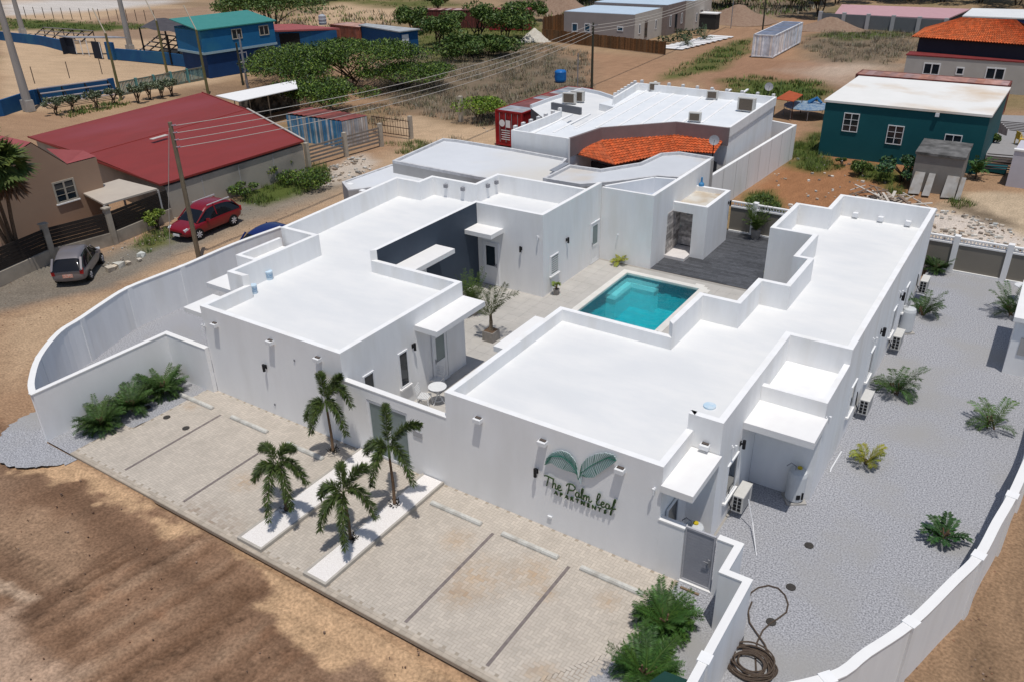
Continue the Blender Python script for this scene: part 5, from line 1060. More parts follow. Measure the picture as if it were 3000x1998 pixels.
for k in range(5): cb.box(c0.x+0.5+0.05*(k % 2), c0.x+1.3, c0.y-0.06, c0.y-0.052, 0.5+k*0.17, 0.53+k*0.17+0.03)
cb.obj('door_markings', pvc, t)
c = G(2203, 167); container('shipping_container', 'white corrugated shipping container with a blue-grey roof alone on the dirt', (-16.55, 84.8), (-17.1, 97.8), 2.45, 2.55, [(0.74, 0.74, 0.76), (0.66, 0.67, 0.71)], [(0.16, 0.18, 0.24)], CG, r_)
pa, pb = G(2532, 250), G(2935, 292)
container('shipping_container', 'long rusty brown container behind the teal house', (G(2527, 206, 2.6).x, G(2931, 346).y), (G(2931, 346).x, G(2931, 346).y), 2.4, 2.6, [(0.20, 0.06, 0.045), (0.13, 0.04, 0.03)], [(0.42, 0.24, 0.20), (0.36, 0.19, 0.15)], CG, r_)
p1, p2 = G(1170, 70), G(1548, 62); container('shipping_container', 'rusty dark red container half hidden by bushes at the far scrub', (G(1215, 82).x, G(1215, 82).y), (G(1430, 84).x, G(1430, 84).y), 2.5, 2.6, [(0.10, 0.03, 0.025), (0.16, 0.04, 0.035)], [(0.45, 0.30, 0.27), (0.20, 0.07, 0.06)], CG, r_)
container('shipping_container', 'dark red container with a pale streaked roof at the end of the far row', (G(1435, 90).x, G(1435, 90).y), (G(1550, 90).x, G(1550, 90).y), 2.5, 2.9, [(0.26, 0.02, 0.025), (0.14, 0.03, 0.03)], [(0.55, 0.45, 0.44), (0.30, 0.05, 0.07)], CG, r_)
pa, pb = G(975, 130), G(1063, 140); container('shipping_container', 'rust-red container between the blue hall and the blue shed', (pa.x, pa.y), (pb.x, pb.y-0.2), 3.0, 2.6, [(0.26, 0.09, 0.06), (0.21, 0.07, 0.045)], [(0.45, 0.28, 0.23)], CG, r_)

# ---- generic simple house
def block(name, lb, cat, base, h, wall, roofm, over=0.0, grp=None, tk=0.15):
    t = thing(name, lb, cat, (0, 0, 0), 0, grp); b = MB(); b.prism(base, -0.1, h); b.obj('wall', wall, t)
    c = Vector((sum(p[0] for p in base)/len(base), sum(p[1] for p in base)/len(base))); P = [c+(Vector((p[0], p[1]))-c)*(1+over/((Vector((p[0], p[1]))-c).length)) for p in base]
    MB().prism(P, h+0.001, h+tk).obj('roof', roofm, t); return t
# teal house
teal = M('teal_wall', (0.006, 0.080, 0.095), (0.008, 0.090, 0.105), 0.8, 0.7)
TL, TR = Vector((-0.6, 45.6)), Vector((11.8, 45.3)); 
roof_t = M('teal_house_roof', (0.80, 0.79, 0.76), (0.76, 0.75, 0.72), 0.5, 0.7, c3=(0.62, 0.48, 0.34), sc3=0.16)
zt = 3.85; c1, c2, c3_, c4 = G(2420.5, 293, zt), G(2903, 338, zt), G(2957, 257, zt), G(2519, 224, zt)
th_ = block('house', 'teal-walled house with a white flat roof and barred windows', 'house', [(c1.x, c1.y), (c2.x, c2.y), (c3_.x, c3_.y), (c4.x, c4.y)], zt-0.15, teal, roof_t, 0.15)
ax = Vector((c2.x-c1.x, c2.y-c1.y, 0)).normalized(); out = Vector((ax.y, -ax.x, 0))
for u, v in ((2487, 387), (2615, 424), (2781, 452)):
    s_ = (u-2420)/(2903-2420); lo_ = None
    for k in range(200):
        p = Vector((c1.x, c1.y, 0)).lerp(Vector((c2.x, c2.y, 0)), k/199)
        d = Vector(CAM); ray = (FW*FPX+RT*(u-1500)-UPV*(v-999)); tt = None
        # intersect sight line with the wall plane
        den = ray.dot(out); tt = (Vector((c1.x, c1.y, 0))-d).dot(out)/den; hit = d+ray*tt; break
    w_ = window(th_, hit-ax*0.5+out*0.01, ax, out, 1.05, 1.3, 2, None, False, pvc, 0.05, 2)
ray = (FW*FPX+RT*(2747-1500)-UPV*(337-999)); hit = Vector(CAM)+ray*((Vector((c1.x, c1.y, 0))-Vector(CAM)).dot(out)/ray.dot(out)); MB().prism([(hit.x-0.12, hit.y-0.18), (hit.x+0.12, hit.y-0.18), (hit.x+0.12, hit.y), (hit.x-0.12, hit.y)], hit.z-0.12, hit.z+0.12).obj('wall_lamp', pvc, th_)
# grey hut
h1, h2 = G(2653, 560), G(2812, 585)
hz = 2.35; hc = [G(2681, 446, hz), G(2836, 465, hz), G(2856, 424, hz), G(2706, 408, hz)]
hut = block('hut', 'small grey plaster hut with a weathered dark slab roof before the teal house', 'hut', [(hc[0].x+0.1, hc[0].y+0.05), (hc[1].x-0.15, hc[1].y), (hc[2].x-0.15, hc[2].y-0.1), (hc[3].x+0.1, hc[3].y)], hz-0.12, M('hut_render', (0.25, 0.235, 0.215), (0.22, 0.205, 0.19), 1.2, 0.9), M('hut_roof', (0.20, 0.195, 0.19), (0.09, 0.088, 0.085), 1.3, 0.9, c3=(0.06, 0.058, 0.055), sc3=0.9), 0.12)
SG = 'concrete slabs leaning against the grey hut'
for k, (u0, u1, lb) in enumerate(((2660, 2693, 'grey concrete slab leaning on the hut, leftmost'), (2700, 2722, 'narrow pale concrete slab leaning on the hut'), (2755, 2795, 'wide stained concrete slab leaning on the hut'), (2797, 2812, 'narrow greenish slab at the hut corner'))):
    p, q = G(u0, 568+k*6), G(u1, 570+k*6); b = MB(); y1 = hc[0].y-0.02
    vs = [(p.x, p.y, 0), (q.x, q.y, 0), (q.x, y1, 1.15), (p.x+0.05, y1, 1.15)]; b.add(vs+[(x, y-0.08, z+0.03) for x, y, z in vs], [(3, 2, 1, 0), (4, 5, 6, 7), (0, 1, 5, 4), (1, 2, 6, 5), (2, 3, 7, 6), (3, 0, 4, 7)]); tag(b.obj('concrete_slab', M('slab_grey', (0.36, 0.35, 0.335), (0.30, 0.285, 0.27), 2.5, 0.9, c3=(0.27, 0.23, 0.19), sc3=1.5)), lb, 'slab', SG)
# striped deck, low walls at right edge
sd = thing('patio', 'grey patio with black and white striped tiles beside the teal house', 'patio')
P_ = [G(2890, 450), G(2975, 470), G(3060, 480), G(3060, 340), G(2930, 350)]
MB().prism([(p.x, p.y) for p in [G(2885, 470), G(3060, 490), G(3060, 355), G(2925, 350)]], 0.0, 0.35).obj('floor', M('patio_tile', (0.32, 0.31, 0.31), None, 3, 0.8), sd)
b = MB()
for k in range(7): p, q = G(2893-k*1.5, 452+k*7, 0.36), G(2968, 458+k*7, 0.36); b.bar((p.x, p.y, 0.37), (q.x, q.y, 0.37), 0.16, 0.03)
for k in range(6): p, q = G(2932+k*5, 357+k*5, 0.36), G(3040, 366+k*5, 0.36); b.bar((p.x, p.y, 0.37), (q.x, q.y, 0.37), 0.14, 0.03)
for k in range(5): p, q = G(2926+k*5, 390+k*2, 0.36), G(2930+k*5, 358+k*5, 0.36); b.bar((p.x, p.y, 0.37), (q.x, q.y, 0.37), 0.14, 0.03)
b.obj('dark_stripes', M('stripe_dark', (0.05, 0.04, 0.038), None, 3, 0.7), sd)
MB().prism([(p.x, p.y) for p in [G(2875, 500), G(2945, 512), G(2950, 500), G(2880, 490)]], 0, 0.34).obj('teal_step', teal, sd)
q = G(2985, 425, 0.35)
t = thing('plastic_chair', 'yellow plastic armchair on the striped patio', 'chair', (q.x, q.y, 0.36), 2.2); ym = M('yellow_plastic', (0.62, 0.42, 0.06), None, 4, 0.4)
MB().box(-0.26, 0.26, -0.24, 0.24, 0.40, 0.44).obj('seat', ym, t); b = MB()
for k in range(5): b.box(-0.24+k*0.105, -0.24+k*0.105+0.06, 0.22, 0.26, 0.44, 0.86)
b.box(-0.27, 0.27, 0.215, 0.265, 0.86, 0.93).box(-0.30, -0.25, -0.24, 0.26, 0.62, 0.66).box(0.25, 0.30, -0.24, 0.26, 0.62, 0.66); b.obj('backrest', ym, t)
for sx in (-1, 1):
    for sy in (-1, 1): MB().box(sx*0.25-0.03, sx*0.25+0.03, sy*0.21-0.03, sy*0.21+0.03, 0, 0.40 if sy > 0 else 0.62).obj('leg', ym, t)
wq = G(2946, 542); t = thing('boundary_wall', 'pale lilac-white wall block at the right edge beside the patio', 'wall'); MB().prism([(wq.x, wq.y), (wq.x+6, wq.y-0.4), (wq.x+6, wq.y+3.2), (wq.x+0.1, wq.y+3.0)], -0.1, 2.2).obj('wall', M('lilac_white', (0.55, 0.54, 0.60), None, 1, 0.85), t); MB().prism([(wq.x-0.05, wq.y-0.05), (wq.x+6, wq.y-0.45), (wq.x+6, wq.y+0.2), (wq.x-0.05, wq.y+0.3)], 2.201, 2.3).obj('coping', slab, t)

# ---- terracotta house at top right
zh = 4.2; th2 = thing('house', 'grey and white house with a big orange tiled hip roof at the top right', 'house')
e = [G(2672, 110, zh), G(3060, 138, zh), G(3090, 85, zh), G(2700, 82, zh)]; rg = [G(2818, 54, zh+1.6), G(2926, 58, zh+1.6)]
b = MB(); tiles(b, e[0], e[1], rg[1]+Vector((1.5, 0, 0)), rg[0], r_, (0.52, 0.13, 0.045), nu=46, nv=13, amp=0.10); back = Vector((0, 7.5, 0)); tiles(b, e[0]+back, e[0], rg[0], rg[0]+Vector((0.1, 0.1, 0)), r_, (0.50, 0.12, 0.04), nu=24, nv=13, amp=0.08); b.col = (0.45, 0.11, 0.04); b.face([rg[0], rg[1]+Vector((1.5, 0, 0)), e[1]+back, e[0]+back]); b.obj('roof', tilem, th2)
w1, w2 = G(2662, 205), G(3000, 245); MB().prism([(e[0].x+0.6, e[0].y+0.4), (e[1].x, e[1].y+0.4), (e[1].x, e[1].y+6), (e[0].x+0.6, e[0].y+6)], -0.1, zh-0.1).obj('upper_wall', M('dark_navy', (0.03, 0.034, 0.05), None, 2, 0.8), th2)
fy = e[0].y-1.9; fx0 = e[0].x+0.15
MB().box(fx0, fx0+19, fy, fy+2.2, -0.1, 2.75).obj('wall', M('stone_grey', (0.48, 0.46, 0.43), (0.44, 0.42, 0.39), 0.8, 0.85), th2)
MB().box(fx0-0.1, fx0+19, fy-0.05, fy+2.2, 2.751, 2.85).obj('lower_roof', M('maroon_roof', (0.22, 0.035, 0.035), (0.17, 0.03, 0.03), 1.5, 0.7), th2)
for u, v, wd in ((2720, 198, 1.5), (2810, 198, 0.7), (2905, 212, 1.6)): p = on_y(u, v, fy); window(th2, (p.x-wd*0.3, fy, max(0.5, p.z-0.7)), (1, 0, 0), (0, -1, 0), wd, 1.1 if wd > 1 else 0.7, 2 if wd > 1 else 1, None, False, pvc, 0.1)
# ---- pink roofed shed with grey walled yard
gw = thing('boundary_wall', 'long grey wall with pale pillars at the top right', 'wall'); A, B = Vector((-19.4, 115.6, 0)), Vector((-1.0, 113.6, 0))
MB().seg((A.x, A.y), (B.x, B.y), 0.2, -0.1, 1.75).obj('wall', M('blue_grey_block', (0.16, 0.17, 0.18), (0.14, 0.15, 0.16), 1, 0.9), gw)
for k in range(6): c = A.lerp(B, k/5.4); MB().box(c.x-0.25, c.x+0.25, c.y-0.35, c.y+0.2, -0.1, 2.0).obj('pillar', M('pale_pillar', (0.42, 0.42, 0.43), None, 2, 0.85), gw)
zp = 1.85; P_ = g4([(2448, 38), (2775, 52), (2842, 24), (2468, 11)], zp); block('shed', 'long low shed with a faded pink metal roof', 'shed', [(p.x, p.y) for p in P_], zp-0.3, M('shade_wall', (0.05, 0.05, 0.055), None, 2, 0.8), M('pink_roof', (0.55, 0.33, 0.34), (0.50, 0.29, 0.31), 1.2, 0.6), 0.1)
zq = 3.4; P_ = g4([(2822, 46), (3100, 56), (3100, 30), (2850, 24)], zq); t = block('building', 'navy building with a white flat roof behind the orange roof', 'building', [(p.x, p.y) for p in P_], zq-0.2, M('navy_wall2', (0.03, 0.05, 0.13), None, 2, 0.8), roofw, 0.1)

# ---- grey apartments behind the wooden fence
ag = thing('apartment_building', 'long taupe apartment block with a pale blue roof behind the wooden fence', 'building')
taupe = M('taupe', (0.33, 0.29, 0.275), (0.30, 0.265, 0.25), 0.6, 0.85); cream_ = M('cream_wall', (0.52, 0.48, 0.43), None, 0.8, 0.85); brownw = M('brown_wall', (0.23, 0.185, 0.17), (0.20, 0.16, 0.15), 1, 0.85)
MB().box(-47.2, -36.4, 88.6, 97.3, -0.1, 3.5).obj('wall', [taupe], ag); MB().box(-36.399, -36.36, 88.61, 97.29, -0.1, 3.6).obj('side_wall', cream_, ag)
MB().box(-47.2, -35.6, 97.31, 103.8, -0.1, 3.9).obj('wall', brownw, ag); MB().box(-47.2, -34.3, 103.81, 110.5, -0.1, 3.9).obj('side_wall', cream_, ag)
MB().box(-45.5, -36.5, 88.75, 103.7, 3.902, 3.95).obj('roof', M('pale_blue_roof', (0.50, 0.60, 0.70), (0.46, 0.56, 0.66), 0.8, 0.6), ag) if False else MB().box(-47.1, -36.5, 88.7, 97.2, 3.502, 3.56).box(-47.1, -35.7, 97.35, 103.7, 3.902, 3.95).box(-47.1, -34.4, 103.85, 110.4, 3.902, 3.95).obj('roof', M('pale_blue_roof', (0.50, 0.60, 0.70), (0.46, 0.56, 0.66), 0.8, 0.6), ag)
for u, v in ((1684, 83), (1721, 84), (1817, 81)): p = on_y(u, v, 88.6); window(ag, (p.x-0.45, 88.6, p.z-0.5), (1, 0, 0), (0, -1, 0), 0.9, 1.1 if u < 1800 else 0.6, 1, M('blue_glass', (0.03, 0.08, 0.13), None, 3, 0.15), False, pvc, 0.09)
for y0, wd, h_, x in ((89.8, 0.5, 1.2, -36.36), (91.6, 0.9, 2.2, -36.36), (95.0, 0.5, 1.2, -36.36), (98.2, 0.5, 1.5, -35.6), (99.9, 1.0, 2.3, -35.6), (102.2, 0.5, 1.4, -35.6), (104.6, 0.5, 1.2, -34.3), (106.2, 1.0, 2.2, -34.3), (108.9, 0.5, 1.2, -34.3)): window(ag, (x, y0+wd, 0.25 if h_ > 2 else 1.0), (0, -1, 0), (1, 0, 0), wd, h_, 1, None, False, brownw if h_ > 2 else pvc, 0.07)
wf = thing('wooden_fence', 'brown wooden plank fence along the taupe apartments', 'fence'); A, B, C0, D0 = G(1588, 118), G(1950, 160), G(1588, 112), G(1652, 105)
b = MB()
def planksf(A, B, h, n_):
    for k in range(n_):
        p, q = A.lerp(B, k/n_), A.lerp(B, (k+0.88)/n_); b.col = jit((0.16, 0.085, 0.04), r_, 0.3); b.seg((p.x, p.y), (q.x, q.y), 0.04, -0.05, h*r_.uniform(0.97, 1.03))
planksf(A, B, 1.45, 90); planksf(G(1590, 118), G(1594, 108), 2.6, 5); planksf(G(1592, 108), G(1653, 97), 2.6, 22); b.obj('planks', MV('fence_wood', 0.85, scale=6, amt=0.25), wf)
for k in range(8): p = G(1760+k*33, 178-k*4); 
zb_ = MB()
for k in range(10): p = G(1965+k*16, 142-k*3.8); zb_.box(p.x-1.6, p.x+1.8, p.y-0.5, p.y+0.5, -0.02, 0.05)
struct('stepping_paving', zb_, slab)
# booth
p = G(2068, 85); t = thing('booth', 'small black transformer booth with a pale roof edge by the dirt road', 'booth', (p.x, p.y, 0)); MB().box(-1.4, 1.4, 0, 1.6, -0.1, 2.0).obj('wall', M('booth_black', (0.035, 0.035, 0.035), None, 2, 0.7), t); MB().box(-1.55, 1.55, -0.1, 1.7, 2.0, 2.15).obj('roof', slab, t)

# ---- red roofed hall by the road
redr = M('red_roof', (0.25, 0.036, 0.030), (0.22, 0.034, 0.028), 0.8, 0.55, c3=(0.26, 0.05, 0.055), sc3=0.15, stretch=(1, 0.4, 1))
hl = thing('hall', 'long hall with a big dark red metal roof beside the gravel road', 'hall'); ze = 2.15
e1, e2, e3, e5 = G(470, 543, ze), G(890, 415, ze), G(592, 272, ze), G(300, 500, ze); rr, rl = G(722, 322, 2.45), None
e4 = G(82, 402, ze); rl = (e4+e1)/2; rl.z = 2.4
b = MB(); b.face([e1, e2, rr, rl]); b.face([rl, rr, e3, e4]); b.face([e1, rl, e4]) ; b.face([(p.x, p.y, ze-0.12) for p in (e4, e3, rr, e2, e1, rl)]) if False else None
for p, q in ((e1, e2), (e2, rr), (rr, e3), (e4, e1)): b.bar(p, q, 0.08, 0.12)
b.obj('roof', redr, hl)
b = MB(); b.tube([rr, rl], 0.04, 5); b.obj('ridge_cap', redr, hl)
b = MB(); b.bar(rr+Vector((0.1, 0, 0.08)), e2+Vector((0.1, 0, 0.08)), 0.14, 0.1); b.obj('gable_flashing', M('flashing', (0.5, 0.46, 0.42), None, 6, 0.7), hl)
hallw = M('hall_wall', (0.42, 0.38, 0.32), (0.38, 0.345, 0.29), 0.5, 0.9, c3=(0.24, 0.22, 0.19), sc3=0.3)
MB().prism([(e1.x-0.06, e1.y+0.3), (e2.x-0.06, e2.y-0.1), (e3.x+0.4, e3.y-0.2), (e4.x+0.4, e4.y+0.3)], -0.1, ze-0.22).obj('wall', hallw, hl)
for k in range(1, 4): p = e1.lerp(e2, k/4); MB().box(p.x-0.06, p.x-0.04, p.y-0.03, p.y+0.03, 0, ze-0.22).obj('joint', greyw, hl)
for u, v in ((442, 408), (489, 398)): pass
pA, pB = G(443, 411, 2.62), G(489, 398, 2.62); MB().bar((pA.x, pA.y, 2.66), (pB.x, pB.y, 2.66), 0.35, 0.04).obj('skylight', M('skylight', (0.6, 0.55, 0.5), None, 5, 0.5), hl)
# tan gabled house
tanw = M('tan_wall', (0.345, 0.235, 0.165), (0.31, 0.21, 0.15), 0.4, 0.9); tn = thing('house', 'tan gabled house with a barred window at the left edge', 'house')
hA = G(345, 640); wallx = hA.x
# facade plane x = wallx, facing the road
def on_tan(u, v): return on_x(u, v, wallx)
prof = [on_tan(-60, 520), on_tan(91, 421), on_tan(197, 484), on_tan(284, 471), on_tan(345, 700), on_tan(-60, 900)]
prof[3].z = prof[2].z; yl = prof[0].y; prof = [Vector((wallx, p.y, p.z)) for p in prof]; prof[4].z = -0.1; prof[5].z = -0.1; prof[5].y = prof[0].y; prof[4].y = prof[3].y
b = MB()
def pz(L_, dx): n = len(L_); b.add([tuple(p) for p in L_]+[(wallx-dx, p.y, p.z) for p in L_], [tuple(range(n-1, -1, -1)), tuple(range(n, 2*n))]+[(i, (i+1) % n, n+(i+1) % n, n+i) for i in range(n)])
pm = Vector((wallx, prof[2].y, -0.1)); pz([prof[0], prof[1], prof[2], pm, prof[5]], 8); pz([prof[2]+Vector((0, 0.002, 0)), prof[3], prof[4], pm+Vector((0, 0.002, 0))], 0.25); b.obj('wall', tanw, tn)
pinkr = M('faded_red_roof', (0.33, 0.085, 0.085), (0.28, 0.07, 0.07), 1, 0.6); b = MB(); off = Vector((0, 0, 0.06)); bk = Vector((-9.3, 0, 0)); fr_ = Vector((0.0, 0, 0))
for i in range(2): p, q = prof[i]+off, prof[i+1]+off; b.face([p+bk, p+fr_, q+fr_, q+bk])
b.face([prof[2]+off, prof[3]+off, prof[3]+Vector((-1.2, 0, 0.25)), on_x(135, 436, wallx-1.0)])
b.obj('roof', pinkr, tn)
w_ = on_tan(161, 587); w2_ = on_tan(224, 574); window(tn, (wallx, on_tan(168, 600).y, on_tan(168, 600).z), (0, 1, 0), (1, 0, 0), on_tan(230, 580).y-on_tan(168, 600).y, 1.25, 2, None, True, M('stone_frame', (0.40, 0.36, 0.30), None, 4, 0.9), 0.1, 2)
# lean-to
lt = thing('carport', 'lean-to carport with a pale sheet roof next to the red hall', 'carport'); zc = 1.95
P_ = g4([(232, 565), (350, 530), (462, 558), (305, 604)], zc); MB().prism([(p.x, p.y) for p in P_], zc, zc+0.1).obj('roof', M('pale_sheet', (0.50, 0.44, 0.37), (0.46, 0.40, 0.34), 1, 0.8), lt)
for p in P_: MB().box(p.x-0.05, p.x+0.05, p.y-0.05, p.y+0.05, -0.1, zc).obj('post', greyw, lt)
# road fence with pillars and dark slatted panels
rf = thing('road_fence', 'concrete fence with square pillars and dark horizontal slat panels along the road', 'fence')
FP = [G(-60, 862), G(157, 762), G(336, 712), G(505, 640)]; pl = M('weathered_plaster', (0.42, 0.37, 0.30), (0.34, 0.30, 0.25), 1.5, 0.9, c3=(0.24, 0.21, 0.17), sc3=0.8); slm = M('dark_slats', (0.022, 0.017, 0.015), (0.03, 0.024, 0.02), 4, 0.7)
X0 = sum(p.x for p in FP[1:3])/2
for i in range(3):
    A, B = FP[i], FP[i+1]; MB().seg((A.x, A.y), (B.x, B.y), 0.18, -0.1, 0.62).obj('base_wall', pl, rf); b = MB()
    for k in range(6): b.seg((A.x, A.y), (B.x, B.y), 0.05, 0.66+k*0.19, 0.66+k*0.19+0.165)
    b.obj('slat_panel', slm, rf)
for p in FP[1:3]: MB().box(p.x-0.15, p.x+0.15, p.y-0.15, p.y+0.15, -0.1, 2.0).box(p.x-0.2, p.x+0.2, p.y-0.2, p.y+0.2, 2.0, 2.08).obj('pillar', pl, rf)
# rail fence farther along
r2 = thing('rail_fence', 'weathered grey plank fence between square cream pillars beyond the hall', 'fence'); GPp = [G(905, 490), G(1015, 457), G(1118, 428)]
for i in range(2):
    A, B = GPp[i], GPp[i+1]; b = MB()
    for k in range(5): b.seg((A.x, A.y), (B.x, B.y), 0.04, 0.25+k*0.27, 0.25+k*0.27+0.14)
    b.obj('planks', M('grey_planks', (0.26, 0.23, 0.20), (0.18, 0.16, 0.14), 6, 0.9), r2)
for p in GPp+[G(1205, 405)]: MB().box(p.x-0.14, p.x+0.14, p.y-0.14, p.y+0.14, -0.1, 1.75).obj('pillar', M('cream_pillar', (0.50, 0.45, 0.37), (0.42, 0.37, 0.30), 3, 0.9), r2)
p = G(1351, 355); tag(MB().box(-0.17, 0.17, -0.15, 0.15, -0.1, 2.1).obj('pillar', MATS['cream_pillar'], loc=(p.x, p.y, 0)), 'lone square cream pillar standing in the dry scrub', 'pillar')
# rusty open gate
rg_ = thing('metal_gate', 'rusty barred metal gate standing half open by the scrub', 'gate'); A, B = G(1093, 392), G(1200, 408); b = MB(); rust = M('rust', (0.07, 0.035, 0.025), (0.05, 0.025, 0.018), 6, 0.9)
for z in (0.2, 0.8, 1.4): b.bar((A.x, A.y, z), (B.x, B.y, z), 0.05, 0.05)
for k in range(15): c = A.lerp(B, k/14); b.tube([(c.x, c.y, 0.15), (c.x+0.05*math.sin(k), c.y, 0.8), (c.x, c.y, 1.45+0.1*(k % 2))], 0.022, 4)
b.obj('bars', rust, rg_)
# corrugated shed
cs = thing('shed', 'shed of corrugated blue and white sheets with a rusty roof', 'shed'); zs = 2.1
S0, S1, S2 = G(838, 395), G(1000, 430), G(1078, 400); S0, S1 = Vector((-35.6, 26.6)), Vector((-34.2, 31.2)); 
cA, cB, cC = G(837, 333, zs), G(1000, 356, zs-0.1), G(1075, 340, zs-0.1); cD = G(905, 316, zs+0.1)
b = MB(); corrug(b, cA, cB, -0.1, zs-0.12, 0.2, 0.05, [(0.30, 0.38, 0.45), (0.05, 0.20, 0.38), (0.42, 0.45, 0.47), (0.10, 0.26, 0.42)], r_); corrug(b, cB, cC, -0.1, zs-0.15, 0.2, 0.05, [(0.45, 0.46, 0.47), (0.38, 0.36, 0.35)], r_); corrug(b, cC, cD, -0.1, zs-0.1, 0.2, 0.05, [(0.3, 0.3, 0.3)], r_); corrug(b, cD, cA, -0.1, zs-0.1, 0.2, 0.05, [(0.3, 0.3, 0.3)], r_); b.obj('sheet_wall', MATS['painted_steel'], cs)
b = MB(); k_ = 12
for i in range(k_):
    p0, p1 = cA.lerp(cB, i/k_), cA.lerp(cB, (i+1)/k_); q0, q1 = cD.lerp(cC, i/k_), cD.lerp(cC, (i+1)/k_); b.col = jit((0.20, 0.055, 0.045), r_, 0.3); up = Vector((0, 0, 0.06)); m0, m1 = (p0+p1)/2+up, (q0+q1)/2+up; b.face([p0, m0, m1, q0]); b.face([m0, p1, q1, m1])
b.obj('roof', MATS['painted_steel'], cs)
# open lean-to shelter behind the hall
os_ = thing('shelter', 'makeshift open shelter with a long white-edged sheet roof behind the hall', 'shelter'); P_ = g4([(632, 283), (866, 238), (872, 262), (700, 300)], 2.4); MB().prism([(p.x, p.y) for p in P_], 2.4, 2.46).obj('roof', slab, os_)
for u, v in ((700, 372), (740, 350), (795, 350), (872, 312)): p = G(u, v); MB().tube([(p.x, p.y, 0), (p.x, p.y, 2.4)], 0.05, 5).obj('post', MATS['cream_pillar'], os_)
p = G(740, 345); MB().prism([(p.x, p.y), (p.x+0.1, p.y+3), (p.x-0.2, p.y+6), (p.x-1.6, p.y+6), (p.x-1.6, p.y)], 0, 1.9).obj('back_panel', M('clutter_dark', (0.05, 0.045, 0.04), (0.22, 0.19, 0.16), 1.6, 0.9, lo=0.45, hi=0.6), os_)
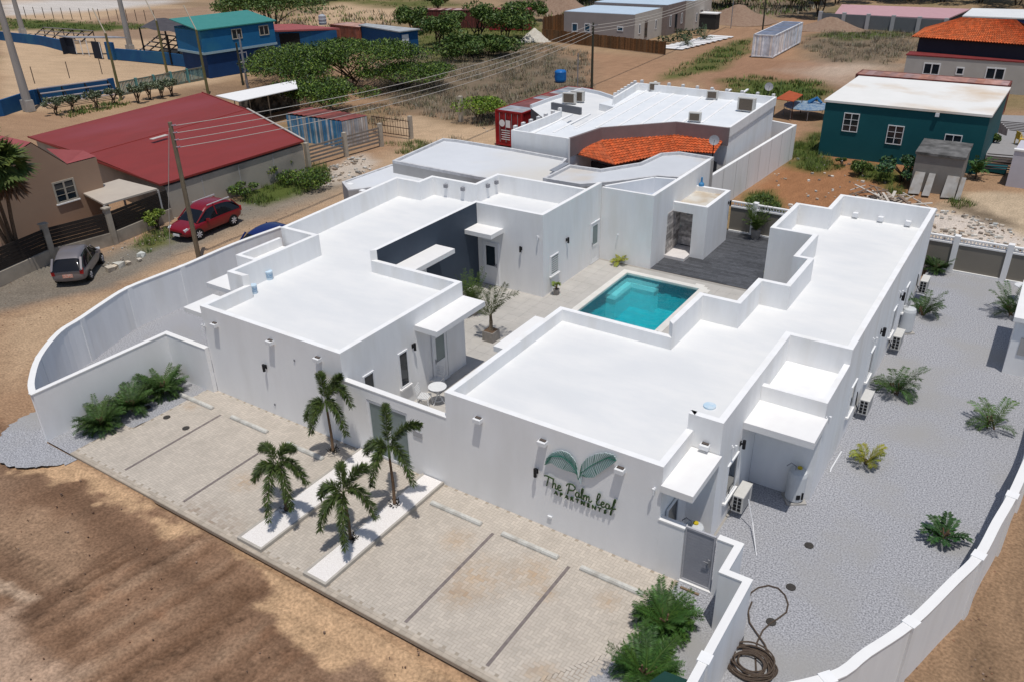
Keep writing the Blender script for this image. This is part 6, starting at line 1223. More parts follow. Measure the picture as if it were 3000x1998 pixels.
# ---- cars
def car(name, lb, p, rz, L_, W_, H_, paint, kind='suv', plate=None, grp=None):
    t = thing(name, lb, 'car', p, rz, grp); tyre = M('tyre', (0.012, 0.012, 0.012), None, 8, 0.8); rim = M('alloy', (0.62, 0.62, 0.64), None, 8, 0.35)
    hl_ = L_/2; belt = H_*0.58; zb0 = 0.22
    if kind == 'suv': S = [(-1.0, 0.46, 0.74, 0.66, .60), (-0.96, 0.34, 0.92, 0.84, .60), (-0.78, 0.22, 0.98, 0.94, .62), (-0.45, 0.22, 1.0, 0.97, .64), (0.0, 0.22, 1.0, 0.97, .62), (0.35, 0.22, 1.0, 0.96, .60), (0.62, 0.24, 0.99, 0.93, .565), (0.85, 0.27, 0.95, 0.86, .52), (0.96, 0.32, 0.82, 0.72, .46), (1.0, 0.42, 0.66, 0.5, .40)]
    else: S = [(-1.0, 0.42, 0.80, 0.72, .52), (-0.96, 0.30, 0.94, 0.88, .58), (-0.80, 0.22, 0.99, 0.95, .61), (-0.4, 0.2, 1.0, 0.97, .62), (0.0, 0.2, 1.0, 0.97, .61), (0.35, 0.2, 1.0, 0.96, .60), (0.6, 0.22, 0.98, 0.92, .57), (0.85, 0.26, 0.92, 0.82, .50), (0.96, 0.32, 0.78, 0.66, .42), (1.0, 0.42, 0.6, 0.5, .36)]
    vs = []; m_ = len(S)
    for (x, z0, w0, w1, zt) in S:
        hw = W_/2; zt_ = zt*H_; zl = z0 if z0 > 0.3 else zb0
        vs += [(x*hl_, -hw*w0*0.9, zl), (x*hl_, -hw*w0, zl+0.18), (x*hl_, -hw*w0, zt_-0.15), (x*hl_, -hw*w1*0.95, zt_), (x*hl_, -hw*w1*0.5, zt_+0.025), (x*hl_, hw*w1*0.5, zt_+0.025), (x*hl_, hw*w1*0.95, zt_), (x*hl_, hw*w0, zt_-0.15), (x*hl_, hw*w0, zl+0.18), (x*hl_, hw*w0*0.9, zl)]
    fs = [tuple(range(10)), tuple((m_-1)*10+k for k in range(9, -1, -1))]
    for i in range(m_-1):
        for k in range(10): fs.append((i*10+k, (i+1)*10+k, (i+1)*10+(k+1) % 10, i*10+(k+1) % 10))
    body = MB().add(vs, fs).obj('body', paint, t, smooth=True); md = body.modifiers.new('s', 'SUBSURF'); md.levels = 1; md.render_levels = 2
    # greenhouse: roof lofted above the belt line
    if kind == 'suv': Gx = [(-0.95, 0.60, 0.0), (-0.70, 0.92, 0.72), (-0.42, 1.0, 0.78), (-0.1, 1.02, 0.79), (0.10, 0.98, 0.77), (0.20, 0.92, 0.74), (0.58, 0.58, 0.0)]
    else: Gx = [(-0.99, 0.58, 0.0), (-0.74, 0.92, 0.70), (-0.42, 1.02, 0.77), (-0.1, 1.04, 0.78), (0.12, 0.97, 0.76), (0.22, 0.89, 0.72), (0.55, 0.58, 0.0)]
    zb_ = belt-0.02; xb = [g_[0] for g_ in Gx]; hw = W_/2
    gv = []
    for i, (x, zt, wv) in enumerate(Gx):
        z = H_*zt if wv else zb_-0.02; wt = hw*(wv if wv else 0.88)*0.93; wb = hw*0.94
        gv += [(x*hl_, -wb if wv else -wb*0.93, zb_-0.03), (x*hl_, -wt, z-0.04 if wv else z), (x*hl_, -wt*0.75, z), (x*hl_, wt*0.75, z), (x*hl_, wt, z-0.04 if wv else z), (x*hl_, wb if wv else wb*0.93, zb_-0.03)]
    gf = []; mi = []
    for i in range(len(Gx)-1):
        for k in range(5): gf.append((i*6+k, (i+1)*6+k, (i+1)*6+k+1, i*6+k+1)); mi.append(1 if (k in (0, 4) or i in (0, len(Gx)-2)) else 0)
    b = MB(); b.add(gv, gf); b.mi = mi; gh = b.obj('cabin', [paint, M('car_glass', (0.008, 0.009, 0.012), None, 3, 0.06, spec=0.5)], t, smooth=True); md = gh.modifiers.new('s', 'SUBSURF'); md.levels = 1; md.render_levels = 2; gh.scale = (1.03, 1.03, 1.015)
    # pillars
    b = MB()
    for sy in (-1, 1):
        for i, (x, zt, wv) in enumerate(Gx[1:-1], 1):
            if i in (3,): b.bar((x*hl_, sy*hw*0.945, zb_), (x*hl_+(0.02 if i != 1 else 0), sy*hw*wv*0.935, H_*zt-0.03), 0.07, 0.03, up=Vector((0, 1, 0)))
        b.bar((Gx[5][0]*hl_, sy*hw*0.80, H_*Gx[5][1]-0.02), (Gx[6][0]*hl_, sy*hw*0.86, zb_), 0.06, 0.05); b.bar((Gx[1][0]*hl_, sy*hw*0.80, H_*Gx[1][1]-0.02), (Gx[0][0]*hl_, sy*hw*0.84, zb_), 0.10, 0.05)
    b.obj('pillars', paint, t)
    if kind == 'suv': MB().bar((-0.7*hl_, -hw*0.66, H_+0.0), (0.08*hl_, -hw*0.66, H_+0.0), 0.04, 0.05).bar((-0.7*hl_, hw*0.66, H_+0.0), (0.08*hl_, hw*0.66, H_+0.0), 0.04, 0.05).obj('roof_rails', rim, t)
    r = 0.34 if kind == 'suv' else 0.29
    for sx in (-0.60, 0.62):
        for sy in (-1, 1):
            wv = Matrix.Translation((sx*hl_, sy*(hw-0.09), r)) @ Matrix.Rotation(PI/2, 4, 'X'); bt = MB(); bt.lathe((0, 0), [(r*0.62, -0.12), (r*0.97, -0.11), (r, -0.06), (r, 0.06), (r*0.97, 0.11), (r*0.62, 0.12)], 24); bt.v = [tuple(wv @ Vector(q)) for q in bt.v]; wo_ = bt.obj('wheel', tyre, t)
            b = MB(); yy = 0.125
            for s_ in (-1, 1):
                for k in range(7): a_ = 2*PI*k/7; b.bar((0, 0, s_*yy), (r*0.6*math.cos(a_), r*0.6*math.sin(a_), s_*yy), 0.06, 0.015, up=Vector((0, 0, 1)))
                b.lathe((0, 0), [(r*0.60, s_*yy-0.006), (r*0.66, s_*yy-0.006), (r*0.66, s_*yy+0.006), (r*0.60, s_*yy+0.006)], 20) if False else None
            b.v = [tuple(wv @ Vector(q)) for q in b.v]; b.obj('rim', rim, wo_)
    ll = M('headlamp', (0.6, 0.62, 0.65), None, 4, 0.1, spec=0.8); rl_ = M('tail_lamp', (0.45, 0.015, 0.02), None, 4, 0.2)
    for sy in (-1, 1):
        MB().bar((0.86*hl_, sy*hw*0.72, 0.47*H_), (0.955*hl_, sy*hw*0.62, 0.42*H_), 0.22, 0.12).obj('headlight', ll, t); MB().bar((-0.955*hl_, sy*hw*0.80, 0.42*H_), (-0.945*hl_, sy*hw*0.82, 0.60*H_), 0.16, 0.14, up=Vector((1, 0, 0))).obj('tail_light', rl_, t)
        MB().bar((0.30*hl_, sy*hw*1.0, belt+0.02), (0.26*hl_, sy*hw*1.18, belt+0.04), 0.12, 0.13).obj('mirror', paint, t)
    MB().box(0.985*hl_, 1.0*hl_, -0.5*hw, 0.5*hw, 0.30*H_, 0.36*H_).obj('grille', blackm, t)
    if plate: MB().box(-1.012*hl_, -0.985*hl_, -0.24, 0.24, 0.33*H_, 0.33*H_+0.17).obj('number_plate', M('plate_'+plate, (0.55, 0.16, 0.08) if plate == 'orange' else (0.6, 0.6, 0.6), (0.6, 0.5, 0.45), 20, 0.5), t)
    MB().box(0.99*hl_, 1.012*hl_, -0.24, 0.24, 0.22*H_, 0.22*H_+0.13).obj('number_plate', pvc, t)
    return t
redp = M('red_paint', (0.20, 0.004, 0.012), (0.19, 0.004, 0.011), 2, 0.35, coat=0.5, spec=0.4); grp_ = M('mauve_grey_paint', (0.21, 0.195, 0.205), (0.20, 0.185, 0.195), 2, 0.35, metal=0.3, coat=0.5); blp = M('blue_paint_car', (0.006, 0.016, 0.11), None, 2, 0.35, coat=0.4)
def axle(L_, R_): return (Vector(L_)+Vector(R_))/2
f1, r1 = G(578, 702), G(690, 655); d = (f1-r1); d.z = 0; a_ = math.atan2(d.y, d.x); mid = (f1+r1)/2; lft = Vector((-d.y, d.x, 0)).normalized()   # near side wheels
c = mid+(-lft if (-lft).dot(Vector((-1, 0, 0))) > 0 else lft)*0.80
car('parked_car', 'dark red sport utility car parked facing the camera by the hall', (c.x, c.y, -0.07), a_, 4.35, 1.80, 1.66, redp, 'suv', 'white', 'cars parked along the road')
rR, fR = G(257, 826), G(300, 762); d = (fR-rR); d.z = 0; a_ = math.atan2(d.y, d.x); mid = (rR+fR)/2; lft = Vector((-d.y, d.x, 0)).normalized(); c = mid+lft*0.72
car('parked_car', 'grey-mauve hatchback seen from behind with an orange plate', (c.x, c.y, -0.07), a_, 3.72, 1.66, 1.52, grp_, 'hatch', 'orange', 'cars parked along the road')
q = G(850, 645, 1.4); car('parked_car', 'dark blue car of which only the roof shows over the white wall', (q.x-0.2, q.y-0.8, -0.07), math.atan2(12, 0.8), 4.2, 1.72, 1.45, blp, 'hatch', None, 'cars parked along the road')
# ---- poles and wires
polem = M('pole_wood', (0.22, 0.18, 0.12), (0.15, 0.12, 0.085), 5, 0.9, stretch=(3, 3, 0.4)); wirem = M('wire', (0.50, 0.48, 0.44), None, 5, 0.6); cp = M('concrete_pole', (0.36, 0.34, 0.32), (0.30, 0.285, 0.27), 1.5, 0.9, stretch=(2, 2, 0.3))
up_ = thing('utility_pole', 'timber utility pole with four stacked wires standing before the perimeter wall', 'utility pole', (-23.4, 8.5, 0)); ht = 7.3
MB().tube([(0, 0, -0.1), (0, 0, ht)], 0.13, 10, 0.10).obj('pole', polem, up_); INS = []
for k in range(4): z = ht-0.15-k*0.36; MB().tube([(0.1, 0, z), (0.25, 0.06, z), (0.3, 0.07, z+0.05)], 0.035, 6).obj('insulator', M('insulator', (0.35, 0.25, 0.30), None, 5, 0.3), up_); INS.append(z)
pp = Vector((-26.4, 58.3, 0)); u2_ = thing('utility_pole', 'dark slim utility pole with a ring of fittings above the scrub', 'utility pole', pp); MB().tube([(0, 0, -0.1), (0, 0, 6.35)], 0.14, 8, 0.10).obj('pole', M('dark_pole', (0.055, 0.055, 0.04), None, 4, 0.9), u2_); MB().tube([(0.3*math.cos(a_), 0.3*math.sin(a_), 6.1) for a_ in [2*PI*i/12 for i in range(13)]], 0.03, 5).bar((-0.1, 0, 5.9), (0.5, 0, 6.2), 0.06, 0.06).obj('fitting', greym, u2_)
for k, (u, v, ht_, lb) in enumerate(((2234, 88, 8, 'slim dark pole rising behind the white container'), (1692, 268, 5.2, 'thin grey metal post beside the dark utility pole'), (2141, 82, 7, 'thin pale pole beside the black booth'))): p = G(u, v); tag(MB().tube([(0, 0, -0.1), (0, 0, ht_ if k != 1 else 3.6)], 0.12 if k == 0 else 0.06, 6, 0.09 if k == 0 else 0.05).obj('pole', MATS['dark_pole'] if k == 0 else greym, loc=(p.x, p.y, 0)), lb, 'pole')
def wire(a, b_, sag, r=0.014, n=24): return [Vector(a).lerp(Vector(b_), k/n)-Vector((0, 0, sag*4*(k/n)*(1-k/n))) for k in range(n+1)]
for k in range(4): tag(MB().tube(wire((-23.1, 8.57, INS[k]), (pp.x, pp.y, 6.25-k*0.32), 0.9+0.05*k), 0.018, 5).obj('overhead_wire', wirem), ('topmost', 'second highest', 'third highest', 'lowest')[k]+' of the four overhead wires between the two utility poles', 'wire', 'overhead wires between the utility poles')
for k in range(3): tag(MB().tube(wire((pp.x, pp.y, 6.1-k*0.3), (G(2141, 82).x, G(2141, 82).y, 6.4-k*0.3), 1.0), 0.022, 4).obj('overhead_wire', wirem), ('upper', 'middle', 'lower')[k]+' overhead wire running on from the dark pole past the taupe block', 'wire', 'overhead wires past the taupe block')
tag(MB().tube([(-23.42, 8.4, 7.0), (-24.4, 8.2, 3.5), (-25.2, 8.0, 0)], 0.02, 5).obj('guy_wire', wirem), 'guy wire slanting from the timber pole to the ground', 'wire')
for (b0, t0, r0, lb) in (((87, 325), (-12, -60), 0.42, 'thick tapered concrete light pole at the left, closest'), ((70, 105), (30, -40), 0.42, 'thick concrete light pole in the far upper left corner'), ((385, 155), (345, -20), 0.40, 'thick concrete light pole behind the dugout')):
    p = G(*b0); h_ = 14; t = thing('light_pole', lb, 'light pole', (p.x, p.y, 0), 0, 'concrete floodlight poles round the ball field'); MB().tube([(0, 0, -0.1), (0, 0, h_)], r0, 12, 0.18).obj('pole', cp, t); MB().box(-r0*1.6, r0*1.2, -r0*0.8, r0*0.8, -0.05, 1.0).obj('pole_base', MATS['concrete'], t)
gp = M('green_pole', (0.13, 0.13, 0.05), (0.17, 0.14, 0.07), 3, 0.8)
for (b0, hh, lb) in (((355, 292), 6.3, 'mossy green net pole at the corner of the slatted balustrade'), ((492, 225), 6.0, 'mossy green net pole in the middle of the slatted balustrade'), ((610, 275), 6.2, 'mossy green net pole by the blue two-storey block')):
    p = G(*b0); t = thing('net_pole', lb, 'pole', (p.x, p.y, 0), 0, 'green net poles of the ball field'); MB().tube([(0, 0, -0.1), (0, 0, hh)], 0.15, 8, 0.11).obj('pole', gp, t); MB().tube([(0, 0, hh), (-1.5, 0.2, hh+2.2)], 0.06, 5).obj('arm', M('pale_arm', (0.45, 0.40, 0.32), None, 3, 0.8), t)
# ---- ball field walls, dugout, bleachers
blue = M('royal_blue_wall', (0.010, 0.070, 0.19), (0.012, 0.085, 0.22), 0.6, 0.75, c3=(0.02, 0.11, 0.22), sc3=0.3); tealp = M('faded_teal', (0.07, 0.25, 0.26), (0.14, 0.30, 0.28), 2, 0.85)
def wallpx(root, pts, t_, h_, mat, nm='wall'): MB().strip([(p.x, p.y) for p in [G(*q) for q in pts]], t_, -0.1, h_).obj(nm, mat, root)
f1_ = thing('field_wall', 'low royal blue wall along the near side of the ball field', 'wall'); wallpx(f1_, [(-40, 345), (10, 338), (105, 305), (200, 292), (340, 268)], 0.25, 1.35, blue)
f2_ = thing('field_wall', 'low royal blue wall along the far side of the ball field', 'wall'); wallpx(f2_, [(-30, 118), (120, 135), (222, 157)], 0.25, 1.4, blue)
f3_ = thing('field_wall', 'blue wall running from the dugout toward the two-storey block', 'wall'); wallpx(f3_, [(345, 174), (480, 186), (592, 200), (612, 206)], 0.25, 1.3, blue)
t = thing('balustrade', 'faded teal slatted balustrade at the ball field corner', 'balustrade'); A, B = G(352, 280), G(600, 232); b = MB(); d_ = B-A; n_ = 62
for k in range(n_): c = A.lerp(B, k/n_); b.col = jit((0.16, 0.26, 0.25), r_, 0.4); b.seg((c.x, c.y), ((c+d_/n_*0.5).x, (c+d_/n_*0.5).y), 0.08, 0.15, 1.2)
b.obj('slats', MV('teal_slats', 0.85, amt=0.3), t); MB().seg((A.x, A.y), (B.x, B.y), 0.14, -0.1, 0.15).seg((A.x, A.y), (B.x, B.y), 0.14, 1.2, 1.32).obj('rails', M('rusty_rail', (0.18, 0.13, 0.09), (0.10, 0.18, 0.17), 3, 0.9), t)
for k in range(6): c = A.lerp(B, k/5); MB().box(c.x-0.12, c.x+0.12, c.y-0.1, c.y+0.1, -0.1, 1.42).obj('post', tealp, t)
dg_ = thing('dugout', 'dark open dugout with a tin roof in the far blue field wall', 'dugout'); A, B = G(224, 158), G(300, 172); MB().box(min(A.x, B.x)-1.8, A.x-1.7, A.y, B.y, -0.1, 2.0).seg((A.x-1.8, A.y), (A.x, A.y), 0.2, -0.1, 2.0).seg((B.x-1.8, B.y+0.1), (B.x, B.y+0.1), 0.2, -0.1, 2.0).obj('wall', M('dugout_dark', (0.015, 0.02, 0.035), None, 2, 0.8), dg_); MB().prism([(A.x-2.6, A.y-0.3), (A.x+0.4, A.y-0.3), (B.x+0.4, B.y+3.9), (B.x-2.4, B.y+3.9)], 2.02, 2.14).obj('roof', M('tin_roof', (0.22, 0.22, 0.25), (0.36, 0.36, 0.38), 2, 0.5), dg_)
for k in range(5): c = A.lerp(B, k/4); MB().tube([(c.x+0.1, c.y, 0), (c.x+0.1, c.y, 2.0)], 0.06, 5).obj('post', pvc, dg_)
q = G(345, 174); MB().box(q.x-1.6, q.x-0.1, B.y+0.2, q.y, -0.1, 2.05).obj('end_wall', blue, dg_)
def bleacher(lb, A, B, rows, back, mat, grp='open bleachers of the ball field', name='bleachers'):
    t = thing(name, lb, 'bleachers', (0, 0, 0), 0, grp); n_ = Vector((A.y-B.y, B.x-A.x, 0)).normalized()*back
    for k in range(rows): p, q = A+n_*(0.75*k), B+n_*(0.75*k); MB().bar((p.x, p.y, 0.4+0.38*k), (q.x, q.y, 0.4+0.38*k), 0.38, 0.07).obj('bench', mat, t)
    m_ = max(3, int((B-A).length/2.0))
    for k in range(m_+1): c = A.lerp(B, k/m_); e = c+n_*0.75*(rows-1); MB().bar((c.x, c.y, 0.3), (e.x, e.y, 0.3+0.38*(rows-1)), 0.10, 0.12).bar((e.x, e.y, 0), (e.x, e.y, 0.3+0.38*(rows-1)), 0.10, 0.10).obj('support', blackm, t)
    return t
bl = M('bleacher_wood', (0.22, 0.19, 0.18), (0.15, 0.13, 0.125), 3, 0.9)
bleacher('dark tiered bleachers behind the far blue wall', G(95, 118), G(240, 130), 4, 1, bl); bleacher('tiered bleachers under the dark shade canopy', G(400, 165), G(500, 182), 6, 1, bl)
bleacher('low slatted bleachers outside the near blue wall', G(140, 318), G(345, 288), 4, 1, M('grey_mauve_slats', (0.34, 0.30, 0.30), None, 3, 0.9))
sc = thing('shade_canopy', 'dark fabric shade canopy over the bleachers', 'canopy'); P_ = g4([(408, 82), (565, 104), (620, 58), (458, 55)], 3.9); b = MB(); n_ = 7
for i in range(n_): a0, a1 = P_[0].lerp(P_[1], i/n_), P_[0].lerp(P_[1], (i+1)/n_); c0_, c1_ = P_[3].lerp(P_[2], i/n_), P_[3].lerp(P_[2], (i+1)/n_); z = Vector((0, 0, 0.1*math.sin(i*1.9))); z2 = Vector((0, 0, 0.1*math.sin((i+1)*1.9))); b.face([a0+z, a1+z2, c1_+z2, c0_+z])
b.obj('fabric', M('shade_fabric', (0.055, 0.05, 0.055), (0.09, 0.08, 0.085), 0.8, 0.8), sc)
for p in P_[:2]+[P_[2], P_[3], P_[0].lerp(P_[1], 0.5)]: MB().tube([(p.x, p.y, 0), (p.x, p.y, 3.9)], 0.12, 6).obj('post', blackm, sc)
b = MB(); fpost = M('fence_post', (0.12, 0.09, 0.07), None, 5, 0.9)
ff = thing('post_fence', 'row of thin dark fence posts beyond the field', 'fence')
for k in range(16): p = G(50+k*27, 52+k*0.9); MB().tube([(p.x, p.y, 0), (p.x, p.y, 1.9)], 0.07, 4).obj('post', fpost, ff)
f5 = thing('post_fence', 'leaning thin posts with rails above the near blue field wall', 'fence')
for u, v in ((112, 281), (213, 264), (308, 252)): p = G(u, v); MB().tube([(p.x, p.y, 1.2), (p.x, p.y, 2.9)], 0.05, 4).obj('post', fpost, f5)
# ---- blue two-storey block, blue hall, blue shed
tb_ = thing('scorer_building', 'two-storey blue block with a green roof at the ball field', 'building'); BX, BY0, BY1 = -68.0, 44.9, 55.2; bb_ = M('bright_blue', (0.010, 0.115, 0.27), (0.012, 0.13, 0.30), 0.5, 0.75, c3=(0.03, 0.17, 0.28), sc3=0.3); db = M('deep_blue', (0.006, 0.035, 0.12), (0.008, 0.045, 0.15), 0.5, 0.75)
A = G(616, 229); B = G(822, 187); vx = (Vector((B.x, B.y, 0))-Vector((A.x, A.y, 0)))
FB = G(790, 222); W0 = Vector((A.x, A.y)); W1 = Vector((-66.8, 53.6)); nx_ = Vector((-(W1-W0).y, (W1-W0).x)).normalized()*5.2
quad = [W0, W1, W1+nx_, W0+nx_]; MB().prism(quad, -0.1, 2.5).obj('lower_wall', db, tb_); cc = sum(quad, Vector((0, 0)))/4; q2 = [cc+(p-cc)*1.09 for p in quad]
MB().prism(q2, 2.501, 2.75).obj('ledge', M('ledge_pale', (0.30, 0.42, 0.48), None, 3, 0.8), tb_); MB().prism([cc+(p-cc)*1.07 for p in quad], 2.751, 5.2).obj('upper_wall', bb_, tb_)
q3 = [cc+(p-cc)*1.14 for p in quad]; b = MB(); z0, z1 = 5.2, 6.0; b.face([(q3[0].x, q3[0].y, z0), (q3[1].x, q3[1].y, z0), (q3[2].x, q3[2].y, z1), (q3[3].x, q3[3].y, z1)]); b.face([(q3[0].x, q3[0].y, z0-0.12), (q3[0].x, q3[0].y, z0), (q3[3].x, q3[3].y, z1), (q3[3].x, q3[3].y, z1-0.1)]); b.face([(q3[1].x, q3[1].y, z0-0.12), (q3[1].x, q3[1].y, z0), (q3[2].x, q3[2].y, z1), (q3[2].x, q3[2].y, z1-0.1)]); b.face([(q3[0].x, q3[0].y, z0-0.12), (q3[1].x, q3[1].y, z0-0.12), (q3[1].x, q3[1].y, z0), (q3[0].x, q3[0].y, z0)]); b.prism([cc+(p-cc)*1.07 for p in quad], 5.0, 5.19); b.obj('roof', M('green_roof', (0.045, 0.22, 0.20), (0.06, 0.25, 0.23), 2, 0.6, stretch=(0.5, 3, 1)), tb_)
dd = (W1-W0).normalized(); fo = Vector((dd.y, -dd.x)); ax3 = Vector((dd.x, dd.y, 0)); fo3 = Vector((fo.x, fo.y, 0)); s0 = cc+(W0-cc)*1.07
for s_, z, wd, h_ in ((3.8, 3.7, 1.3, 1.1), (7.4, 3.7, 1.3, 1.1)): p = s0+dd*s_; window(tb_, (p.x+fo.x*0.01, p.y+fo.y*0.01, z), ax3, fo3, wd, h_, 2, None, False, MATS['cream_pillar'], 0.09)
for s_ in (4.0, ): p = W0+dd*s_; window(tb_, (p.x+fo.x*0.01, p.y+fo.y*0.01, 1.1), ax3, fo3, 1.1, 1.1, 1, db, False, pvc, 0.09)
t = thing('hall', 'blue hall with a dusty red roof behind the two-storey block', 'hall'); P_ = g4([(812, 90), (985, 85), (925, 66), (805, 58)], 2.9); a0, a1, a2, a3 = P_; MB().prism([(p.x, p.y) for p in (a0, a1, a1+Vector((-9, 1, 0)), a0+Vector((-9, 1, 0)))], -0.1, 2.7).obj('wall', blue, t); MB().prism([(p.x, p.y) for p in (a0+Vector((0.3, -0.3, 0)), a1+Vector((0.3, 0.3, 0)), a1+Vector((-9.3, 1, 0)), a0+Vector((-9.3, 0.5, 0)))], 2.75, 2.95).obj('roof', M('dusty_red_roof', (0.36, 0.10, 0.10), (0.30, 0.09, 0.09), 1, 0.7), t)
p0 = a0.lerp(a1, 0.02); p1 = a0.lerp(a1, 0.36); MB().prism([(p0.x, p0.y), (p1.x, p1.y), (p1.x+0.03, p1.y), (p0.x+0.03, p0.y)], 0, 2.5).obj('doorway', blackm, t)
p = G(946, 72, 3.0); tag(MB().lathe((0, 0), [(0.5, 0), (0.55, 0.3), (0.5, 0.35), (0.55, 0.7), (0.5, 0.75), (0.5, 1.1), (0.2, 1.3)], 14).obj('water_tank', M('tank_grey', (0.40, 0.42, 0.45), None, 3, 0.5), loc=(p.x, p.y, 2.95)), 'ribbed grey water tank on the red roof of the blue hall', 'tank')
A, B, C0 = G(1063, 150), G(1175, 163), G(1228, 155); t = thing('shed', 'blue box shed with a white door and grey flat roof', 'shed'); A = G(1063, 140); bw_ = [(A.x, A.y), (B.x, B.y), (C0.x, C0.y), (C0.x-6.5, C0.y+0.6), (A.x-3, A.y+2)]
MB().prism([(A.x, A.y), (B.x, B.y), (C0.x, C0.y), (A.x-0.2, C0.y+1.5)], -0.1, 2.75).obj('wall', blue, t); MB().prism([(A.x-0.2, A.y-0.2), (B.x+0.2, B.y-0.2), (C0.x+0.3, C0.y+0.2), (A.x-0.4, C0.y+1.7)], 2.751, 2.88).obj('roof', M('pale_tin', (0.45, 0.47, 0.48), (0.30, 0.32, 0.33), 1, 0.7), t)
d_ = (C0-B).normalized(); o_ = Vector((d_.y, -d_.x, 0)); p = B.lerp(C0, 0.12); door(t, (p.x+o_.x*0.01, p.y+o_.y*0.01, 0.1), d_, o_, 1.0, 2.3, pvc)
# ---- trampoline and canopy
p = G(2362, 340); t = thing('trampoline', 'round trampoline with a dark blue mat beside the teal house', 'trampoline', (p.x, p.y, 0)); MB().lathe((0, 0), [(1.55, 0.80), (1.95, 0.80), (1.95, 0.86), (1.55, 0.87)], 28).obj('edge_pad', M('pad_blue', (0.06, 0.15, 0.30), (0.35, 0.42, 0.45), 5, 0.6), t); MB().cyl((0, 0), 1.54, 0.82, 0.84, 28).obj('mat', M('mat_dark', (0.02, 0.03, 0.06), None, 4, 0.8), t)
for k in range(8): a_ = 2*PI*k/8+0.3; MB().tube([(1.9*math.cos(a_), 1.9*math.sin(a_), 0), (1.9*math.cos(a_), 1.9*math.sin(a_), 0.82)], 0.03, 5).obj('leg', greym, t)
b = MB(); b.tube([(-0.2, 0.9, 0.9), (0.4, 1.2, 1.3), (0.9, 0.9, 1.0)], 0.2, 6, 0.1); b.obj('crumpled_net', M('net_blue', (0.03, 0.15, 0.35), None, 4, 0.8), t)
P_ = g4([(2272, 292), (2325, 300), (2352, 280), (2312, 268)], 1.5); t = thing('canopy', 'small rusty orange sheet canopy next to the trampoline', 'canopy'); MB().prism([(q.x, q.y) for q in P_], 1.5, 1.55).obj('sheet', M('orange_sheet', (0.42, 0.09, 0.03), (0.33, 0.07, 0.025), 2, 0.8), t)
for q in P_: MB().tube([(q.x, q.y, 0), (q.x, q.y, 1.5)], 0.04, 5).obj('post', rust, t)
p = G(1642, 240); tag(MB().lathe((0, 0), [(0.55, 0), (0.62, 0.2), (0.62, 1.0), (0.5, 1.15), (0.2, 1.2)], 16).obj('water_barrel', M('barrel_blue', (0.01, 0.12, 0.40), (0.015, 0.16, 0.45), 3, 0.5), loc=(p.x, p.y, 0)), 'bright blue water barrel in the grey scrub', 'barrel')

# ================================================================== TREES, SHRUBS, GRASS, RUBBLE
r_ = random.Random(2024)
TG = 'spreading green trees in the scrub behind the hall'
def T(px, lb, h, sp, n=14, m=330, cols=GRN, size=0.17, flat=0.35, g=None, dz=0, **k):
    p = G(*px); return tree(k.pop('name', 'tree'), lb, k.pop('cat', 'tree'), (p.x, p.y, -0.05), h, sp, random.Random(int(px[0]*7+px[1])), cols, n, m, size, flat, group=g, **k)
LG = [(0.065, 0.125, 0.016), (0.10, 0.17, 0.022), (0.035, 0.065, 0.012), (0.15, 0.22, 0.03), (0.02, 0.04, 0.01)]
T((1030, 255), 'wide flat-crowned tree with pale twigs at the middle of the scrub', 4.2, 7.5, 34, 560, LG, 0.13, 0.24, TG, h0=0.2)
T((1180, 262), 'low flat green tree reaching right toward the grey scrub', 2.2, 5.5, 22, 520, LG, 0.12, 0.24, TG, h0=0.2)
T((905, 262), 'dense green tree just behind the makeshift shelter', 3.6, 6.0, 28, 560, LG, 0.13, 0.34, TG, h0=0.2, droopskirt=True)
T((960, 312), 'low bushy tree behind the corrugated shed', 2.3, 5.0, 22, 520, LG, 0.12, 0.36, TG, h0=0.2, droopskirt=True)
T((850, 225), 'green bush tree at the foot of the two-storey blue block', 2.8, 5.2, 20, 520, LG, 0.13, 0.36, TG, h0=0.2, droopskirt=True)
T((800, 118), 'large dark umbrella tree above the two-storey blue block', 6.3, 7.5, 26, 520, GRN, 0.20, 0.35, trunks=5)
BG_ = 'dark bushes in the far scrub'
for (u, v, h, sp, lb) in ((1290, 138, 4.0, 4.2, 'round green bush right of the blue box shed'), (1400, 120, 4.4, 4.6, 'dark bush in front of the rusty container'), (1480, 118, 4.2, 5.0, 'bushy tree before the red container end'), (1385, 170, 2.2, 4.2, 'low bush with a bluish net beside it'), (1440, 165, 2.0, 3.6, 'low bush near the white sand heap'), (1210, 95, 3.2, 3.5, 'thorny bush left of the rusty container'), (1285, 60, 4.6, 2.8, 'pale green small tree poking over the container'), (1540, 62, 2.5, 3.5, 'small bush behind the red container')):
    T((u, v), lb, h, sp, 12, 300, GRN, 0.22, 0.55, BG_, name='bush', cat='bush', droopskirt=True)
FB_ = 'dark tree belt along the top edge'
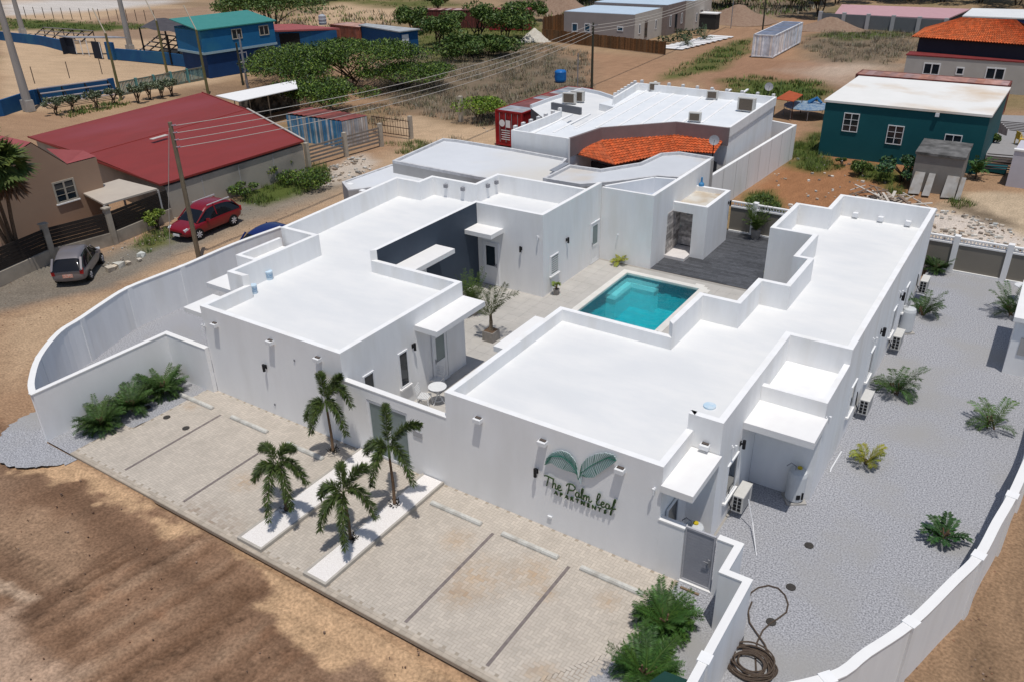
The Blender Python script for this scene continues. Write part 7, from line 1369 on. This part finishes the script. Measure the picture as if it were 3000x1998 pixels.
for (u, v, h, sp, lb) in ((1650, 12, 4.5, 7, 'dark round bush at the top edge left of the taupe block'), (1740, 2, 4, 6, 'dark bush at the top edge directly behind the taupe block'), (2070, 22, 4.5, 7, 'dark hedge-like bush right behind the taupe block'), (2130, 18, 4.0, 5, 'dark bush above the black booth'), (2320, 22, 3.5, 4.5, 'small dark bush at the top edge above the white container'), (2400, 45, 6.0, 6, 'dense dark tree at the corner of the grey yard wall'), (2450, 12, 6, 6, 'dark tree behind the pink roofed shed, left end'), (2560, 2, 6, 7, 'tree behind the pink roof, second from the left'), (2660, 2, 6, 7, 'tree behind the pink roof, third from the left'), (2760, 6, 6, 7, 'tree behind the pink roof near its right end'), (2870, 8, 6, 7, 'tree behind the navy building'), (2980, 14, 6, 7, 'tree at the top right corner'), (1000, -8, 5, 7, 'green tree at the top edge above the sandy plot'), (920, 8, 3.5, 7, 'low green tree beside the large umbrella tree'), (1500, -8, 4, 6, 'dark scrub tree at the top edge centre'), (1150, -10, 3, 7, 'low tree at the top edge over the sandy plot')):
    T((u, v), lb, h, sp, 14, 260, GRN, 0.34, 0.5, FB_, name='tree', droopskirt=True)
T((795, 520), 'bright yellow-green bush growing against the hall wall', 1.6, 1.5, 12, 260, [(0.20, 0.26, 0.02), (0.13, 0.19, 0.02), (0.09, 0.14, 0.02)], 0.09, 0.6, name='bush', cat='bush', droopskirt=True)
T((715, 575), 'small green bush between the red car and the hall wall plants', 0.8, 1.3, 9, 200, LG, 0.08, 0.5, name='bush', cat='bush', droopskirt=True)
T((900, 545), 'green weedy bush at the bend of the gravel road', 0.8, 2.0, 12, 220, LG, 0.09, 0.45, name='bush', cat='bush', droopskirt=True)
T((462, 668), 'yellow-green bush in front of the red car', 1.1, 0.9, 8, 200, [(0.18, 0.24, 0.03), (0.10, 0.15, 0.02)], 0.08, 0.6, name='bush', cat='bush', droopskirt=True)
T((205, 650), 'light green bush behind the dark slat fence', 1.5, 1.3, 8, 200, [(0.12, 0.20, 0.03), (0.07, 0.12, 0.02)], 0.09, 0.6, name='bush', cat='bush', droopskirt=True)
T((1405, 352), 'bright green bush beside the dark red container', 1.8, 2.4, 14, 260, [(0.13, 0.22, 0.015), (0.09, 0.15, 0.02), (0.2, 0.27, 0.03)], 0.11, 0.5, name='bush', cat='bush', droopskirt=True)
T((2640, 530), 'blue-green broad-leaved shrub at the hut wall', 1.5, 1.5, 12, 220, [(0.05, 0.11, 0.05), (0.03, 0.07, 0.035), (0.07, 0.15, 0.04)], 0.12, 0.6, name='bush', cat='bush', droopskirt=True)
T((2520, 510), 'round green shrub on the orange dirt', 0.8, 0.9, 8, 200, GRN, 0.08, 0.6, name='bush', cat='bush', droopskirt=True)
T((2465, 485), 'little dark green shrub in front of the teal house', 0.5, 0.45, 6, 150, GRN, 0.06, 0.6, name='bush', cat='bush', droopskirt=True)
T((2235, 620), 'green shrub behind the beige wall near the white side wall', 0.8, 1.2, 8, 220, GRN, 0.07, 0.6, name='bush', cat='bush', droopskirt=True)
T((2905, 430), 'leafy plant in the corner between teal house and patio', 1.1, 0.6, 7, 180, GRN, 0.09, 0.8, name='bush', cat='bush', droopskirt=True)
p = G(2858, 520); t = thing('banana_plant', 'leafy banana-like plant to the right of the grey hut', 'plant', (p.x, p.y, 0)); b = MB()
for k in range(26): frond(b, (r_.uniform(-0.2, 0.2), r_.uniform(-0.2, 0.2), 0.3), r_.uniform(0, 6.3), r_.uniform(0.7, 1.1), r_.uniform(1.0, 2.2), 0.9, r_, 12, 0.22, 0.10, (0.05, 0.12, 0.025))
b.obj('leaves', fol, t); MB().tube([(0, 0, -0.1), (0, 0, 0.9)], 0.06, 6).obj('stem', trunkm, t)
CB = 'grey-green cactus-like shrubs behind the hall roof'
for k, (u, v, lb) in enumerate(((405, 300, 'grey-green shrub at the left of the row behind the red roof'), (440, 290, 'grey-green shrub, second of the row behind the red roof'), (475, 285, 'grey-green shrub, third of the row behind the red roof'), (505, 280, 'grey-green shrub closest to the green net pole'), (165, 335, 'dark shrub at the foot of the thick light pole'), (215, 325, 'dark shrub in front of the low slatted bleachers'), (285, 318, 'dark shrub at the right part of the low slatted bleachers'), (335, 305, 'dark shrub at the balustrade corner post'))):
    T((u, v), lb, 1.5, 1.0, 7, 130, [(0.12, 0.15, 0.08), (0.20, 0.23, 0.15), (0.06, 0.08, 0.04)], 0.12, 0.8, CB, name='shrub', cat='shrub')
# fan palm at the left edge
p = G(66, 790); t = thing('fan_palm', 'tall multi-stemmed fan palm with hanging dead fronds at the left edge', 'palm tree', (p.x, p.y, 0)); b = MB(); tb2 = MB(); hp = 4.3
for k, (dx, dy, h_) in enumerate(((0.1, -0.9, 6.6), (-0.3, 0.0, 6.2), (0.0, 0.6, 5.4), (-0.3, -1.7, 6.9))):
    MB().tube([(0, 0, -0.1), (dx*0.5, dy*0.4, h_*0.5), (dx, dy, h_)], 0.11, 7, 0.08).obj('trunk', trunkm, t); rr_ = random.Random(k+50)
    for q in range(20): fan(b, (dx, dy, h_), q*0.95, 0.75, rr_.uniform(-0.6, 1.2), rr_, 20, 1.05, (0.075, 0.105, 0.022))
    for q in range(14): fan(tb2, (dx, dy, h_-0.3), q*0.9, 0.4, rr_.uniform(-1.4, -0.9), rr_, 12, 0.95, (0.16, 0.09, 0.05))
b.obj('crown', fol, t); tb2.obj('dead_fronds', fol, t)
# little palms at the stepping stones
for k, (u, v, lb) in enumerate(((2012, 135, 'small palm among the stepping stones, left'), (2064, 118, 'small palm among the stepping stones, right'))): bush((u, v), lb, 70+k, 1.6, 18, 'small palms by the taupe block', col=(0.03, 0.07, 0.02), name='yard_palm', **KP)
hb = MB(); leaves(hb, [(G(1935+k*14, 128-k*1.2).x, G(1935+k*14, 128-k*1.2).y, 0.5, 0.5, 0.5, 0.5, 60) for k in range(7)]+[(G(1985+k*13, 108-k*1.0).x, G(1985+k*13, 108-k*1.0).y, 0.5, 0.5, 0.5, 0.5, 60) for k in range(6)], 0.16, [(0.02, 0.045, 0.015)], r_); tag(hb.obj('hedge', fol), 'row of low clipped dark bushes in front of the taupe block', 'hedge')
# scattered ground cover
def scatter(name, zones_, fn, kind='stuff'):
    b = MB(); rr_ = random.Random(hash(name) % 1000 if False else len(name)*13)
    for px, dens in zones_:
        P = [G(*q) for q in px]; x0, x1 = min(p.x for p in P), max(p.x for p in P); y0, y1 = min(p.y for p in P), max(p.y for p in P); PP = [(p.x, p.y) for p in P]; n_ = int((x1-x0)*(y1-y0)*dens)
        for _ in range(n_):
            x, y = rr_.uniform(x0, x1), rr_.uniform(y0, y1)
            if ptin(x, y, PP) and (vnoise(np.array([x*0.7]), np.array([y*0.7]), 3)[0] > rr_.uniform(0.15, 0.75)): fn(b, x, y, rr_)
    return b
def tuft(col, h_=0.3, n_=7, s_=0.16, wd=0.02):
    def f(b, x, y, rr_):
        hh = h_*rr_.uniform(0.5, 1.3); cc = rr_.choice(col)
        for k in range(n_):
            a_ = rr_.uniform(0, 2*PI); q = (x+s_*rr_.uniform(-1, 1), y+s_*rr_.uniform(-1, 1), -0.1); tip = (q[0]+hh*0.6*math.cos(a_), q[1]+hh*0.6*math.sin(a_), hh*rr_.uniform(0.6, 1)); w_ = Vector((-math.sin(a_), math.cos(a_), 0))*wd*rr_.uniform(0.7, 1.6); b.col = jit(cc, rr_, 0.3); b.face([Vector(q)-w_, Vector(q)+w_, Vector(tip)])
    return f
GC = [(0.09, 0.14, 0.025), (0.06, 0.10, 0.02), (0.15, 0.17, 0.045), (0.12, 0.17, 0.03)]
zg_ = [([(700, 592), (740, 540), (860, 470), (960, 482), (965, 530), (860, 580), (770, 605)], 26), ([(2300, 480), (2330, 420), (2400, 390), (2420, 460), (2480, 490), (2400, 505), (2330, 490)], 20), ([(2190, 620), (2200, 560), (2270, 560), (2300, 630)], 26), ([(2510, 520), (2490, 480), (2560, 470), (2640, 520), (2660, 590), (2600, 560), (2560, 530)], 20), ([(2760, 590), (2830, 580), (2860, 600), (2800, 610)], 24), ([(390, 720), (420, 685), (500, 665), (510, 700), (430, 740)], 22), ([(1120, 420), (1240, 410), (1270, 440), (1180, 460)], 16)]
tag(scatter('grass_near', zg_, tuft(GC, 0.32, 8, 0.16, 0.014)).obj('grass', fol), kind='stuff')
zg2 = [([(0, 88), (0, 55), (240, 62), (430, 70), (450, 84), (230, 94), (60, 84)], 1.6), ([(1180, 165), (1160, 130), (1320, 60), (1580, 70), (1600, 120), (1450, 150), (1300, 190)], 1.8), ([(1935, 235), (1990, 195), (2120, 130), (2200, 110), (2190, 150), (2110, 200), (2000, 225)], 3), ([(2130, 235), (2200, 225), (2400, 240), (2430, 270), (2380, 300), (2260, 285), (2150, 280)], 5), ([(2400, 105), (2480, 88), (2690, 100), (2600, 112), (2470, 120)], 2.5), ([(820, 30), (860, 0), (1300, 0), (1350, 18), (1180, 22), (1000, 8), (930, 18)], 0.5), ([(160, 330), (350, 290), (380, 305), (200, 345)], 6)]
tag(scatter('grass_far', zg2, tuft(GC, 0.30, 9, 0.5, 0.04)).obj('weeds', fol), kind='stuff')
SCC = [(0.20, 0.165, 0.115), (0.26, 0.21, 0.145), (0.14, 0.115, 0.085), (0.30, 0.26, 0.19), (0.12, 0.13, 0.06)]
zs_ = [([(1130, 300), (1100, 190), (1270, 150), (1420, 150), (1560, 125), (1720, 155), (1735, 260), (1640, 285), (1500, 355), (1420, 370), (1230, 335)], 5.0), ([(1200, 480), (1230, 430), (1330, 400), (1380, 420), (1300, 470)], 3), ([(2340, 130), (2420, 90), (2680, 92), (2700, 140), (2600, 190), (2420, 180)], 3.0), ([(1000, 330), (1130, 300), (1200, 350), (1100, 370)], 4)]
tag(scatter('scrub', zs_, tuft(SCC, 0.42, 11, 0.4, 0.02)).obj('dry_scrub', fol), kind='stuff')
tag(scatter('scrub_far', [([(1500, 50), (1500, 0), (2400, 0), (2400, 30), (2260, 48), (2150, 60), (2050, 40)], 0.5), ([(700, 60), (1000, 20), (1250, 60), (1000, 120)], 0.3)], tuft(SCC+GC, 0.7, 12, 1.2, 0.08)).obj('far_scrub', fol), kind='stuff')
def stone(col, s0=0.03, s1=0.12, z=-0.06):
    def f(b, x, y, rr_):
        s_ = rr_.uniform(s0, s1)*rr_.uniform(0.5, 1); v_ = [(x+dx*s_*rr_.uniform(0.6, 1.2), y+dy*s_*rr_.uniform(0.6, 1.2), z+dz*s_*rr_.uniform(0.5, 0.9)) for dz in (-1, 1) for dy in (-1, 1) for dx in (-1, 1)]; b.col = jit(rr_.choice(col), rr_, 0.2); b.add(v_, [(0, 2, 3, 1), (4, 5, 7, 6), (0, 1, 5, 4), (2, 6, 7, 3), (0, 4, 6, 2), (1, 3, 7, 5)])
    return f
RC = [(0.50, 0.46, 0.40), (0.38, 0.34, 0.29), (0.60, 0.56, 0.50), (0.24, 0.19, 0.15)]
rub = scatter('rubble', [([(2480, 612), (2560, 575), (2680, 592), (2900, 640), (3040, 715), (2980, 760), (2760, 700), (2700, 640), (2480, 640)], 14), ([(940, 545), (960, 490), (1060, 450), (1105, 470), (1080, 505), (1000, 535)], 16), ([(1330, 370), (1480, 370), (1480, 385), (1330, 385)], 3), ([(2300, 470), (2420, 440), (2640, 500), (2600, 600), (2300, 630), (2160, 610)], 1.2)], stone(RC, 0.04, 0.16))
tag(rub.obj('rubble', MV('rubble_stone', 0.95, amt=0.2)), kind='stuff')
dc = [(0.20, 0.12, 0.08), (0.26, 0.17, 0.12), (0.14, 0.085, 0.06)]
cl = scatter('clods', [([(-60, 1340), (130, 1345), (1500, 2030), (1400, 2200), (-60, 2200)], 2), ([(2380, 2030), (3030, 1560), (3030, 2030)], 18), ([(-20, 1120), (60, 1000), (330, 880), (900, 600), (1000, 560), (520, 640), (0, 800)], 4)], stone(dc, 0.010, 0.035, -0.10)); tag(cl.obj('clods', MATS['rubble_stone']), kind='stuff')
rub = scatter('road_stones', [([(300, 690), (600, 600), (760, 560), (780, 600), (560, 700), (300, 780)], 8)], stone(RC, 0.015, 0.05, -0.06)); tag(rub.obj('road_stones', MATS['rubble_stone']), kind='stuff')
for k, (u, v) in enumerate(((322, 790), (340, 782), (352, 778), (376, 772), (408, 762), (415, 748))): p = G(u, v); b = MB(); stone([(0.55, 0.50, 0.42)], 0.16, 0.24, 0)(b, 0, 0, random.Random(k)); tag(b.obj('white_stone', MATS['rubble_stone'], loc=(p.x, p.y, 0)), ('leftmost', 'second', 'third', 'fourth', 'fifth', 'rightmost')[k]+' pale block of the row of stones along the road', 'stone', 'pale stones along the road')
# timber heap behind the right building
q = G(2570, 585)
for k in range(34):
    a_ = r_.uniform(0, PI); c = Vector((q.x+r_.gauss(0, 1.1), q.y+r_.gauss(0, 0.6), 0)); L_ = r_.uniform(0.8, 2.4); d = Vector((math.cos(a_), math.sin(a_), 0))*L_/2; z0, z1 = r_.uniform(0.0, 0.35), r_.uniform(0.05, 0.5)
    o = MB().bar(c-d+Vector((0, 0, z0)), c+d+Vector((0, 0, z1)), r_.uniform(0.06, 0.2), 0.04).obj('board', M('old_board_%d' % (k % 3), ((0.42, 0.36, 0.30), (0.22, 0.16, 0.12), (0.55, 0.50, 0.44))[k % 3], None, 5, 0.9)); tag(o, 'loose board of the timber heap behind the right building', 'board', 'boards of the timber heap')
# sand heap, earth mounds
def mound(px, r0, h_, lb, colr, seed, sx=1.0):
    p = G(*px); b = MB(); rr_ = random.Random(seed); n_ = 22; m_ = 7; v_ = [(0, 0, h_)]
    for i in range(1, m_+1):
        for k in range(n_): q_ = i/m_; rad = r0*q_*(1+0.14*math.sin(3*k*2*PI/n_+seed)+rr_.uniform(-0.05, 0.05)); v_.append((rad*sx*math.cos(2*PI*k/n_), rad*math.sin(2*PI*k/n_), h_*(1-q_)**1.2*(1+rr_.uniform(-0.15, 0.15))-0.12*q_))
    f_ = [(0, 1+k, 1+(k+1) % n_) for k in range(n_)]+[(1+i*n_+k, 1+(i+1)*n_+k, 1+(i+1)*n_+(k+1) % n_, 1+i*n_+(k+1) % n_) for i in range(m_-1) for k in range(n_)]
    b.add(v_, f_); tag(b.obj('mound', colr, loc=(p.x, p.y, 0), smooth=True), lb, 'heap')
ear = M('earth_heap', (0.24, 0.155, 0.11), (0.30, 0.21, 0.15), 3, 0.95, 0.8, 6); mound((1565, 118), 2.4, 1.6, 'heap of white sand beside the wooden fence', M('white_sand', (0.58, 0.55, 0.48), (0.5, 0.46, 0.4), 3, 0.95, 0.5), 1); mound((2430, 85), 3.4, 1.6, 'brown earth heap in front of the grey yard wall', ear, 2, 1.6); mound((1650, 35), 5, 3, 'earth heap left of the taupe block', ear, 3, 1.5); mound((1235, 212), 1.8, 0.8, 'small stony heap in the grey scrub', M('stone_heap', (0.40, 0.32, 0.25), (0.3, 0.24, 0.19), 4, 0.95, 0.6), 4); mound((2160, 62), 5, 2.4, 'grey earth heap behind the black booth', ear, 5, 1.3)

P_ = g4([(1900, 1999), (1948, 1966), (2012, 1990), (1970, 2030)], 0.95); t = thing('wheelie_bin', 'dark green bin cut by the bottom edge next to the lower palm bush', 'bin', (0, 0, 0)); MB().prism([(p.x, p.y) for p in P_], 0, 0.88).obj('body', M('bin_green', (0.012, 0.05, 0.04), None, 4, 0.5), t); c_ = sum(P_, Vector())/4; MB().prism([((c_+(p-c_)*1.05).x, (c_+(p-c_)*1.05).y) for p in P_], 0.881, 0.95).obj('lid', MATS['bin_green'], t)
for k, (u, v, v1, m_, lb) in enumerate(((726, 258, 100, greym, 'grey-green utility pole in front of the two-storey blue block'), (712, 248, 125, MATS['dark_pole'], 'short dark pole close beside the grey-green pole'))): p = G(u, v); h_ = hgt(u, v1, p); tag(MB().tube([(0, 0, -0.1), (0, 0, h_)], 0.13, 7, 0.1).obj('utility_pole', m_, loc=(p.x, p.y, 0)), lb, 'utility pole')
